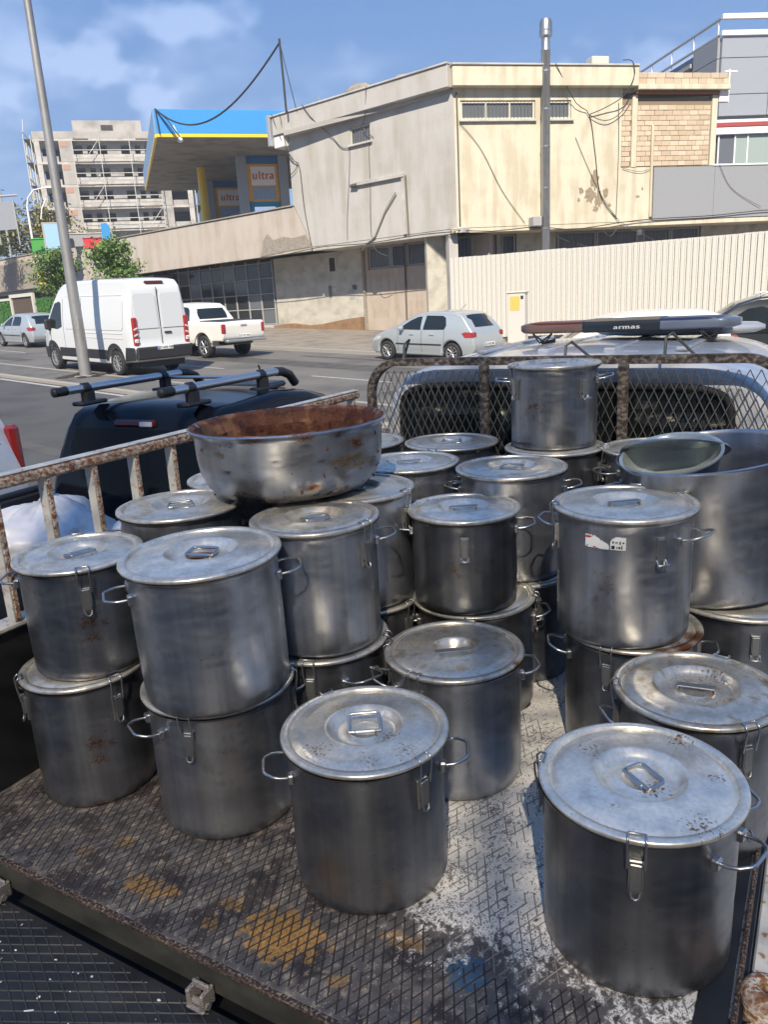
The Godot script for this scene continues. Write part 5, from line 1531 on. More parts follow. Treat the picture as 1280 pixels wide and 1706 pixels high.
# the dark pickup next to the truck, seen from behind; x = 0 at the cab's back
func make_near_pickup() -> void:
	var dir := Vector3(0.454, 0, -0.891)
	var b := heading(dir)
	var mid := Vector3(-1.79, 0, -5.52)
	var t := thing("pickup_truck", "dark blue pickup with silver roof bars standing next to the side rail", "pickup", Vector3(mid.x, 0.14, mid.z), b)
	var wf := func(x: float, y: float) -> float:
		var w := 0.86 - 0.15 * smooth(1.05, 1.7, y)
		return w * (1.0 - 0.1 * pow(smooth(2.6, 3.6, x), 2.0))
	var body := mat(lin(0.006, 0.008, 0.012), 0.16)
	body.metallic_specular = 0.34
	var black_glass := mat(lin(0.004, 0.005, 0.006), 0.05)
	black_glass.metallic_specular = 0.26
	var o := [Vector2(-0.06, 0.5), Vector2(-0.08, 1.0), Vector2(-0.04, 1.12), Vector2(0.06, 1.5), Vector2(0.12, 1.6), Vector2(0.22, 1.645), Vector2(0.9, 1.68), Vector2(1.3, 1.64), Vector2(1.6, 1.56), Vector2(2.3, 1.08), Vector2(3.3, 0.95), Vector2(3.55, 0.7), Vector2(3.5, 0.4), Vector2(0.3, 0.4)]
	part("cab", shell(o, wf, 0.07, 0.25, 0.035), body, t)
	part("rear_window", cross_pane(Vector2(-0.045, 1.0), Vector2(0.075, 1.50), 0.76, 0.64, 0.014, 0.02), black_glass, t)
	var m := MB.new()
	side_skin(m, pv([Vector2(0.3, 1.1), Vector2(0.36, 1.46), Vector2(0.5, 1.54), Vector2(1.0, 1.56), Vector2(1.4, 1.48), Vector2(1.95, 1.14), Vector2(1.9, 1.08)]), wf, 0.006, 0.2)
	part("window", m, M.glass, t)
	m = MB.new()
	m.box(Vector3(0.075, 1.545, -0.02), Vector3(0.05, 0.055, 0.40), Basis(Vector3(0, 0, 1), -0.25), 0.015)
	var bl := part("brake_light", m, mat(lin(0.1, 0.01, 0.012), 0.18), t)
	m = MB.new()
	m.box(Vector3(0.05, 1.545, 0.10), Vector3(0.012, 0.036, 0.12), Basis(Vector3(0, 0, 1), -0.25), 0.004)
	part("lens", m, M.clear_lens, bl)
	for sg in [-1.0, 1.0]:
		m = MB.new()
		var z: float = sg * 0.50
		var pts := []
		for x in [-0.12, 0.2, 0.7, 1.2]: pts.append(Vector3(x, 1.80, z))
		m.tube(pts, 0.031, 14)
		var rl := part("roof_bar", m, M.alu, t)
		m = MB.new()
		m.tube([Vector3(-0.19, 1.80, z), Vector3(-0.175, 1.80, z), Vector3(-0.09, 1.80, z), Vector3(-0.08, 1.80, z)], 0.034, 14)
		m.ball(Vector3(-0.185, 1.80, z), Vector3(0.02, 0.032, 0.032), 12)
		m.tube([Vector3(1.17, 1.80, z), Vector3(1.25, 1.795, z), Vector3(1.36, 1.76, z), Vector3(1.44, 1.68, z)], 0.037, 14)
		part("end_cap", m, M.black_plastic, rl)
		for x in [0.10, 0.95]:
			m = MB.new()
			m.box(Vector3(x, 1.80, z), Vector3(0.12, 0.08, 0.08), Basis(), 0.03)
			m.box(Vector3(x + 0.02, 1.74, z), Vector3(0.11, 0.11, 0.07), Basis(), 0.02)
			m.box(Vector3(x + 0.03, 1.69, z), Vector3(0.26, 0.03, 0.12), Basis(), 0.012)
			part("foot", m, M.black_plastic, rl)
	m = MB.new()
	m.tube([Vector3(1.0, 1.78, -0.5), Vector3(1.0, 1.78, 0.5)], 0.014, 8)
	part("cross_bar", m, M.alu, t)
	m = MB.new()
	m.tube([Vector3(1.55, 1.6, 0.12), Vector3(1.47, 1.83, 0.12)], 0.008, 6)
	part("aerial", m, M.black_plastic, t)
	m = MB.new()
	m.box(Vector3(1.45, 1.66, 0.05), Vector3(0.34, 0.05, 0.5), Basis(), 0.02)
	part("roof_lamp", m, M.dark_case, t)
	m = MB.new()
	m.box(Vector3(1.40, 1.665, -0.26), Vector3(0.2, 0.04, 0.14), Basis(), 0.015)
	part("roof_lamp_end", m, M.orange_lens, t)
	# load bed with its rim
	for q in [[Vector3(-1.75, 0.5, -0.86), Vector3(-0.1, 1.07, -0.78)], [Vector3(-1.75, 0.5, 0.78), Vector3(-0.1, 1.07, 0.86)], [Vector3(-1.8, 0.5, -0.86), Vector3(-1.72, 1.07, 0.86)], [Vector3(-1.72, 0.5, -0.8), Vector3(-0.1, 0.56, 0.8)]]:
		m = MB.new()
		m.span(q[0], q[1], 0.02)
		part("bed_wall", m, M.black_plastic, t)
	m = MB.new()
	m.tube([Vector3(-0.12, 1.08, -0.82), Vector3(-1.74, 1.08, -0.82), Vector3(-1.76, 1.08, 0.82), Vector3(-0.12, 1.08, 0.82)], 0.03, 10)
	part("bed_rim", m, M.black_plastic, t)
	for z in [-0.74, 0.74]:
		wheel(t, 2.75, z, 0.36, 6, 0.24); wheel(t, -0.75, z, 0.36, 6, 0.24)
	# bags in the bed
	var nz := noise(2.6, 4, 91)
	var defs := [[-0.62, -0.30, 0.52, 0.44, 0.30, 1.0], [-1.0, 0.34, 0.42, 0.36, 0.24, 2.0], [-1.35, -0.42, 0.32, 0.34, 0.25, 3.0], [-0.4, 0.46, 0.32, 0.30, 0.26, 4.0]]
	var names := ["largest white plastic sack heaped in the dark pickup's load bed below its rear window", "white plastic sack in the pickup bed nearest the truck's side rail", "thin white plastic bag with pinkish contents at the left end of the pickup bed", "white plastic sack behind the rail posts under the pickup's right rear corner"]
	for i in 4:
		var q: Array = defs[i]
		m = MB.new()
		var k := 72
		var g := []
		for r in k / 2 + 1:
			var line := []
			for c in k:
				var a := PI * r / (k / 2) - PI / 2
				var an := TAU * c / k
				var d := Vector3(cos(a) * sin(an), sin(a), cos(a) * cos(an))
				var fold := nz.get_noise_3d(d.x * 0.45 + q[5] * 5.0, d.y * 0.35, d.z * 0.45)
				var crease := absf(nz.get_noise_2d(an * 1.1 + q[5] * 9.0, d.y * 0.25))
				var rr := 0.96 + 0.20 * fold - 0.16 * crease * (0.35 + 0.65 * clampf(d.y + 0.2, 0.0, 1.0)) - 0.10 * clampf(d.y - 0.5, 0.0, 1.0) * sin(an * 7.0 + q[5])
				line.append(d * rr * Vector3(q[2], q[4], q[3]))
			g.append(line)
		for r in k / 2:
			for c in k:
				var P := []
				for e in [[r, c], [r, c + 1], [r + 1, c + 1], [r + 1, c]]:
					var ri: int = e[0]
					var A: Vector3 = g[ri][e[1] % k]
					var tx: Vector3 = g[ri][(e[1] + 1) % k] - g[ri][(e[1] + k - 1) % k]
					var ty: Vector3 = g[mini(ri + 1, k / 2)][e[1] % k] - g[maxi(ri - 1, 0)][e[1] % k]
					var nn := tx.cross(ty).normalized()
					if nn.length() < 0.5: nn = Vector3(0, signf(A.y), 0)
					if nn.dot(A) < 0: nn = -nn
					P.append([A, nn])
				m.squad(P[0][0], P[1][0], P[2][0], P[3][0], P[0][1], P[1][1], P[2][1], P[3][1])
		m.tube([Vector3(0.05, q[4] * 0.92, 0), Vector3(0.08, q[4] * 1.12, 0.03), Vector3(0.03, q[4] * 1.16, 0.06)], 0.02, 7, false, 0.03)
		var o2 := part(numbered("plastic_sack"), m, M.bag, self)
		o2.transform = t.transform * Transform3D(Basis(), Vector3(q[0], 0.57 + q[4] * 0.9, q[1]))
		tag(o2, names[i], "plastic bag", "white plastic sacks in the pickup bed")

# ---- street
func road_sheet(s0: float, s1: float, w0: float, w1: float, up: float, step := 6.0) -> MB:
	var m := MB.new()
	var n := maxi(1, int((s1 - s0) / step))
	for i in n:
		var a := lerpf(s0, s1, float(i) / n)
		var b := lerpf(s0, s1, float(i + 1) / n)
		m.quad(road(a, w0, up), road(b, w0, up), road(b, w1, up), road(a, w1, up), Vector3.UP)
	return m
func kerb_line(s0: float, s1: float, w: float, wd: float, h: float) -> MB:
	var m := MB.new()
	var n := int((s1 - s0) / 3.0)
	for i in n:
		var a := lerpf(s0, s1, float(i) / n)
		var b := lerpf(s0, s1, float(i + 1) / n)
		m.bar(road(a, w, h * 0.5 - 0.1), road(b, w, h * 0.5 - 0.1), wd, h + 0.2, Vector3.UP, 0.015)
	return m
func make_street() -> void:
	var m := MB.new()
	var xs := []
	for i in 41: xs.append(-400.0 + 20.0 * i)
	for i in 40:
		for j in 40:
			m.quad(gp(xs[i], xs[j]), gp(xs[i + 1], xs[j]), gp(xs[i + 1], xs[j + 1]), gp(xs[i], xs[j + 1]), Vector3.UP)
	structure("ground", m, mat(lin(0.24, 0.22, 0.19), 0.95, 0.0, M.grit, 0.5, M.blot, 0.05))
	structure("near_carriageway", road_sheet(-40, 110, -2.0, 9.75, 0.012), M.shaded_asphalt)
	structure("far_carriageway", road_sheet(-40, 110, 11.45, 20.0, 0.012), M.asphalt)
	structure("median", road_sheet(-40, 110, 9.9, 11.3, 0.10), M.median)
	structure("median_kerb", kerb_line(-40, 110, 9.82, 0.15, 0.105), M.kerb)
	structure("median_kerb", kerb_line(-40, 110, 11.38, 0.15, 0.105), M.kerb)
	for q in [[9.45, 9.6], [11.62, 11.78]]:
		structure("road_line", road_sheet(-40, 110, q[0], q[1], 0.018), M.mark)
	for k in 16:
		structure("lane_dash", road_sheet(-8.0 + 7.0 * k, -5.0 + 7.0 * k, 14.55, 14.68, 0.018), M.mark)
	m = road_sheet(-40, 110, 20.15, 34.0, 0.14)
	structure("pavement", m, M.pavement)
	structure("kerb", kerb_line(-40, 110, 20.07, 0.16, 0.145), M.kerb)
	for z in [[14, 24, 16.2, 17.4], [30, 37, 12.6, 13.2], [4, 12, 13.0, 13.9], [10, 21, 18.6, 18.9], [24, 27, 7.4, 8.8], [8, 30, 5.2, 5.5]]:
		structure("road_repair", road_sheet(z[0], z[1], z[2], z[3], 0.0155, 2.0), M.patch)
	m = MB.new()
	m.lathe([Vector2(0.36, 0.0), Vector2(0.34, 0.012), Vector2(0.3, 0.014), Vector2(0, 0.014)], 28)
	var mh := structure("manhole", m, M.kerb)
	mh.position = road(22.2, 8.0, 0.012)
	# litter on the far gutter
	for i in 7:
		m = MB.new()
		var p := road(rng.randf_range(16, 40), rng.randf_range(19.0, 21.0), 0.02)
		m.box(Vector3.ZERO, Vector3(rng.randf_range(0.1, 0.3), 0.05, rng.randf_range(0.08, 0.2)), Basis(Vector3.UP, rng.randf() * 3.0), 0.02)
		var o := part(numbered("litter"), m, M.white_sheet, self)
		o.position = Vector3(p.x, ground_y(p) + (0.19 if p.dot(RW) > 20.2 else 0.05), p.z)
		tag(o, "scrap of pale litter lying in the far gutter", "litter", "litter along the far kerb")
	# lamp post on the median
	var base := road(21.51, 10.85, 0.1)
	var t := thing("lamp_post", "tall bare grey steel lamp post standing on the median in front of the white van", "lamp post", base)
	m = MB.new()
	m.tube([Vector3(0, 0, 0), Vector3(0, 3, 0), Vector3(0, 6, 0), Vector3(0, 9, 0), Vector3(0, 12.5, 0)], 0.165, 10, false, 0.075)
	part("shaft", m, M.pole, t)
	m = MB.new()
	m.box(Vector3(0, 0.02, 0), Vector3(0.5, 0.04, 0.5), Basis(), 0.01)
	part("base_plate", m, M.pole, t)
	m = MB.new()
	m.box(Vector3(0.02, 1.5, 0.13), Vector3(0.14, 0.36, 0.03), Basis(), 0.01)
	part("service_door", m, M.pole, t)
	m = MB.new()
	m.tube([Vector3(0, 12.4, 0), Vector3(0, 13.0, 0), Vector3(-0.5, 13.4, 0), Vector3(-1.6, 13.6, 0)], 0.06, 8)
	m.box(Vector3(-1.9, 13.6, 0), Vector3(0.7, 0.12, 0.28), Basis(), 0.04)
	part("lamp_arm", m, M.pole, t)
	m = MB.new()
	for i in 40:
		var a := rng.randf() * TAU
		var r := rng.randf() * 0.7
		m.ball(Vector3(cos(a) * r, 0.0, sin(a) * r), Vector3(0.16, rng.randf_range(0.03, 0.14) * (1.0 - r), 0.16), 6)
	var so := part(numbered("soil_heap"), m, mat(lin(0.04, 0.033, 0.028), 0.95, 0.0, M.grit, 3.0), self)
	so.position = base + Vector3(-0.25, 0.0, -0.1)
	tag(so, "low dark heap of soil around the foot of the lamp post", "soil heap")
func gp(x: float, z: float) -> Vector3:
	var p := Vector3(x, 0, z)
	p.y = ground_y(p) - 0.01
	return p

# ---- main building
const CORNER := Vector3(3.731, 0, -34.056)
func make_building() -> void:
	var t := thing("commercial_building", "two storey cream and grey building with a jutting upper floor and a tall steel flue", "building", CORNER)
	var left := Transform3D(Basis(-RS, Vector3.UP, -RW).orthonormalized(), Vector3.ZERO)
	var e := Vector3(cos(deg_to_rad(12)), 0, -sin(deg_to_rad(12)))
	var right := Transform3D(Basis(e, Vector3.UP, e.cross(Vector3.UP)), Vector3.ZERO)
	var m: MB
	var put := func(called: String, mm: MB, mt: Material, xf: Transform3D, parent: Node = t) -> Node3D:
		var o := part(called, mm, mt, parent)
		if parent == t: o.transform = xf
		return o
	# upper floor
	m = MB.new()
	m.prism(pv([Vector2(-10.05, 10.6), Vector2(-10.05, 7.3), Vector2(-8.85, 5.19), Vector2(-5.87, 5.19), Vector2(-5.87, 10.6)]), -0.4, 0.0)
	m.span(Vector3(-5.87, 5.19, -0.4), Vector3(-4.6, 9.28, 0.0)); m.span(Vector3(-5.87, 10.02, -0.4), Vector3(-4.6, 10.6, 0.0)); m.span(Vector3(-4.6, 5.19, -0.4), Vector3(-0.004, 10.6, 0.0))
	put.call("upper_wall", m, M.grey_wall, left)
	m = MB.new()
	m.span(Vector3(-10.05, 5.3, -6.0), Vector3(-9.8, 10.5, -0.41))
	put.call("end_wall", m, M.grey_wall, left)
	m = MB.new()
	for q in [[0.0, 0.28, 5.19, 10.6], [0.28, 3.52, 5.19, 9.3], [0.28, 3.52, 10.02, 10.6], [3.52, 3.98, 5.19, 10.6], [3.98, 5.12, 5.19, 9.3], [3.98, 5.12, 10.02, 10.6], [5.12, 7.45, 5.19, 10.6], [7.45, 8.95, 5.19, 7.38]]:
		m.span(Vector3(q[0], q[2], -0.4), Vector3(q[1], q[3], 0.0))
	put.call("upper_wall", m, M.cream, right)
	m = MB.new()
	m.span(Vector3(-8.9, 5.0, -2.2), Vector3(0.3, 5.186, -0.02))
	put.call("floor_slab", m, M.grey_wall, left)
	m = MB.new()
	m.span(Vector3(-0.2, 5.0, -2.2), Vector3(20, 5.186, -0.02))
	put.call("floor_slab", m, M.cream, right)
	m = MB.new()
	m.span(Vector3(-10.7, 10.46, -0.3), Vector3(0.0, 11.28, 0.38), 0.02)
	put.call("parapet", m, M.grey_wall, left)
	m = MB.new()
	m.span(Vector3(-10.75, 11.28, -0.32), Vector3(0.02, 11.35, 0.44), 0.01)
	put.call("coping", m, M.pale_conc, left)
	m = MB.new()
	m.span(Vector3(-0.13, 10.46, -0.3), Vector3(7.98, 11.2, 0.38), 0.02)
	put.call("parapet", m, M.cream, right)
	m = MB.new()
	m.span(Vector3(-0.16, 11.2, -0.32), Vector3(7.98, 11.27, 0.44), 0.01)
	put.call("coping", m, M.pale_conc, right)
	m = MB.new()
	m.prism(pv([Vector2(0, 0), Vector2(-7.5, -6.2), Vector2(0, -14), Vector2(9, -12), Vector2(12.2, -2.7)]), -10.5, -10.3)
	var rf := put.call("roof", m, M.concrete, Transform3D(Basis(Vector3.RIGHT, PI / 2) , Vector3.ZERO))
	rf.transform = Transform3D(Basis(Vector3.RIGHT, Vector3(0, 0, 1), Vector3(0, -1, 0)), Vector3.ZERO)
	m = MB.new()
	m.span(Vector3(-10.98, 10.0, -1.0), Vector3(-10.76, 11.4, 0.5), 0.02)
	put.call("end_fin", m, M.panel_grey, left)
	m = MB.new()
	m.span(Vector3(-10.74, 9.9, -0.5), Vector3(-10.06, 10.44, 0.3), 0.02)
	put.call("end_box", m, M.white_sheet, left)
	# upper windows
	upper_window(t, left, -5.87, -4.60, 9.28, 10.02, 1)
	upper_window(t, right, 0.30, 3.50, 9.32, 10.0, 3)
	upper_window(t, right, 4.0, 5.10, 9.32, 10.0, 1)
	for q in [[left, -5.95, -4.5], [right, 0.2, 3.52], [right, 3.95, 5.2]]:
		m = MB.new()
		m.span(Vector3(q[1], 9.22, 0.004), Vector3(q[2], 9.30, 0.12), 0.01)
		put.call("sill", m, M.pale_conc, q[0])
	# block infill at the right end
	m = MB.new()
	m.span(Vector3(7.45, 7.38, -0.4), Vector3(11.95, 10.1, -0.06))
	put.call("infill_backing", m, M.mortar, right)
	var sizes := []
	for q in [[7.48, 7.9, 7.42, 10.0, 0.0], [8.2, 11.68, 7.42, 10.0, 0.0]]:
		var rows := int((q[3] - q[2]) / 0.2)
		for r in rows:
			var a: float = q[0] - (0.2 if r % 2 == 1 else 0.0) - rng.randf() * 0.05
			while a < q[1] - 0.05:
				var L := rng.randf_range(0.36, 0.44)
				var x0 := maxf(a, q[0])
				var x1 := minf(a + L - 0.014, q[1])
				if x1 - x0 > 0.06:
					var bm := MB.new()
					bm.span(Vector3(x0, q[2] + r * 0.2 + 0.006, -0.07), Vector3(x1, q[2] + r * 0.2 + 0.192, -0.035 + rng.randf() * 0.025), 0.008)
					put.call("block", bm, M.block[rng.randi() % 4], right)
				a += L
	for r in 2:
		var a := 8.0
		while a < 12.2:
			var L := rng.randf_range(0.36, 0.46)
			var bm := MB.new()
			bm.span(Vector3(a, 10.56 + r * 0.22, -0.2), Vector3(minf(a + L - 0.012, 12.3), 10.77 + r * 0.22, 0.26 + rng.randf() * 0.03), 0.012)
			put.call("block", bm, M.block[rng.randi() % 4], right)
			a += L
	m = MB.new()
	m.span(Vector3(8.0, 10.34, -0.4), Vector3(12.35, 10.55, 0.34), 0.02)
	put.call("ring_beam", m, M.cream, right)
	m = MB.new()
	m.span(Vector3(8.0, 10.22, -0.3), Vector3(11.95, 10.335, 0.2), 0.02)
	put.call("rusty_beam", m, M.rust_flat, right)
	for q in [[7.92, 8.16], [11.72, 11.98]]:
		m = MB.new()
		m.span(Vector3(q[0], 7.38, -0.3), Vector3(q[1], 10.21, 0.03), 0.01)
		put.call("column", m, M.cream, right)
	m = MB.new()
	m.span(Vector3(12.0, 9.9, -0.1), Vector3(12.45, 10.5, 0.1), 0.02)
	m.span(Vector3(12.44, 9.9, -0.02), Vector3(12.5, 11.2, 0.04))
	m.span(Vector3(12.25, 11.08, -0.02), Vector3(12.85, 11.14, 0.04))
	put.call("wall_bracket", m, M.white_sheet, right)
	m = MB.new()
	m.tube([Vector3(8.9, 5.35, 0.06), Vector3(8.88, 9.05, 0.06)], 0.06, 10)
	put.call("drain_pipe", m, M.cream, right)
	m = MB.new()
	m.tube([Vector3(0.12, 5.3, 0.05), Vector3(0.12, 10.3, 0.05)], 0.035, 8)
	put.call("drain_pipe", m, M.bars, right)
	# grey annex
	for k in 4:
		m = MB.new()
		m.span(Vector3(9.03 + 3.0 * k + 0.006, 5.2, -0.4), Vector3(9.03 + 3.0 * (k + 1) - 0.006, 7.36, 0.02), 0.006)
		put.call("annex_panel", m, M.annex, right)
	m = MB.new()
	m.span(Vector3(11.9, 7.365, -0.4), Vector3(21, 7.44, 0.06), 0.01)
	put.call("annex_coping", m, M.white_sheet, right)
	# flue
	m = MB.new()
	m.lathe([Vector2(0, 0.6), Vector2(0.185, 0.6), Vector2(0.185, 11.7), Vector2(0.2, 11.72), Vector2(0.2, 11.76), Vector2(0.17, 11.8), Vector2(0.17, 12.2), Vector2(0.25, 12.25), Vector2(0.25, 12.75), Vector2(0.2, 12.85), Vector2(0, 12.85)], 32)
	var fl: Node3D = put.call("flue", m, M.flue, right)
	fl.position = right.basis * Vector3(3.83, 0, 0.32)
	for y in [3.4, 5.0, 6.6, 8.2, 9.6, 11.0, 12.45]:
		m = MB.new()
		var r := 0.192 if y < 12 else 0.256
		m.lathe([Vector2(r - 0.01, y - 0.04), Vector2(r + 0.006, y - 0.03), Vector2(r + 0.006, y + 0.03), Vector2(r - 0.01, y + 0.04)], 32)
		part("collar", m, M.flue, fl)
	m = MB.new()
	m.span(Vector3(3.2, 5.1, -0.05), Vector3(3.6, 5.5, 0.5), 0.03)
	put.call("flue_bracket", m, M.frame_grey, right)
	# ground floor, set back under the jutting floor
	var gl := left
	gl.origin = left.basis.z * -1.9 - left.basis.x * 1.2
	m = MB.new()
	m.span(Vector3(-13.0, 0.6, -0.3), Vector3(-6.1, 5.0, 0.0))
	put.call("ground_wall", m, M.white_wall, gl)
	m = MB.new()
	for q in [[-6.1, -5.75, 0.4, 5.0], [-5.75, -1.25, 0.4, 3.95], [-1.25, 1.5, 0.4, 5.0]]:
		m.span(Vector3(q[0], q[2], -0.3), Vector3(q[1], q[3], 0.02))
	put.call("ground_wall", m, M.pink_wall, gl)
	m = MB.new()
	m.span(Vector3(-6.14, 0.5, 0.03), Vector3(-5.98, 5.0, 0.12), 0.01)
	put.call("pilaster", m, M.raw, gl)
	m = MB.new()
	m.tube([Vector3(-3.35, 1.0, 0.07), Vector3(-3.3, 4.98, 0.07)], 0.04, 8)
	put.call("drain_pipe", m, M.bars, gl)
	var wx := -5.73
	for w in [1.45, 1.0, 1.7]:
		ground_window(t, gl, wx + 0.02, wx + w - 0.02, 3.97, 4.98, w == 1.0)
		wx += w + 0.02
	for q in [[-8.55, -8.05, 4.05, 4.72]]:
		m = MB.new()
		m.span(Vector3(q[0], q[2], -0.2), Vector3(q[1], q[3], 0.008))
		put.call("vent", m, M.inside_shade, gl)
		m = MB.new()
		for k in 2:
			m.span(Vector3(q[0] - 0.05 + k * 0.52, q[2] - 0.05, 0.001), Vector3(q[0] + 0.03 + k * 0.52, q[3] + 0.05, 0.04))
		m.span(Vector3(q[0] + 0.03, q[3], 0.001), Vector3(q[1] - 0.03, q[3] + 0.06, 0.04))
		put.call("vent_frame", m, M.frame_white, gl)
	for q in [[-8.7, 2.75, 0.2, 0.6, M.pane_dim], [-7.2, 2.6, 0.35, 0.5, M.frame_grey], [-8.35, 3.0, 0.16, 0.2, M.frame_white], [-6.95, 3.05, 0.3, 0.25, M.bars]]:
		m = MB.new()
		m.span(Vector3(q[0], q[1], 0.004), Vector3(q[0] + q[2], q[1] + q[3], 0.012))
		put.call("torn_poster", m, q[4], gl)
	m = MB.new()
	m.prism(pv([Vector2(-13.0, 0.4), Vector2(-13.0, 1.42), Vector2(-11.6, 1.5), Vector2(-10.2, 1.36), Vector2(-9.0, 1.42), Vector2(-7.3, 1.62), Vector2(-6.2, 1.7), Vector2(-6.2, 0.4)]), 0.004, 0.36)
	put.call("plinth", m, M.earth, gl)
	# shop front: panes between bars
	m = MB.new()
	m.span(Vector3(-24.0, 0.6, -3.5), Vector3(-13.1, 5.0, -3.3))
	put.call("shop_back", m, M.inside_shade, gl)
	for i in 9:
		for j in 4:
			var x0 := -23.6 + 1.16 * i
			var y0 := 1.5 + 0.84 * j
			m = MB.new()
			m.span(Vector3(x0 + 0.05, y0 + 0.05, -0.05), Vector3(x0 + 1.11, y0 + 0.79, -0.03))
			put.call("pane", m, M.pane_dim if (i * 7 + j * 3) % 4 == 0 else M.pane_dark, gl)
	for i in 10:
		m = MB.new()
		m.span(Vector3(-23.64 + 1.16 * i, 1.3, -0.08), Vector3(-23.56 + 1.16 * i, 5.0, 0.02), 0.01)
		put.call("mullion", m, M.frame_grey, gl)
	for j in 5:
		m = MB.new()
		m.span(Vector3(-23.6, 1.47 + 0.84 * j, -0.07), Vector3(-13.1, 1.53 + 0.84 * j, 0.012), 0.01)
		put.call("transom", m, M.frame_grey, gl)
	m = MB.new()
	m.span(Vector3(-24.0, 0.5, -0.4), Vector3(-13.05, 1.46, -0.01))
	put.call("stall_riser", m, M.pale_conc, gl)
	# right ground floor: columns and the window strip above the hoarding
	var gr := right
	gr.origin = right.basis.z * -1.6
	m = MB.new()
	for q in [[-0.9, 0.25, 0.3, 5.0], [0.25, 20.0, 0.3, 4.0], [3.3, 5.2, 4.0, 5.0], [12.6, 20.0, 4.0, 5.0], [2.35, 2.55, 4.0, 5.0]]:
		m.span(Vector3(q[0], q[2], -0.3), Vector3(q[1], q[3], 0.0))
	put.call("ground_wall", m, M.white_wall, gr)
	for q in [[0.3, 2.3, true], [2.6, 3.25, false], [5.3, 7.2, false], [7.25, 9.3, false], [9.6, 11.0, false], [11.05, 12.5, false]]:
		ground_window(t, gr, q[0], q[1], 4.0, 4.97, q[2])
	m = MB.new()
	m.span(Vector3(-0.25, 0.4, -0.85), Vector3(0.15, 5.0, -0.4))
	put.call("column", m, M.grey_wall, right)
	# wall rail and pipes on the grey front
	m = MB.new()
	m.span(Vector3(-5.78, 7.55, 0.004), Vector3(-2.72, 7.72, 0.14), 0.01)
	m.span(Vector3(-2.88, 5.2, 0.004), Vector3(-2.72, 7.55, 0.1), 0.01)
	m.x = Transform3D(Basis(Vector3(0, 0, 1), 0.02), Vector3(0, 0.06, 0))
	put.call("sign_frame", m, M.pale_conc, left)
	m = MB.new()
	m.tube([Vector3(-5.9, 7.58, 0.1), Vector3(-5.5, 7.58, 0.12)], 0.09, 8)
	m.tube([Vector3(-2.62, 5.2, 0.04), Vector3(-2.66, 7.6, 0.04)], 0.03, 6)
	put.call("pipe_end", m, M.bars, left)
	m = MB.new()
	m.tube([Vector3(-3.2, 7.0, 0.12), Vector3(-3.9, 6.3, 0.1), Vector3(-4.6, 5.3, 0.08), Vector3(-5.2, 5.0, 0.04), Vector3(-6.0, 4.8, -0.5)], 0.04, 6)
	put.call("hose", m, M.pale_cable, left)
	# broken render
	m = MB.new()
	m.prism(pv([Vector2(-12.9, 5.02), Vector2(-12.6, 5.8), Vector2(-12.2, 6.1), Vector2(-11.8, 5.75), Vector2(-11.0, 5.85), Vector2(-10.2, 5.72), Vector2(-9.3, 5.8), Vector2(-8.9, 5.2), Vector2(-10.5, 5.15)]), 0.004, 0.02)
	put.call("bare_patch", m, M.raw, left)
	var scuff := mat(lin(0.42, 0.34, 0.23), 0.9, 0.0, M.grit, 1.5, M.blot, 1.2)
	for z in [[6.25, 6.9, 0.22, 0.42], [6.05, 6.3, 0.3, 0.34], [6.45, 6.15, 0.2, 0.4], [6.75, 6.4, 0.16, 0.22], [5.6, 6.5, 0.12, 0.2], [6.3, 5.75, 0.14, 0.16], [5.5, 6.15, 0.07, 0.1], [6.95, 5.9, 0.08, 0.1], [8.3, 6.2, 0.14, 0.07], [8.5, 6.5, 0.06, 0.08]]:
		var pts := PackedVector2Array()
		for k in 22:
			var an := TAU * k / 22.0
			var rr := rng.randf_range(0.55, 1.15)
			pts.append(Vector2(z[0] + cos(an) * z[2] * rr, z[1] + sin(an) * z[3] * rr))
		m = MB.new()
		m.prism(pts, 0.001 + z[2] * 0.004, 0.002 + z[2] * 0.004)
		put.call("bare_patch", m, scuff, right)
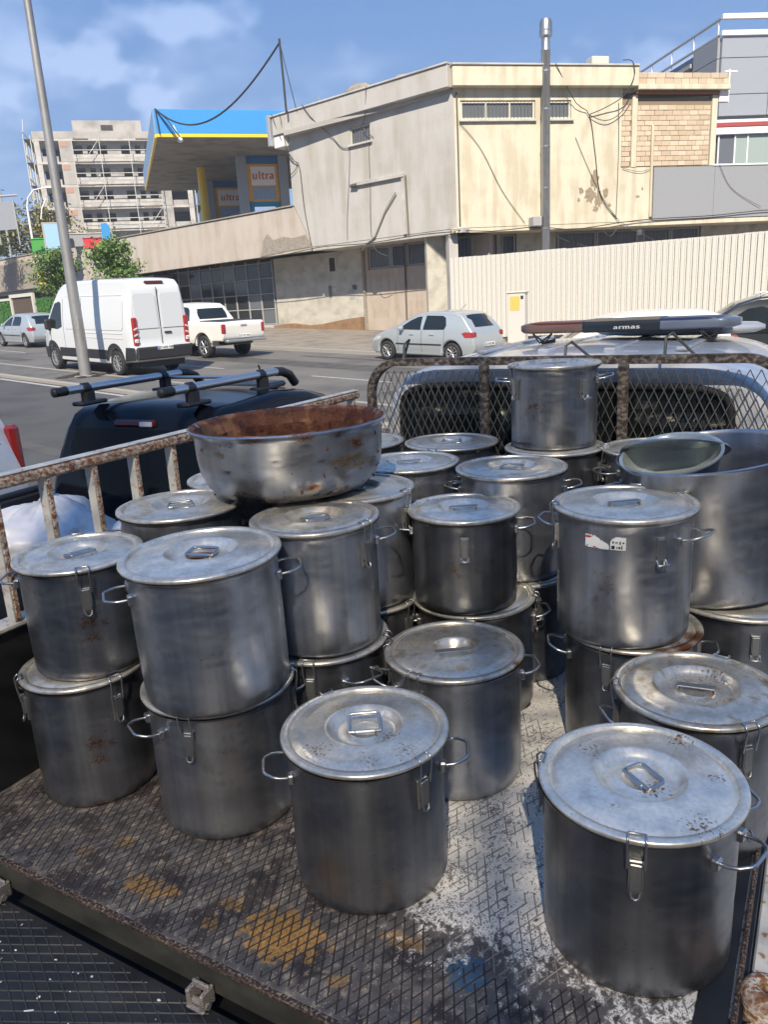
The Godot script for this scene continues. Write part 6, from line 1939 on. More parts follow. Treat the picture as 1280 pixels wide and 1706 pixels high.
	# cables sagging over both fronts
	var wires := [
		[left, [[-10.6, 11.4, 0.45], [-10.2, 10.2, 0.3], [-9.6, 9.2, 0.12], [-9.3, 8.9, 0.08], [-9.2, 7.0, 0.06], [-8.9, 5.3, 0.06]], 0.035],
		[left, [[-10.0, 11.3, 0.46], [-9.9, 9.6, 0.2], [-9.4, 9.0, 0.1], [-10.1, 8.6, 0.1], [-10.0, 9.2, 0.1]], 0.03],
		[left, [[-8.4, 11.4, 0.45], [-7.8, 10.7, 0.42], [-7.0, 9.9, 0.1], [-6.4, 9.3, 0.06], [-5.9, 9.2, 0.05]], 0.03],
		[left, [[-4.3, 11.35, 0.46], [-4.6, 10.3, 0.3], [-5.0, 9.9, 0.06], [-4.4, 9.4, 0.05]], 0.025],
		[left, [[-5.9, 9.2, 0.05], [-6.0, 8.2, 0.05], [-6.3, 6.4, 0.05], [-6.4, 5.3, 0.05]], 0.02],
		[left, [[-4.7, 9.2, 0.04], [-4.75, 7.5, 0.05], [-4.8, 5.0, 0.05], [-4.3, 4.4, -0.4]], 0.025],
		[left, [[-13.0, 4.9, 0.05], [-10.5, 5.0, 0.1], [-8.0, 5.12, 0.1], [-5.0, 5.02, 0.1], [-2.0, 5.1, 0.1], [0.0, 5.05, 0.1]], 0.035],
		[right, [[0.2, 9.2, 0.06], [1.1, 8.2, 0.05], [2.0, 6.6, 0.05], [3.0, 5.3, 0.06]], 0.022],
		[right, [[4.2, 11.25, 0.46], [5.2, 9.9, 0.2], [5.9, 9.45, 0.07], [6.2, 8.0, 0.06], [6.5, 6.3, 0.06], [7.3, 5.3, 0.06]], 0.03],
		[right, [[5.9, 9.45, 0.1], [6.6, 9.7, 0.2], [7.3, 10.1, 0.4], [7.7, 10.8, 0.46], [7.6, 11.35, 0.46], [7.2, 11.4, 0.4]], 0.035],
		[right, [[5.9, 9.42, 0.1], [6.6, 9.2, 0.15], [7.3, 9.5, 0.15], [7.7, 10.3, 0.4]], 0.03],
		[right, [[5.3, 8.6, 0.05], [5.9, 7.4, 0.05], [6.6, 6.2, 0.05], [7.4, 5.2, 0.08]], 0.02],
		[right, [[7.25, 9.9, 0.05], [7.3, 8.0, 0.05], [7.25, 5.4, 0.06]], 0.025],
		[right, [[7.5, 7.35, 0.05], [8.3, 7.2, 0.08], [9.0, 7.34, 0.06]], 0.02],
		[right, [[-0.2, 5.12, 0.1], [1.5, 5.0, 0.14], [3.4, 5.1, 0.2], [5.2, 4.95, 0.14], [7.4, 5.15, 0.1], [9.0, 5.25, 0.1], [12.0, 5.3, 0.1], [15.0, 5.45, 0.12], [20, 5.4, 0.1]], 0.035],
		[right, [[3.6, 5.3, 0.2], [4.6, 4.7, -0.2], [6.0, 4.3, -0.5], [8.0, 3.8, -0.6]], 0.022],
		[right, [[6.6, 4.95, 0.05], [7.0, 4.6, 0.05], [7.5, 5.1, 0.08], [8.2, 4.8, 0.0], [9.4, 4.4, -0.4]], 0.022],
		[right, [[12.2, 7.4, 0.08], [12.9, 6.4, 0.06], [14.4, 5.6, 0.1]], 0.02]]
	for w in wires:
		m = MB.new()
		var c := Curve3D.new()
		var n: int = w[1].size()
		for i in n:
			var p := Vector3(w[1][i][0], w[1][i][1], w[1][i][2])
			var a: Array = w[1][maxi(i - 1, 0)]
			var b: Array = w[1][mini(i + 1, n - 1)]
			var tn := Vector3(b[0] - a[0], b[1] - a[1], b[2] - a[2]) * 0.17
			c.add_point(p, -tn, tn)
		var pts := []
		var L := c.get_baked_length()
		for i in 25: pts.append(c.sample_baked(L * i / 24.0))
		m.tube(pts, w[2] * 0.55, 5)
		put.call("cable", m, M.cable if w[2] > 0.026 else M.bars, w[0])
	# roof clutter
	m = MB.new()
	m.span(Vector3(6.55, 11.2, -1.6), Vector3(7.35, 11.95, -1.0), 0.03)
	put.call("roof_unit", m, M.frame_white, right)
	m = MB.new()
	m.tube([Vector3(-7.8, 11.2, -0.1), Vector3(-7.8, 11.7, -0.1)], 0.03, 6)
	m.tube([Vector3(-5.6, 11.2, -0.2), Vector3(-5.6, 12.0, -0.2)], 0.025, 6)
	m.ball(Vector3(-5.5, 11.55, -0.3), Vector3(0.8, 0.25, 0.2), 10)
	m.ball(Vector3(-2.6, 11.38, 0.1), Vector3(0.35, 0.12, 0.2), 8)
	put.call("roof_clutter", m, M.raw, left)

func upper_window(t: Node3D, xf: Transform3D, x0: float, x1: float, y0: float, y1: float, n: int) -> void:
	var m := MB.new()
	var f := 0.07
	m.span(Vector3(x0, y1 - f, -0.16), Vector3(x1, y1, -0.05)); m.span(Vector3(x0, y0, -0.16), Vector3(x1, y0 + f, -0.05))
	for k in n + 1:
		var x := lerpf(x0, x1 - f, float(k) / n)
		m.span(Vector3(x, y0 + f, -0.16), Vector3(x + f, y1 - f, -0.052))
	var w := part("window", m, M.frame_white, t)
	w.transform = xf
	for k in n:
		m = MB.new()
		m.span(Vector3(lerpf(x0, x1, float(k) / n) + 0.02, y0 + 0.02, -0.13), Vector3(lerpf(x0, x1, float(k + 1) / n) - 0.02, y1 - 0.02, -0.12))
		part("pane", m, M.pane_dim, w)
	m = MB.new()
	var bars := int((x1 - x0) / 0.16)
	for k in bars:
		var x := lerpf(x0 + 0.05, x1 - 0.05, (k + 0.5) / bars)
		m.span(Vector3(x - 0.008, y0 + 0.02, -0.03), Vector3(x + 0.008, y1 - 0.02, -0.014))
	stuff(part("window_bars", m, M.bars, w))
	m = MB.new()
	m.span(Vector3(x0, y0, -0.5), Vector3(x1, y1, -0.42))
	part("room_shade", m, M.inside_shade, w)  # near-black sheet behind the panes, interior shade put into its colour
func ground_window(t: Node3D, xf: Transform3D, x0: float, x1: float, y0: float, y1: float, dark: bool) -> void:
	var m := MB.new()
	var f := 0.07
	m.span(Vector3(x0, y1 - f, -0.14), Vector3(x1, y1, -0.04)); m.span(Vector3(x0, y0, -0.14), Vector3(x1, y0 + f, -0.04))
	m.span(Vector3(x0, y0 + f, -0.14), Vector3(x0 + f, y1 - f, -0.042)); m.span(Vector3(x1 - f, y0 + f, -0.14), Vector3(x1, y1 - f, -0.042))
	var w := part("window", m, M.frame_grey, t)
	w.transform = xf
	m = MB.new()
	m.span(Vector3(x0 + 0.03, y0 + 0.03, -0.12), Vector3(x1 - 0.03, y1 - 0.03, -0.10))
	part("pane", m, M.pane_dark if dark else M.pane_dim, w)
	m = MB.new()
	var bars := int((x1 - x0) / 0.17)
	for k in bars:
		var x := lerpf(x0 + 0.1, x1 - 0.1, (k + 0.5) / bars)
		m.span(Vector3(x - 0.01, y0 + 0.05, -0.03), Vector3(x + 0.01, y1 - 0.05, -0.012))
	stuff(part("window_bars", m, M.bars, w))

func make_ramp() -> void:
	var left := Transform3D(Basis(-RS, Vector3.UP, -RW).orthonormalized(), CORNER)
	var t := thing("terrace_wall", "long beige parapet wall carrying the petrol station terrace, peeling at its far end", "wall", CORNER, left.basis)
	var m := MB.new()
	m.prism(pv([Vector2(-48, 4.78), Vector2(-48, 7.2), Vector2(-10.06, 7.16), Vector2(-8.9, 5.2), Vector2(-9.0, 5.02), Vector2(-13, 5.0)]), -0.4, -0.006)
	part("parapet_wall", m, M.ramp_wall, t)
	m = MB.new()
	m.span(Vector3(-48, 7.2, -0.45), Vector3(-10.1, 7.27, 0.06), 0.01)
	part("coping", m, M.raw, t)
	m = MB.new()
	m.prism(pv([Vector2(-47.9, 4.8), Vector2(-47.9, 6.9), Vector2(-44, 6.8), Vector2(-41.5, 6.95), Vector2(-38.2, 6.3), Vector2(-37.6, 5.4), Vector2(-37.9, 4.82)]), -0.005, 0.02)
	part("peeling_patch", m, M.raw, t)
	m = MB.new()
	m.span(Vector3(-39.0, 5.0, 0.022), Vector3(-38.0, 5.9, 0.05))
	part("yellow_poster", m, M.yellow, t)
	m = MB.new()
	m.span(Vector3(-60, 6.9, -60), Vector3(-10.1, 7.1, -0.41))
	part("terrace", m, M.pavement, t)
	# shops under the terrace, their shade put into near-black colours
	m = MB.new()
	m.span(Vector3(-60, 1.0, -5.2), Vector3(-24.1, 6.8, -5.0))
	part("back_wall", m, M.inside_shade, t)
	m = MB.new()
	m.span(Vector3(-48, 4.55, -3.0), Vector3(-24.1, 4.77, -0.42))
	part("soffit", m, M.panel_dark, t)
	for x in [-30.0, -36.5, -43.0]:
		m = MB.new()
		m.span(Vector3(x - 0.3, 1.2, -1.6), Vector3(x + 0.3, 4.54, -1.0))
		part("column", m, M.inside_shade, t)
	m = MB.new()
	m.span(Vector3(-28.5, 1.2, -0.95), Vector3(-24.1, 4.5, -0.8))
	part("shop_wall", m, M.pane_dark, t)
	# green screen and doorway
	var h := thing("green_screen", "artificial green hedge screen with a pale frame under the dark terrace", "hedge screen", road(49, 22.3, 0.13), heading(-RS))
	for x in [-6.0, 2.0]:
		m = MB.new()
		for i in 500:
			var p := Vector3(x + rng.randf_range(-2.1, 2.1 if x < 0 else 0.8), rng.randf_range(0.0, 2.2), rng.randf_range(-0.06, 0.06))
			m.box(p, Vector3(0.16, 0.16, 0.05), Basis(Vector3(rng.randf(), rng.randf(), rng.randf()).normalized(), rng.randf() * 3.0))
		m.span(Vector3(x - 2.1, 0, -0.04), Vector3(x + (2.1 if x < 0 else 0.8), 2.2, 0.04))
		part("screen", m, M.hedge, h)
	m = MB.new()
	m.span(Vector3(-3.7, 0, -0.06), Vector3(-3.5, 2.6, 0.1)); m.span(Vector3(-0.5, 0, -0.06), Vector3(-0.3, 2.6, 0.1)); m.span(Vector3(-3.5, 2.4, -0.06), Vector3(-0.5, 2.6, 0.1)); m.span(Vector3(-8.2, 2.25, -0.06), Vector3(-3.71, 2.4, 0.1))
	part("frame", m, M.frame_white, h)
	m = MB.new()
	m.span(Vector3(-3.5, 0, -0.03), Vector3(-0.5, 2.4, 0.0))
	part("door", m, M.wood, h)

func make_hoarding() -> void:
	var p0 := Vector3(3.24, 0.8, -32.5)
	var p1 := Vector3(13.07, 0.8, -26.5)
	var d := (p1 - p0).normalized()
	var b := heading(d)
	var t := thing("hoarding_fence", "tall cream corrugated sheet metal hoarding behind the parked silver hatchback", "fence", p0, b)
	var top := 3.14
	var mesh: ArrayMesh
	var m := MB.new()
	var pitch := 0.2
	var pr := [Vector2(0, 0), Vector2(0.06, 0), Vector2(0.07, 0.08), Vector2(0.19, 0.08), Vector2(0.2, 0)]
	for k in 6:
		for i in 4:
			var a: Vector2 = pr[i] + Vector2(pitch * k, 0)
			var c: Vector2 = pr[i + 1] + Vector2(pitch * k, 0)
			var n := Vector3(-(c.y - a.y), 0, (c.x - a.x)).normalized()
			m.quad(Vector3(a.x, 0, a.y), Vector3(c.x, 0, c.y), Vector3(c.x, top, c.y), Vector3(a.x, top, a.y), n)
			m.quad(Vector3(a.x, 0, a.y - 0.002), Vector3(c.x, 0, c.y - 0.002), Vector3(c.x, top, c.y - 0.002), Vector3(a.x, top, a.y - 0.002), -n)
	mesh = m.mesh()
	for k in 15:
		var o := part("sheet", mesh, M.hoarding, t)
		o.position = Vector3(1.2 * k, rng.randf_range(-0.015, 0.015), (k % 2) * 0.006)
	for y in [0.5, 1.8, 2.9]:
		m = MB.new()
		m.span(Vector3(0, y, -0.08), Vector3(18, y + 0.06, -0.01))
		part("rail", m, M.frame_grey, t)
	# meter cabinet
	var at := Vector3(5.31, 0.0, -29.0)
	at.y = ground_y(at) + 0.14
	t = thing("meter_cabinet", "cream metal cabinet with a yellow notice standing before the corrugated hoarding", "cabinet", at, b)
	m = MB.new()
	m.box(Vector3(0, 0.9, 0), Vector3(0.68, 1.8, 0.35), Basis(), 0.02)
	part("case", m, M.hoarding, t)
	m = MB.new()
	m.box(Vector3(0, 1.81, 0), Vector3(0.76, 0.06, 0.42), Basis(), 0.015)
	part("cap", m, M.hoarding, t)
	m = MB.new()
	m.box(Vector3(-0.04, 1.42, 0.178), Vector3(0.38, 0.5, 0.006), Basis(), 0.002)
	part("notice", m, mat(lin(0.72, 0.5, 0.12), 0.6, 0.0, M.blot, 3.0), t)
	m = MB.new()
	m.box(Vector3(0.24, 1.62, 0.18), Vector3(0.1, 0.12, 0.02), Basis(), 0.01)
	part("meter_window", m, M.pane_dark, t)

func make_station() -> void:
	# axes: x to the right along the front, z towards the viewer
	var a := Vector3(-11.22, 0, -46.11)
	var e := (Vector3(-5.27, 0, -47.86) - a).normalized()
	var b := heading(e)
	var t := thing("canopy", "petrol station canopy with a bright blue fascia and yellow lower edge", "canopy", Vector3(a.x, 7.1, a.z), b)
	var back := 19.57
	var m := MB.new()
	m.prism(pv([Vector2(0, 0), Vector2(14, 0), Vector2(14, -back), Vector2(-0.42, -back)]), -4.75, -4.6)
	var o := part("soffit", m, M.soffit, t)
	o.transform = Transform3D(Basis(Vector3.RIGHT, Vector3(0, 0, 1), Vector3(0, -1, 0)), Vector3.ZERO)
	for k in 5:
		m = MB.new()
		m.span(Vector3(0.1 - 0.022 * k * 3.3, 4.575, -1.8 - 3.3 * k), Vector3(14, 4.6, -1.7 - 3.3 * k))
		part("soffit_joint", m, M.panel_grey, t)
	m = MB.new()
	m.span(Vector3(-0.05, 4.78, 0.0), Vector3(14, 6.0, 0.12), 0.02)
	part("fascia", m, M.blue_sheet, t)
	m = MB.new()
	m.span(Vector3(-0.05, 4.6, 0.0), Vector3(14, 4.777, 0.135), 0.01)
	part("yellow_edge", m, M.yellow, t)
	m = MB.new()
	m.bar(Vector3(-0.06, 5.4, -0.03), Vector3(-0.42, 5.4, -back), 0.12, 1.2)
	part("fascia", m, mat(lin(0.2, 0.33, 0.5), 0.4), t)
	m = MB.new()
	m.bar(Vector3(-0.06, 4.69, -0.03), Vector3(-0.42, 4.69, -back), 0.14, 0.17)
	part("yellow_edge", m, M.yellow, t)
	m = MB.new()
	m.prism(pv([Vector2(0, 0), Vector2(14, 0), Vector2(14, -back), Vector2(-0.42, -back)]), -5.6, -5.5)
	o = part("deck", m, M.panel_grey, t)
	o.transform = Transform3D(Basis(Vector3.RIGHT, Vector3(0, 0, 1), Vector3(0, -1, 0)), Vector3.ZERO)
	m = MB.new()
	m.ball(Vector3(1.2, 4.45, 0.1), Vector3(0.16, 0.14, 0.2), 10)
	m.tube([Vector3(0.9, 5.2, 0.16), Vector3(1.2, 4.5, 0.14)], 0.04, 6)
	part("camera", m, M.white_sheet, t)
	m = MB.new()
	m.tube([Vector3(3.0, 0, -9.2), Vector3(3.0, 4.58, -9.2)], 0.28, 12)
	part("pillar", m, M.yellow, t, "yellow canopy pillar")
	for q in [[4.0, -15.0, 0], [5.15, -5.3, 1]]:
		var x: float = q[0]
		var z: float = q[1]
		var w := 2.6 if q[2] == 1 else 2.9
		for sx in [0.0, w]:
			m = MB.new()
			m.span(Vector3(x + sx - 0.3, 0, z - 0.3), Vector3(x + sx + 0.3, 4.58, z + 0.3), 0.03)
			part("pillar", m, M.pillar, t)
		m = MB.new()
		m.span(Vector3(x + 0.31, 1.9, z - 0.05), Vector3(x + w - 0.31, 4.1, z + 0.1), 0.01)
		var s := part("pump_sign", m, M.orange_sheet, t)
		m = MB.new()
		m.span(Vector3(x + 0.31, 4.1, z - 0.05), Vector3(x + w - 0.31, 4.55, z + 0.12), 0.01)
		part("sign_head", m, mat(lin(0.04, 0.16, 0.4), 0.4), s)
		m = MB.new()
		m.span(Vector3(x + 0.55, 2.85, z + 0.101), Vector3(x + w - 0.5, 3.95, z + 0.125))
		part("sign_face", m, M.white_sheet, s)
		m = MB.new()
		m.span(Vector3(x + 0.6, 2.0, z + 0.101), Vector3(x + w - 0.55, 2.75, z + 0.122))
		part("sign_photo", m, mat(lin(0.3, 0.4, 0.55), 0.5, 0.0, M.blot, 1.2), s)
		var tm := TextMesh.new()
		var sf := SystemFont.new(); sf.font_names = PackedStringArray(["Droid Sans"]); sf.font_weight = 700
		tm.font = sf; tm.text = "ultra"; tm.font_size = 32; tm.pixel_size = 0.019; tm.depth = 0.02
		var l := part("lettering", tm, mat(lin(0.6, 0.12, 0.03), 0.5), s)
		l.position = Vector3(x + w * 0.5 + 0.02, 3.4, z + 0.135)
		m = MB.new()
		m.span(Vector3(x + 0.35, 0, z - 0.2), Vector3(x + 0.6, 1.6, z + 0.1), 0.02)
		m.span(Vector3(x + w - 0.6, 0, z - 0.2), Vector3(x + w - 0.35, 1.6, z + 0.1), 0.02)
		m.span(Vector3(x + 0.35, 1.6, z - 0.2), Vector3(x + w - 0.35, 1.88, z + 0.1), 0.02)
		part("pump_frame", m, mat(lin(0.03, 0.25, 0.42), 0.4), t)
	# mast and its cable
	var mb := Vector3(-3.52, 11.2, -39.9)
	t = thing("antenna_mast", "thin dark mast on the roof end holding up a sagging cable", "mast", mb)
	m = MB.new()
	m.tube([Vector3(0, 0, 0), Vector3(-0.02, 1.5, 0), Vector3(-0.06, 3.1, 0)], 0.05, 8)
	part("pole", m, M.cable, t)
	m = MB.new()
	m.tube([Vector3(0.5, 0.0, 0.1), Vector3(-0.05, 2.9, 0)], 0.022, 6)
	part("stay", m, M.cable, t)
	var p0 := mb + Vector3(-0.05, 2.95, 0)
	var p1 := Vector3(a.x, 13.1, a.z) + b.z * 0.1 + b.x * 0.05
	m = MB.new()
	var pts := []
	for i in 25:
		var q := i / 24.0
		pts.append(p0.lerp(p1, q) + Vector3(0, -1.75 * 4.0 * q * (1.0 - q) * (0.8 + 0.4 * q), 0) - p0)
	m.tube(pts, 0.045, 6)
	var c := part(numbered("overhead_cable"), m, M.cable, self)
	c.position = p0
	tag(c, "black cable sagging from the roof mast to the corner of the blue canopy", "cable")
	m = MB.new()
	m.tube([Vector3(0, 0, 0), Vector3(0.1, -1.3, 0.1)], 0.03, 6)
	m.tube([Vector3(0, 0, 0), Vector3(0.6, -0.6, 0.1), Vector3(1.2, -1.5, 0.12)], 0.03, 6)
	c = part(numbered("loose_cable"), m, M.cable, self)
	c.position = p1 + b.z * 0.1
	tag(c, "loose black cable ends hanging down the corner of the blue canopy", "cable")

func make_apartment() -> void:
	var b := Basis(Vector3.UP, deg_to_rad(15))
	var at := Vector3(-45.2, 6.5, -115.8)
	var t := thing("apartment_block", "unfinished concrete apartment block with open floors and balconies", "building", at, b)
	var m: MB
	var fl := 2.98
	var n := 7
	var y0 := -0.9
	for k in n:
		var y := y0 + fl * k
		m = MB.new()
		m.span(Vector3(0, y + 2.68, -11), Vector3(20.6, y + 2.98, -0.02))
		var s := part("floor_slab", m, M.pale_conc, t)
		m = MB.new()
		m.span(Vector3(0.3, y, -6.4), Vector3(20.3, y + 2.68, -6.0))
		part("core_wall", m, M.inside_shade, s)  # near-black wall stands in for the shade deep in the open floors
		# front wall with holes: two groups of window, door, window
		m = MB.new()
		var x := 4.3
		for q in [[0.7, 0], [1.15, 1], [0.65, 0], [0.75, 2], [0.6, 0], [1.3, 1], [1.9, 0], [1.25, 1], [0.65, 0], [0.75, 2], [0.6, 0], [1.15, 1], [0.75, 0]]:
			var w: float = q[0]
			var lo := y
			if q[1] == 0: m.span(Vector3(x, y, -1.4), Vector3(x + w, y + 2.678, -1.15))
			if q[1] == 1:
				m.span(Vector3(x, y, -1.4), Vector3(x + w, y + 0.95, -1.15)); m.span(Vector3(x, y + 2.3, -1.4), Vector3(x + w, y + 2.678, -1.15))
			if q[1] == 2: m.span(Vector3(x, y + 2.3, -1.4), Vector3(x + w, y + 2.678, -1.15))
			x += w
		part("front_wall", m, M.concrete, s)
		m = MB.new()
		m.span(Vector3(5.0, y, 0.0), Vector3(16.2, y + 0.9, 0.15))
		part("balcony_front", m, M.pale_conc, s)
		for q in [[3.2, 4.9], [16.3, 17.6]]:
			m = MB.new()
			m.span(Vector3(q[0], y, -1.3), Vector3(q[1], y + 2.678, 0.02))
			part("pier", m, M.concrete, s)
		m = MB.new()
		m.span(Vector3(3.3, y + 1.9, 0.025), Vector3(4.3, y + 2.6, 0.06))
		part("block_patch", m, M.pinkish, s)
		for q in [0.0, 19.9]:
			m = MB.new()
			m.span(Vector3(q, y, -0.8), Vector3(q + 0.7, y + 2.678, -0.05))
			part("column", m, M.pale_conc, s)
			m = MB.new()
			m.span(Vector3(q, y, -11), Vector3(q + 0.7, y + 2.678, -10.3))
			part("column", m, M.pale_conc, s)
			m = MB.new()
			var xx := 0.72 if q == 0.0 else 17.62
			m.span(Vector3(xx, y, -0.5), Vector3(xx + 2.2, y + 0.75, -0.3))
			part("low_wall", m, M.concrete, s)
	m = MB.new()
	var yt := y0 + fl * n
	m.span(Vector3(-0.1, yt, -11), Vector3(20.7, yt + 0.9, 0.0))
	part("roof_parapet", m, M.concrete, t)
	m = MB.new()
	m.span(Vector3(5.2, yt + 0.9, -8), Vector3(14.5, yt + 2.6, -1.5))
	var ph := part("stair_head", m, M.concrete, t)
	m = MB.new()
	m.span(Vector3(9.0, yt + 1.3, -1.5), Vector3(10.6, yt + 2.0, -1.46))
	part("opening", m, M.inside_shade, ph)  # dark plate on the wall, shade of an opening put into its colour
	m = MB.new()
	m.span(Vector3(0, -8, -11), Vector3(20.6, y0, -0.02))
	part("base", m, M.concrete, t)
	t = thing("scaffolding", "pale tube scaffolding wrapped round the unfinished apartment block", "scaffolding", at, b)
	m = MB.new()
	for x in [5.0, 8.6, 12.6, 16.2]:
		m.tube([Vector3(x, y0, 1.0), Vector3(x, yt, 1.0)], 0.06, 5)
	for k in n:
		for h in [0.3, 1.3]:
			m.tube([Vector3(5.0, y0 + fl * k + h, 1.0), Vector3(16.2, y0 + fl * k + h, 1.0)], 0.05, 5)
		var x := 5.0 if k % 2 == 0 else 12.6
		m.tube([Vector3(x + 1.6, y0 + fl * k + 0.2, 1.0), Vector3(x + 3.5, y0 + fl * k + 2.6, 1.0)], 0.045, 5)
	for side in [-1.3, 21.9]:
		for z in [-0.5, -3.0, -5.5, -8.0, -10.5]:
			m.tube([Vector3(side, y0, z), Vector3(side, yt + 0.5, z)], 0.07, 5)
			m.tube([Vector3(side + (0.9 if side < 0 else -0.9), y0, z), Vector3(side + (0.9 if side < 0 else -0.9), yt + 0.5, z)], 0.07, 5)
		for k in n + 1:
			m.tube([Vector3(side, y0 + fl * k + 1.0, -0.5), Vector3(side, y0 + fl * k + 1.0, -10.5)], 0.06, 5)
			m.tube([Vector3(side, y0 + fl * k, -0.5), Vector3(side, y0 + fl * k + fl, -3.0)], 0.05, 5)
	stuff(part("scaffold_tubes", m, M.frame_white, t))
	m = MB.new()
	for k in n + 1:
		for side in [-0.85, 21.4]:
			m.box(Vector3(side, y0 + fl * k, -5.5), Vector3(0.9, 0.06, 10.2))
		if k < n:
			m.box(Vector3(6.2, y0 + fl * k + 2.75, 0.7), Vector3(2.0, 0.14, 0.5))
			m.box(Vector3(14.6, y0 + fl * k + 2.75, 0.7), Vector3(2.2, 0.14, 0.5))
	stuff(part("scaffold_boards", m, mat(lin(0.18, 0.15, 0.12), 0.9), t))

func make_far_right() -> void:
	var b := heading(Vector3(0.97, 0, -0.1))
	var at := Vector3(23.6, 6.5, -55.6)
	var t := thing("showroom_building", "modern grey panelled showroom with a red band and a roof rail at the right edge", "building", at, b)
	var m: MB
	for i in 3:
		for j in 3:
			m = MB.new()
			var ys := [6.6, 7.8, 9.0, 11.1]
			ys = [6.45, 7.75, 9.9, 11.15]
			m.span(Vector3(3.4 * i + 0.02, ys[j] + 0.02, -0.2), Vector3(3.4 * (i + 1) - 0.02, ys[j + 1] - 0.02, 0.0), 0.01)
			part("panel", m, M.panel_grey, t)
			m = MB.new()
			m.span(Vector3(-0.19, ys[j] + 0.02, -3.4 * (i + 1) + 0.02), Vector3(0.0, ys[j + 1] - 0.02, -3.4 * i - 0.21), 0.01)
			if i < 1 or j < 2: part("panel", m, M.annex, t)
	m = MB.new()
	m.span(Vector3(0.02, 0, -22), Vector3(10.2, 11.0, -0.21))
	part("core", m, M.panel_dark, t)
	for y in [11.15, 12.1]:
		m = MB.new()
		m.span(Vector3(-0.1, y, -0.1), Vector3(10.2, y + 0.32, 0.15), 0.03)
		part("roof_rail", m, M.white_sheet, t)
		m = MB.new()
		m.span(Vector3(-0.12, y + 0.05, -26), Vector3(0.0, y + 0.2, -0.12), 0.02)
		part("roof_rail", m, M.frame_grey, t)
	for k in 8:
		m = MB.new()
		m.span(Vector3(-0.1, 11.0, -0.5 - 3.2 * k), Vector3(-0.02, 12.2, -0.42 - 3.2 * k))
		part("rail_post", m, M.white_sheet, t)
	for k in 4:
		m = MB.new()
		m.span(Vector3(-0.25, 10.3 - 0.55 * k, -26), Vector3(-0.05, 10.55 - 0.55 * k, -3.7))
		part("louvre", m, M.frame_grey, t)
	for q in [[5.3, 5.72, M.white_sheet], [5.75, 6.0, M.rust_flat], [6.0, 6.2, M.white_sheet]]:
		m = MB.new()
		m.span(Vector3(-0.25, q[0], -24), Vector3(10.2, q[1] - 0.004, 0.25), 0.02)
		part("band", m, mat(lin(0.35, 0.06, 0.06), 0.5) if q[2] == M.rust_flat else q[2], t)
	for q in [[0.1, 1.2, M.panel_dark], [1.25, 2.1, M.sea_glass], [2.15, 6.0, M.sea_glass], [6.05, 10.2, M.sea_glass]]:
		m = MB.new()
		m.span(Vector3(q[0], 0.0, -0.2), Vector3(q[1], 5.28, 0.0))
		part("glazing", m, q[2], t)
	for x in [0.04, 1.2, 2.1, 6.0]:
		m = MB.new()
		m.span(Vector3(x, 0.0, 0.001), Vector3(x + 0.09, 5.28, 0.08))
		part("mullion", m, M.white_sheet, t)
	for k in 4:
		m = MB.new()
		m.span(Vector3(-0.1, 0.0, -5.0 * (k + 1) + 0.1), Vector3(0.0, 5.28, -5.0 * k - 0.22))
		part("glazing", m, M.sea_glass, t)
func make_behind() -> void:
	# added unseen board; its slat gaps let part of the sun onto the truck
	var t := thing("added_shade_screen", "large slatted screen on two tall posts, added to shade the truck, outside the view", "screen", Vector3(-1.05, 0, 10))
	var m := MB.new()
	for k in 72:
		m.span(Vector3(-5.2, 10.0 + 0.12 * k, -0.003), Vector3(5.2, 10.071 + 0.12 * k, 0.003))
	stuff(part("slats", m, M.frame_white, t))
	for x in [-5.2, 0.0, 5.2]:
		m = MB.new()
		m.span(Vector3(x - 0.04, 9.9, 0.01), Vector3(x + 0.04, 19.5, 0.09))
		part("stile", m, M.frame_grey, t)
	for x in [-2.6, 2.6]:
		m = MB.new()
		m.tube([Vector3(x, 0, 0.5), Vector3(x, 20.5, 0.5)], 0.24, 12)
		part("post", m, M.pole, t)

func make_low_building() -> void:
	var t := thing("added_dark_building", "long plain building added behind the truck for dark reflections, outside the view", "building", Vector3(0, 0, 12))
	var m := MB.new()  # added unseen block, made tall so that steel and glass reflect it dark
	m.span(Vector3(-32, 0, 0), Vector3(32, 12.0, 12), 0.05)
	part("wall", m, M.tower, t)
	for i in 12:
		m = MB.new()
		m.span(Vector3(-30.5 + 5.0 * i, 0.3, -0.06), Vector3(-26.8 + 5.0 * i, 3.2, -0.01))
		part("shutter", m, M.annex, t)

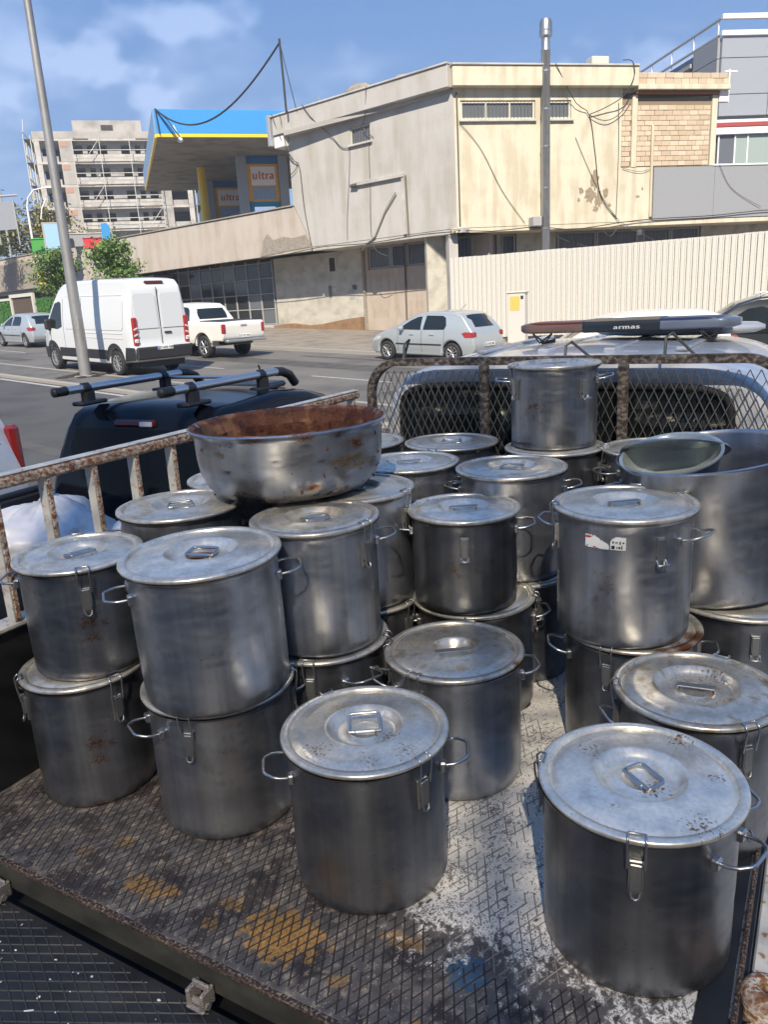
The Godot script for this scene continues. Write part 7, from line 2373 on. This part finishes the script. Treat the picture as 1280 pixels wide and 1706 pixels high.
# ---- trees and things on the terrace
func leaf_mesh(l: float) -> ArrayMesh:
	var m := MB.new()
	var n := Vector3(0, 1, 0)
	m.tri(Vector3(-0.28 * l, 0, 0), Vector3(0.0, 0.06 * l, -0.5 * l), Vector3(0.0, -0.03 * l, 0.5 * l), n, n, n)
	m.tri(Vector3(0.28 * l, 0, 0), Vector3(0.0, 0.06 * l, -0.5 * l), Vector3(0.0, -0.03 * l, 0.5 * l), n, n, n)
	return m.mesh()
func make_tree(called: String, label: String, at: Vector3, trunk: float, h: float, r: float, leaves: int, leaf: float, col: Color, group := "") -> void:
	var t := thing(called, label, "tree", at, Basis(), group)
	var m := MB.new()
	m.tube([Vector3(0, -0.2, 0), Vector3(0.03, trunk * 0.5, 0.02), Vector3(0, trunk, 0), Vector3(0.02, trunk + h * 0.7, 0)], 0.045 * r + 0.03, 8, false, 0.012 * r + 0.01)
	var tips := []
	for i in 46:
		var a := rng.randf() * TAU
		var el := rng.randf_range(-0.35, 1.3)
		var y := trunk + h * rng.randf_range(0.05, 0.62)
		var L := r * rng.randf_range(0.45, 1.12) * (1.0 - 0.25 * absf(el - 0.3))
		var d := Vector3(cos(a) * cos(el), sin(el), sin(a) * cos(el))
		var s := Vector3(0.01, y, 0)
		var e := s + d * L
		e.y = minf(e.y, trunk + h * rng.randf_range(0.92, 1.05))
		m.tube([s, s.lerp(e, 0.5) + Vector3(0, 0.04 * r, 0), e], 0.02 * r + 0.008, 5, false, 0.006)
		tips.append([s, e])
	part("trunk", m, M.bark, t)
	var mm := MultiMesh.new()
	mm.transform_format = MultiMesh.TRANSFORM_3D
	mm.use_colors = true
	mm.mesh = leaf_mesh(leaf)
	mm.instance_count = leaves
	for i in leaves:
		var q: Array = tips[i % tips.size()]
		var f := pow(rng.randf(), 0.55)
		var spread := r * 0.17
		var p: Vector3 = q[0].lerp(q[1], 0.35 + 0.68 * f) + Vector3(rng.randfn(0, spread), rng.randfn(0, spread * 0.8), rng.randfn(0, spread))
		var bs := Basis(Vector3(rng.randfn(0, 1), rng.randfn(0, 1), rng.randfn(0, 1)).normalized(), rng.randf() * TAU).scaled(Vector3.ONE * rng.randf_range(0.6, 1.3))
		mm.set_instance_transform(i, Transform3D(bs, p))
		var k := rng.randf_range(0.65, 1.35)
		mm.set_instance_color(i, Color(k * rng.randf_range(0.85, 1.2), k, k * rng.randf_range(0.7, 1.1)))
	var o := MultiMeshInstance3D.new()
	o.multimesh = mm
	o.name = "crown"
	o.material_override = leafy(col, Color(0.25, 0.35, 0.08))
	stuff(o)
	t.add_child(o, true)

func make_terrace_things() -> void:
	make_tree("street_tree", "round young green tree on the far pavement, left of the lamp post", road(43.0, 20.9, 0.14), 2.0, 3.0, 1.35, 5200, 0.17, lin(0.11, 0.19, 0.045), "young street trees on the far pavement")
	make_tree("street_tree", "round young green tree on the far pavement above the white van's roof", road(38.6, 22.0, 0.14), 2.2, 3.3, 1.5, 5600, 0.17, lin(0.11, 0.2, 0.045), "young street trees on the far pavement")
	var spots := [[-33, -72, 4.2, "brownish tree far left behind the terrace, in front of the pale banner frame"], [-38.5, -78, 4.6, "brownish tree at the far left edge behind the terrace"], [-29.5, -76, 3.6, "brownish tree beside the foot of the unfinished block"]]
	for q in spots:
		make_tree("distant_tree", q[3], Vector3(q[0], 6.5, q[1]), 1.2, 4.6, q[2], 3600, 0.34, lin(0.17, 0.16, 0.055), "dry trees beyond the terrace")
	make_tree("distant_tree", "low dark green bush tree at the left edge on the terrace", Vector3(-28.5, 7.0, -61), 0.4, 2.2, 1.8, 2500, 0.24, lin(0.07, 0.11, 0.03))
	var m: MB
	for q in [[Vector3(-28.6, 7.1, -65.0), 5.6, 0.4, M.frame_grey, "dark headed street lamp at the far left behind the terrace"], [Vector3(-27.3, 7.1, -66.5), 4.6, 1.0, M.white_sheet, "white double armed street lamp left of the unfinished block"]]:
		var t := thing("street_lamp", q[4], "street lamp", q[0], Basis(Vector3.UP, 0.2))
		m = MB.new()
		m.tube([Vector3(0, 0, 0), Vector3(0, q[1] - 1.2, 0), Vector3(0.0, q[1] - 0.4, 0)], 0.1, 8, false, 0.07)
		part("pole", m, q[3], t)
		m = MB.new()
		if q[2] < 0.5:
			m.tube([Vector3(0.0, q[1] - 0.4, 0), Vector3(-0.3, q[1] - 0.1, 0.0), Vector3(-1.5, q[1] + 0.6, 0.2)], 0.05, 6)
		else:
			m.tube([Vector3(0.0, q[1] - 0.5, 0), Vector3(0.15, q[1] + 0.2, 0.0), Vector3(0.7, q[1] + 0.8, 0.1), Vector3(1.6, q[1] + 0.95, 0.1)], 0.055, 6)
			m.tube([Vector3(0.9, q[1] - 1.4, 0), Vector3(1.1, q[1] - 0.6, 0.0), Vector3(1.6, q[1] + 0.2, 0.1)], 0.055, 6)
		part("arm", m, q[3], t)
		m = MB.new()
		if q[2] < 0.5: m.box(Vector3(-1.75, q[1] + 0.72, 0.22), Vector3(0.75, 0.14, 0.25), Basis(Vector3(0, 0, 1), -0.4), 0.05)
		else: m.box(Vector3(1.9, q[1] + 0.95, 0.1), Vector3(0.6, 0.12, 0.25), Basis(), 0.04)
		part("lamp_head", m, M.black_plastic if q[2] < 0.5 else M.white_sheet, t)
	var t := thing("banner_frame", "pale grey sheeted advertising frame at the left edge above the terrace", "banner frame", Vector3(-22.6, 7.1, -51.5), Basis(Vector3.UP, 0.5))
	m = MB.new()
	for x in [-1.6, -0.5, 0.6]:
		m.tube([Vector3(x, 0, 0), Vector3(x, 2.7, 0)], 0.05, 6)
	m.tube([Vector3(-2, 2.7, 0), Vector3(0.9, 2.95, 0)], 0.07, 6)
	part("frame", m, M.frame_grey, t)
	m = MB.new()
	m.prism(pv([Vector2(-2, 0.75), Vector2(0.6, 0.95), Vector2(0.6, 2.6), Vector2(-2, 2.4)]), -0.03, 0.0)
	part("sheet", m, M.panel_grey, t)
	t = thing("display_board", "pale blue framed panel standing on the terrace next to the lamp post", "display board", Vector3(-20.7, 6.85, -54.0), Basis(Vector3.UP, 0.35))
	m = MB.new()
	m.box(Vector3(0, 0.85, 0), Vector3(1.35, 1.75, 0.2), Basis(), 0.03)
	part("frame", m, M.frame_grey, t)
	m = MB.new()
	m.box(Vector3(0, 0.85, 0.105), Vector3(1.1, 1.5, 0.02), Basis(), 0.005)
	part("face", m, mat(lin(0.3, 0.5, 0.78), 0.5), t)
	t = thing("green_bin", "bright green container on the terrace beside the blue panel", "container", Vector3(-22.1, 6.8, -55.3), Basis(Vector3.UP, 0.3))
	m = MB.new()
	m.box(Vector3(0, 0.4, 0), Vector3(1.3, 0.9, 0.8), Basis(), 0.06)
	part("bin", m, mat(lin(0.06, 0.3, 0.06), 0.5), t)
	m = MB.new()
	m.box(Vector3(0, 0.88, 0), Vector3(1.36, 0.1, 0.86), Basis(), 0.04)
	part("bin_lid", m, mat(lin(0.03, 0.3, 0.03), 0.5), t)
	t = thing("red_box", "low red box on the terrace below the unfinished block", "box", Vector3(-18.1, 6.75, -53.6), Basis(Vector3.UP, 0.3))
	m = MB.new()
	m.box(Vector3(0, 0.32, 0), Vector3(1.15, 0.62, 0.7), Basis(), 0.04)
	part("box", m, mat(lin(0.55, 0.03, 0.05), 0.5), t)
	m = MB.new()
	m.box(Vector3(0, 0.65, 0), Vector3(1.2, 0.06, 0.75), Basis(), 0.02)
	part("box_lid", m, mat(lin(0.4, 0.02, 0.04), 0.5), t)
	t = thing("blue_sign", "upright bright blue sign on the terrace to the right of the red box", "sign", Vector3(-17.1, 6.85, -53.4), Basis(Vector3.UP, 0.3))
	m = MB.new()
	m.prism(pv([Vector2(-0.25, 0.2), Vector2(0.22, 0.15), Vector2(0.3, 1.2), Vector2(0.1, 1.45), Vector2(-0.25, 1.4)]), -0.06, 0.06)
	part("board", m, mat(lin(0.04, 0.26, 0.6), 0.4), t)
	m = MB.new()
	m.tube([Vector3(0, -0.05, 0), Vector3(0, 0.25, 0)], 0.06, 8)
	part("post", m, M.frame_grey, t)
	t = thing("grey_low_wall", "low grey rendered wall on the terrace behind the red box", "wall", Vector3(-19.3, 7.1, -55.5), Basis(Vector3.UP, 0.3))
	m = MB.new()
	m.span(Vector3(-1.0, 0, -0.2), Vector3(1.6, 0.8, 0.0), 0.02)
	part("wall", m, M.annex, t)
	m = MB.new()
	m.span(Vector3(-1.05, 0.8, -0.25), Vector3(1.65, 0.88, 0.05), 0.01)
	part("coping", m, M.pale_conc, t)

func cloud_cover() -> ImageTexture:
	var w := 2048
	var h := 1024
	var n1 := noise(0.9, 5, 101)
	var n2 := noise(2.4, 5, 102)
	var n3 := noise(9.0, 6, 103)
	# the banks in view: direction, half width, half height, thickness
	var banks := [[Vector3(-0.285, 0.266, -0.921), 0.028, 0.026, 0.75], [Vector3(-0.273, 0.246, -0.93), 0.03, 0.02, 0.8], [Vector3(-0.254, 0.226, -0.94), 0.03, 0.02, 0.7], [Vector3(-0.19, 0.30, -0.935), 0.09, 0.012, 0.5], [Vector3(-0.25, 0.297, -0.924), 0.04, 0.01, 0.4], [Vector3(-0.331, 0.27, -0.9), 0.06, 0.04, 0.3], [Vector3(-0.37, 0.234, -0.9), 0.03, 0.012, 0.6], [Vector3(-0.318, 0.24, -0.915), 0.04, 0.03, 0.35], [Vector3(0.253, 0.257, -0.933), 0.03, 0.012, 0.35], [Vector3(0.35, 0.232, -0.906), 0.06, 0.012, 0.35], [Vector3(-0.164, 0.25, -0.952), 0.09, 0.03, 0.22]]
	var im := Image.create(w, h, false, Image.FORMAT_RGBA8)
	for y in h:
		var el := (0.5 - (y + 0.5) / h) * PI
		if el < 0.0: continue
		for x in w:
			var az := (x + 0.5) / w * TAU - PI / 2
			var d := Vector3(cos(az) * cos(el), sin(el), sin(az) * cos(el))
			# thin cloud lies in a sheet overhead, so it is drawn out towards the horizon
			var q := Vector3(d.x, 0, d.z) / (d.y + 0.22)
			var wisp := n1.get_noise_3d(q.x * 1.0, 3.0, q.z * 2.2) * 0.7 + n2.get_noise_3d(q.x * 0.8, 9.0, q.z * 1.4) * 0.5
			var fray := n3.get_noise_3d(d.x, d.y * 1.6, d.z)
			var a := clampf((wisp - 0.0) * 0.9, 0.0, 0.5) * (0.75 + fray)
			for c in banks:
				var e: Vector3 = d - c[0]
				var dist := sqrt(pow(Vector2(e.x, e.z).length() / c[1], 2.0) + pow(e.y / c[2], 2.0))
				if dist < 2.0: a = maxf(a, clampf((1.0 - dist * 0.62 + fray * 2.1) * c[3] * 1.5, 0.0, 0.95))
			im.set_pixel(x, y, Color(1, 1, 1, clampf(a, 0.0, 0.75)))
	return ImageTexture.create_from_image(im)

func _ready() -> void:
	rng.seed = 7
	var cam := Camera3D.new()
	cam.name = "camera"
	var down := Vector3(-0.0548956303, -0.962641487, -0.265156252)
	cam.transform = Transform3D(Basis(Vector3(0.99837797, -0.05489563, 0.01509628), Vector3(0.0569335404, 0.962641487, -0.264726161), Vector3(0.0, 0.265156252, 0.964205456)), EYE)
	cam.fov = 67.3595
	cam.near = 0.05
	cam.far = 2000.0
	cam.current = true
	add_child(cam)
	var env := Environment.new()
	var sky := Sky.new()
	var sm := ProceduralSkyMaterial.new()
	sm.sky_top_color = lin(0.026, 0.068, 0.165)
	sm.sky_horizon_color = lin(0.125, 0.168, 0.23)
	sm.sky_curve = 0.16
	sm.sky_energy_multiplier = 1.0
	sm.ground_bottom_color = lin(0.14, 0.13, 0.12)
	sm.ground_horizon_color = lin(0.3, 0.3, 0.3)
	sm.sun_angle_max = 30.0
	sm.sky_cover = cloud_cover()
	sm.sky_cover_modulate = Color(0.32, 0.32, 0.325, 1.0)
	sky.sky_material = sm
	env.background_mode = Environment.BG_SKY
	env.sky = sky
	env.tonemap_mode = Environment.TONE_MAPPER_LINEAR
	env.tonemap_exposure = 3.9
	env.fog_enabled = true
	env.fog_density = 0.0009
	env.fog_light_color = lin(0.2, 0.22, 0.25)
	env.sdfgi_enabled = true; env.ssao_enabled = true; env.ssil_enabled = true
	var we := WorldEnvironment.new()
	we.name = "environment"
	we.environment = env
	add_child(we)
	var sun := DirectionalLight3D.new()
	sun.name = "sun"
	sun.light_energy = 0.62
	sun.light_color = Color(1.0, 0.955, 0.88)
	sun.light_angular_distance = 0.53
	sun.shadow_enabled = true
	var to_sun := Vector3(-0.08, 0.68, 0.73).normalized()
	sun.transform = Transform3D(Basis.looking_at(-to_sun), to_sun * 60.0)
	add_child(sun)
	make_materials()
	make_street()
	make_building()
	make_ramp()
	make_hoarding()
	make_station()
	make_apartment()
	make_far_right()
	make_behind()
	make_low_building()
	make_van(road(20.45, 12.85, 0.012), sloped(RS))
	make_pickup(road(22.5, 17.45, 0.012), sloped(RS))
	var silver := paint(lin(0.42, 0.46, 0.48), 0.35, 0.35)
	make_hatchback("silver five door hatchback parked at the far kerb in front of the hoarding", silver, road(13.6, 19.75, 0.012), sloped(RS))
	make_hatchback("silver car mostly hidden behind the front of the white van", silver, road(36.2, 16.8, 0.012), sloped(RS))
	var g := Vector3(5.4, 0, -15.2)
	g.y = ground_y(g)
	make_mpv("white people carrier of which only the roof shows above the truck's cab", "white_car", "car", paint(lin(0.74, 0.74, 0.72)), Vector3(7.0, g.y - 0.02, -15.6), heading(Vector3(-0.95, 0, -0.12)).scaled_local(Vector3(0.95, 0.9, 0.95)), false)
	var gd := paint(lin(0.03, 0.034, 0.038), 0.1, 0.25)
	g = Vector3(10.85, 0, -17.2)
	g.y = ground_y(g) + 0.01
	make_mpv("dark grey people carrier with roof rails at the right edge behind the light bar", "dark_car", "car", gd, g, heading(Vector3(-0.94, 0, -0.34)), true)
	g = Vector3(-4.0, 0, -6.0)
	g.y = ground_y(g)
	make_mpv("white car with a tall red tail lamp cut off by the left edge", "white_car", "car", paint(lin(0.75, 0.75, 0.75)), Vector3(-3.98, g.y, -7.2), heading(Vector3(-0.95, 0, -0.25)).scaled_local(Vector3(1, 0.84, 1)), false)
	make_near_pickup()
	make_truck()
	make_pots()
	make_terrace_things()
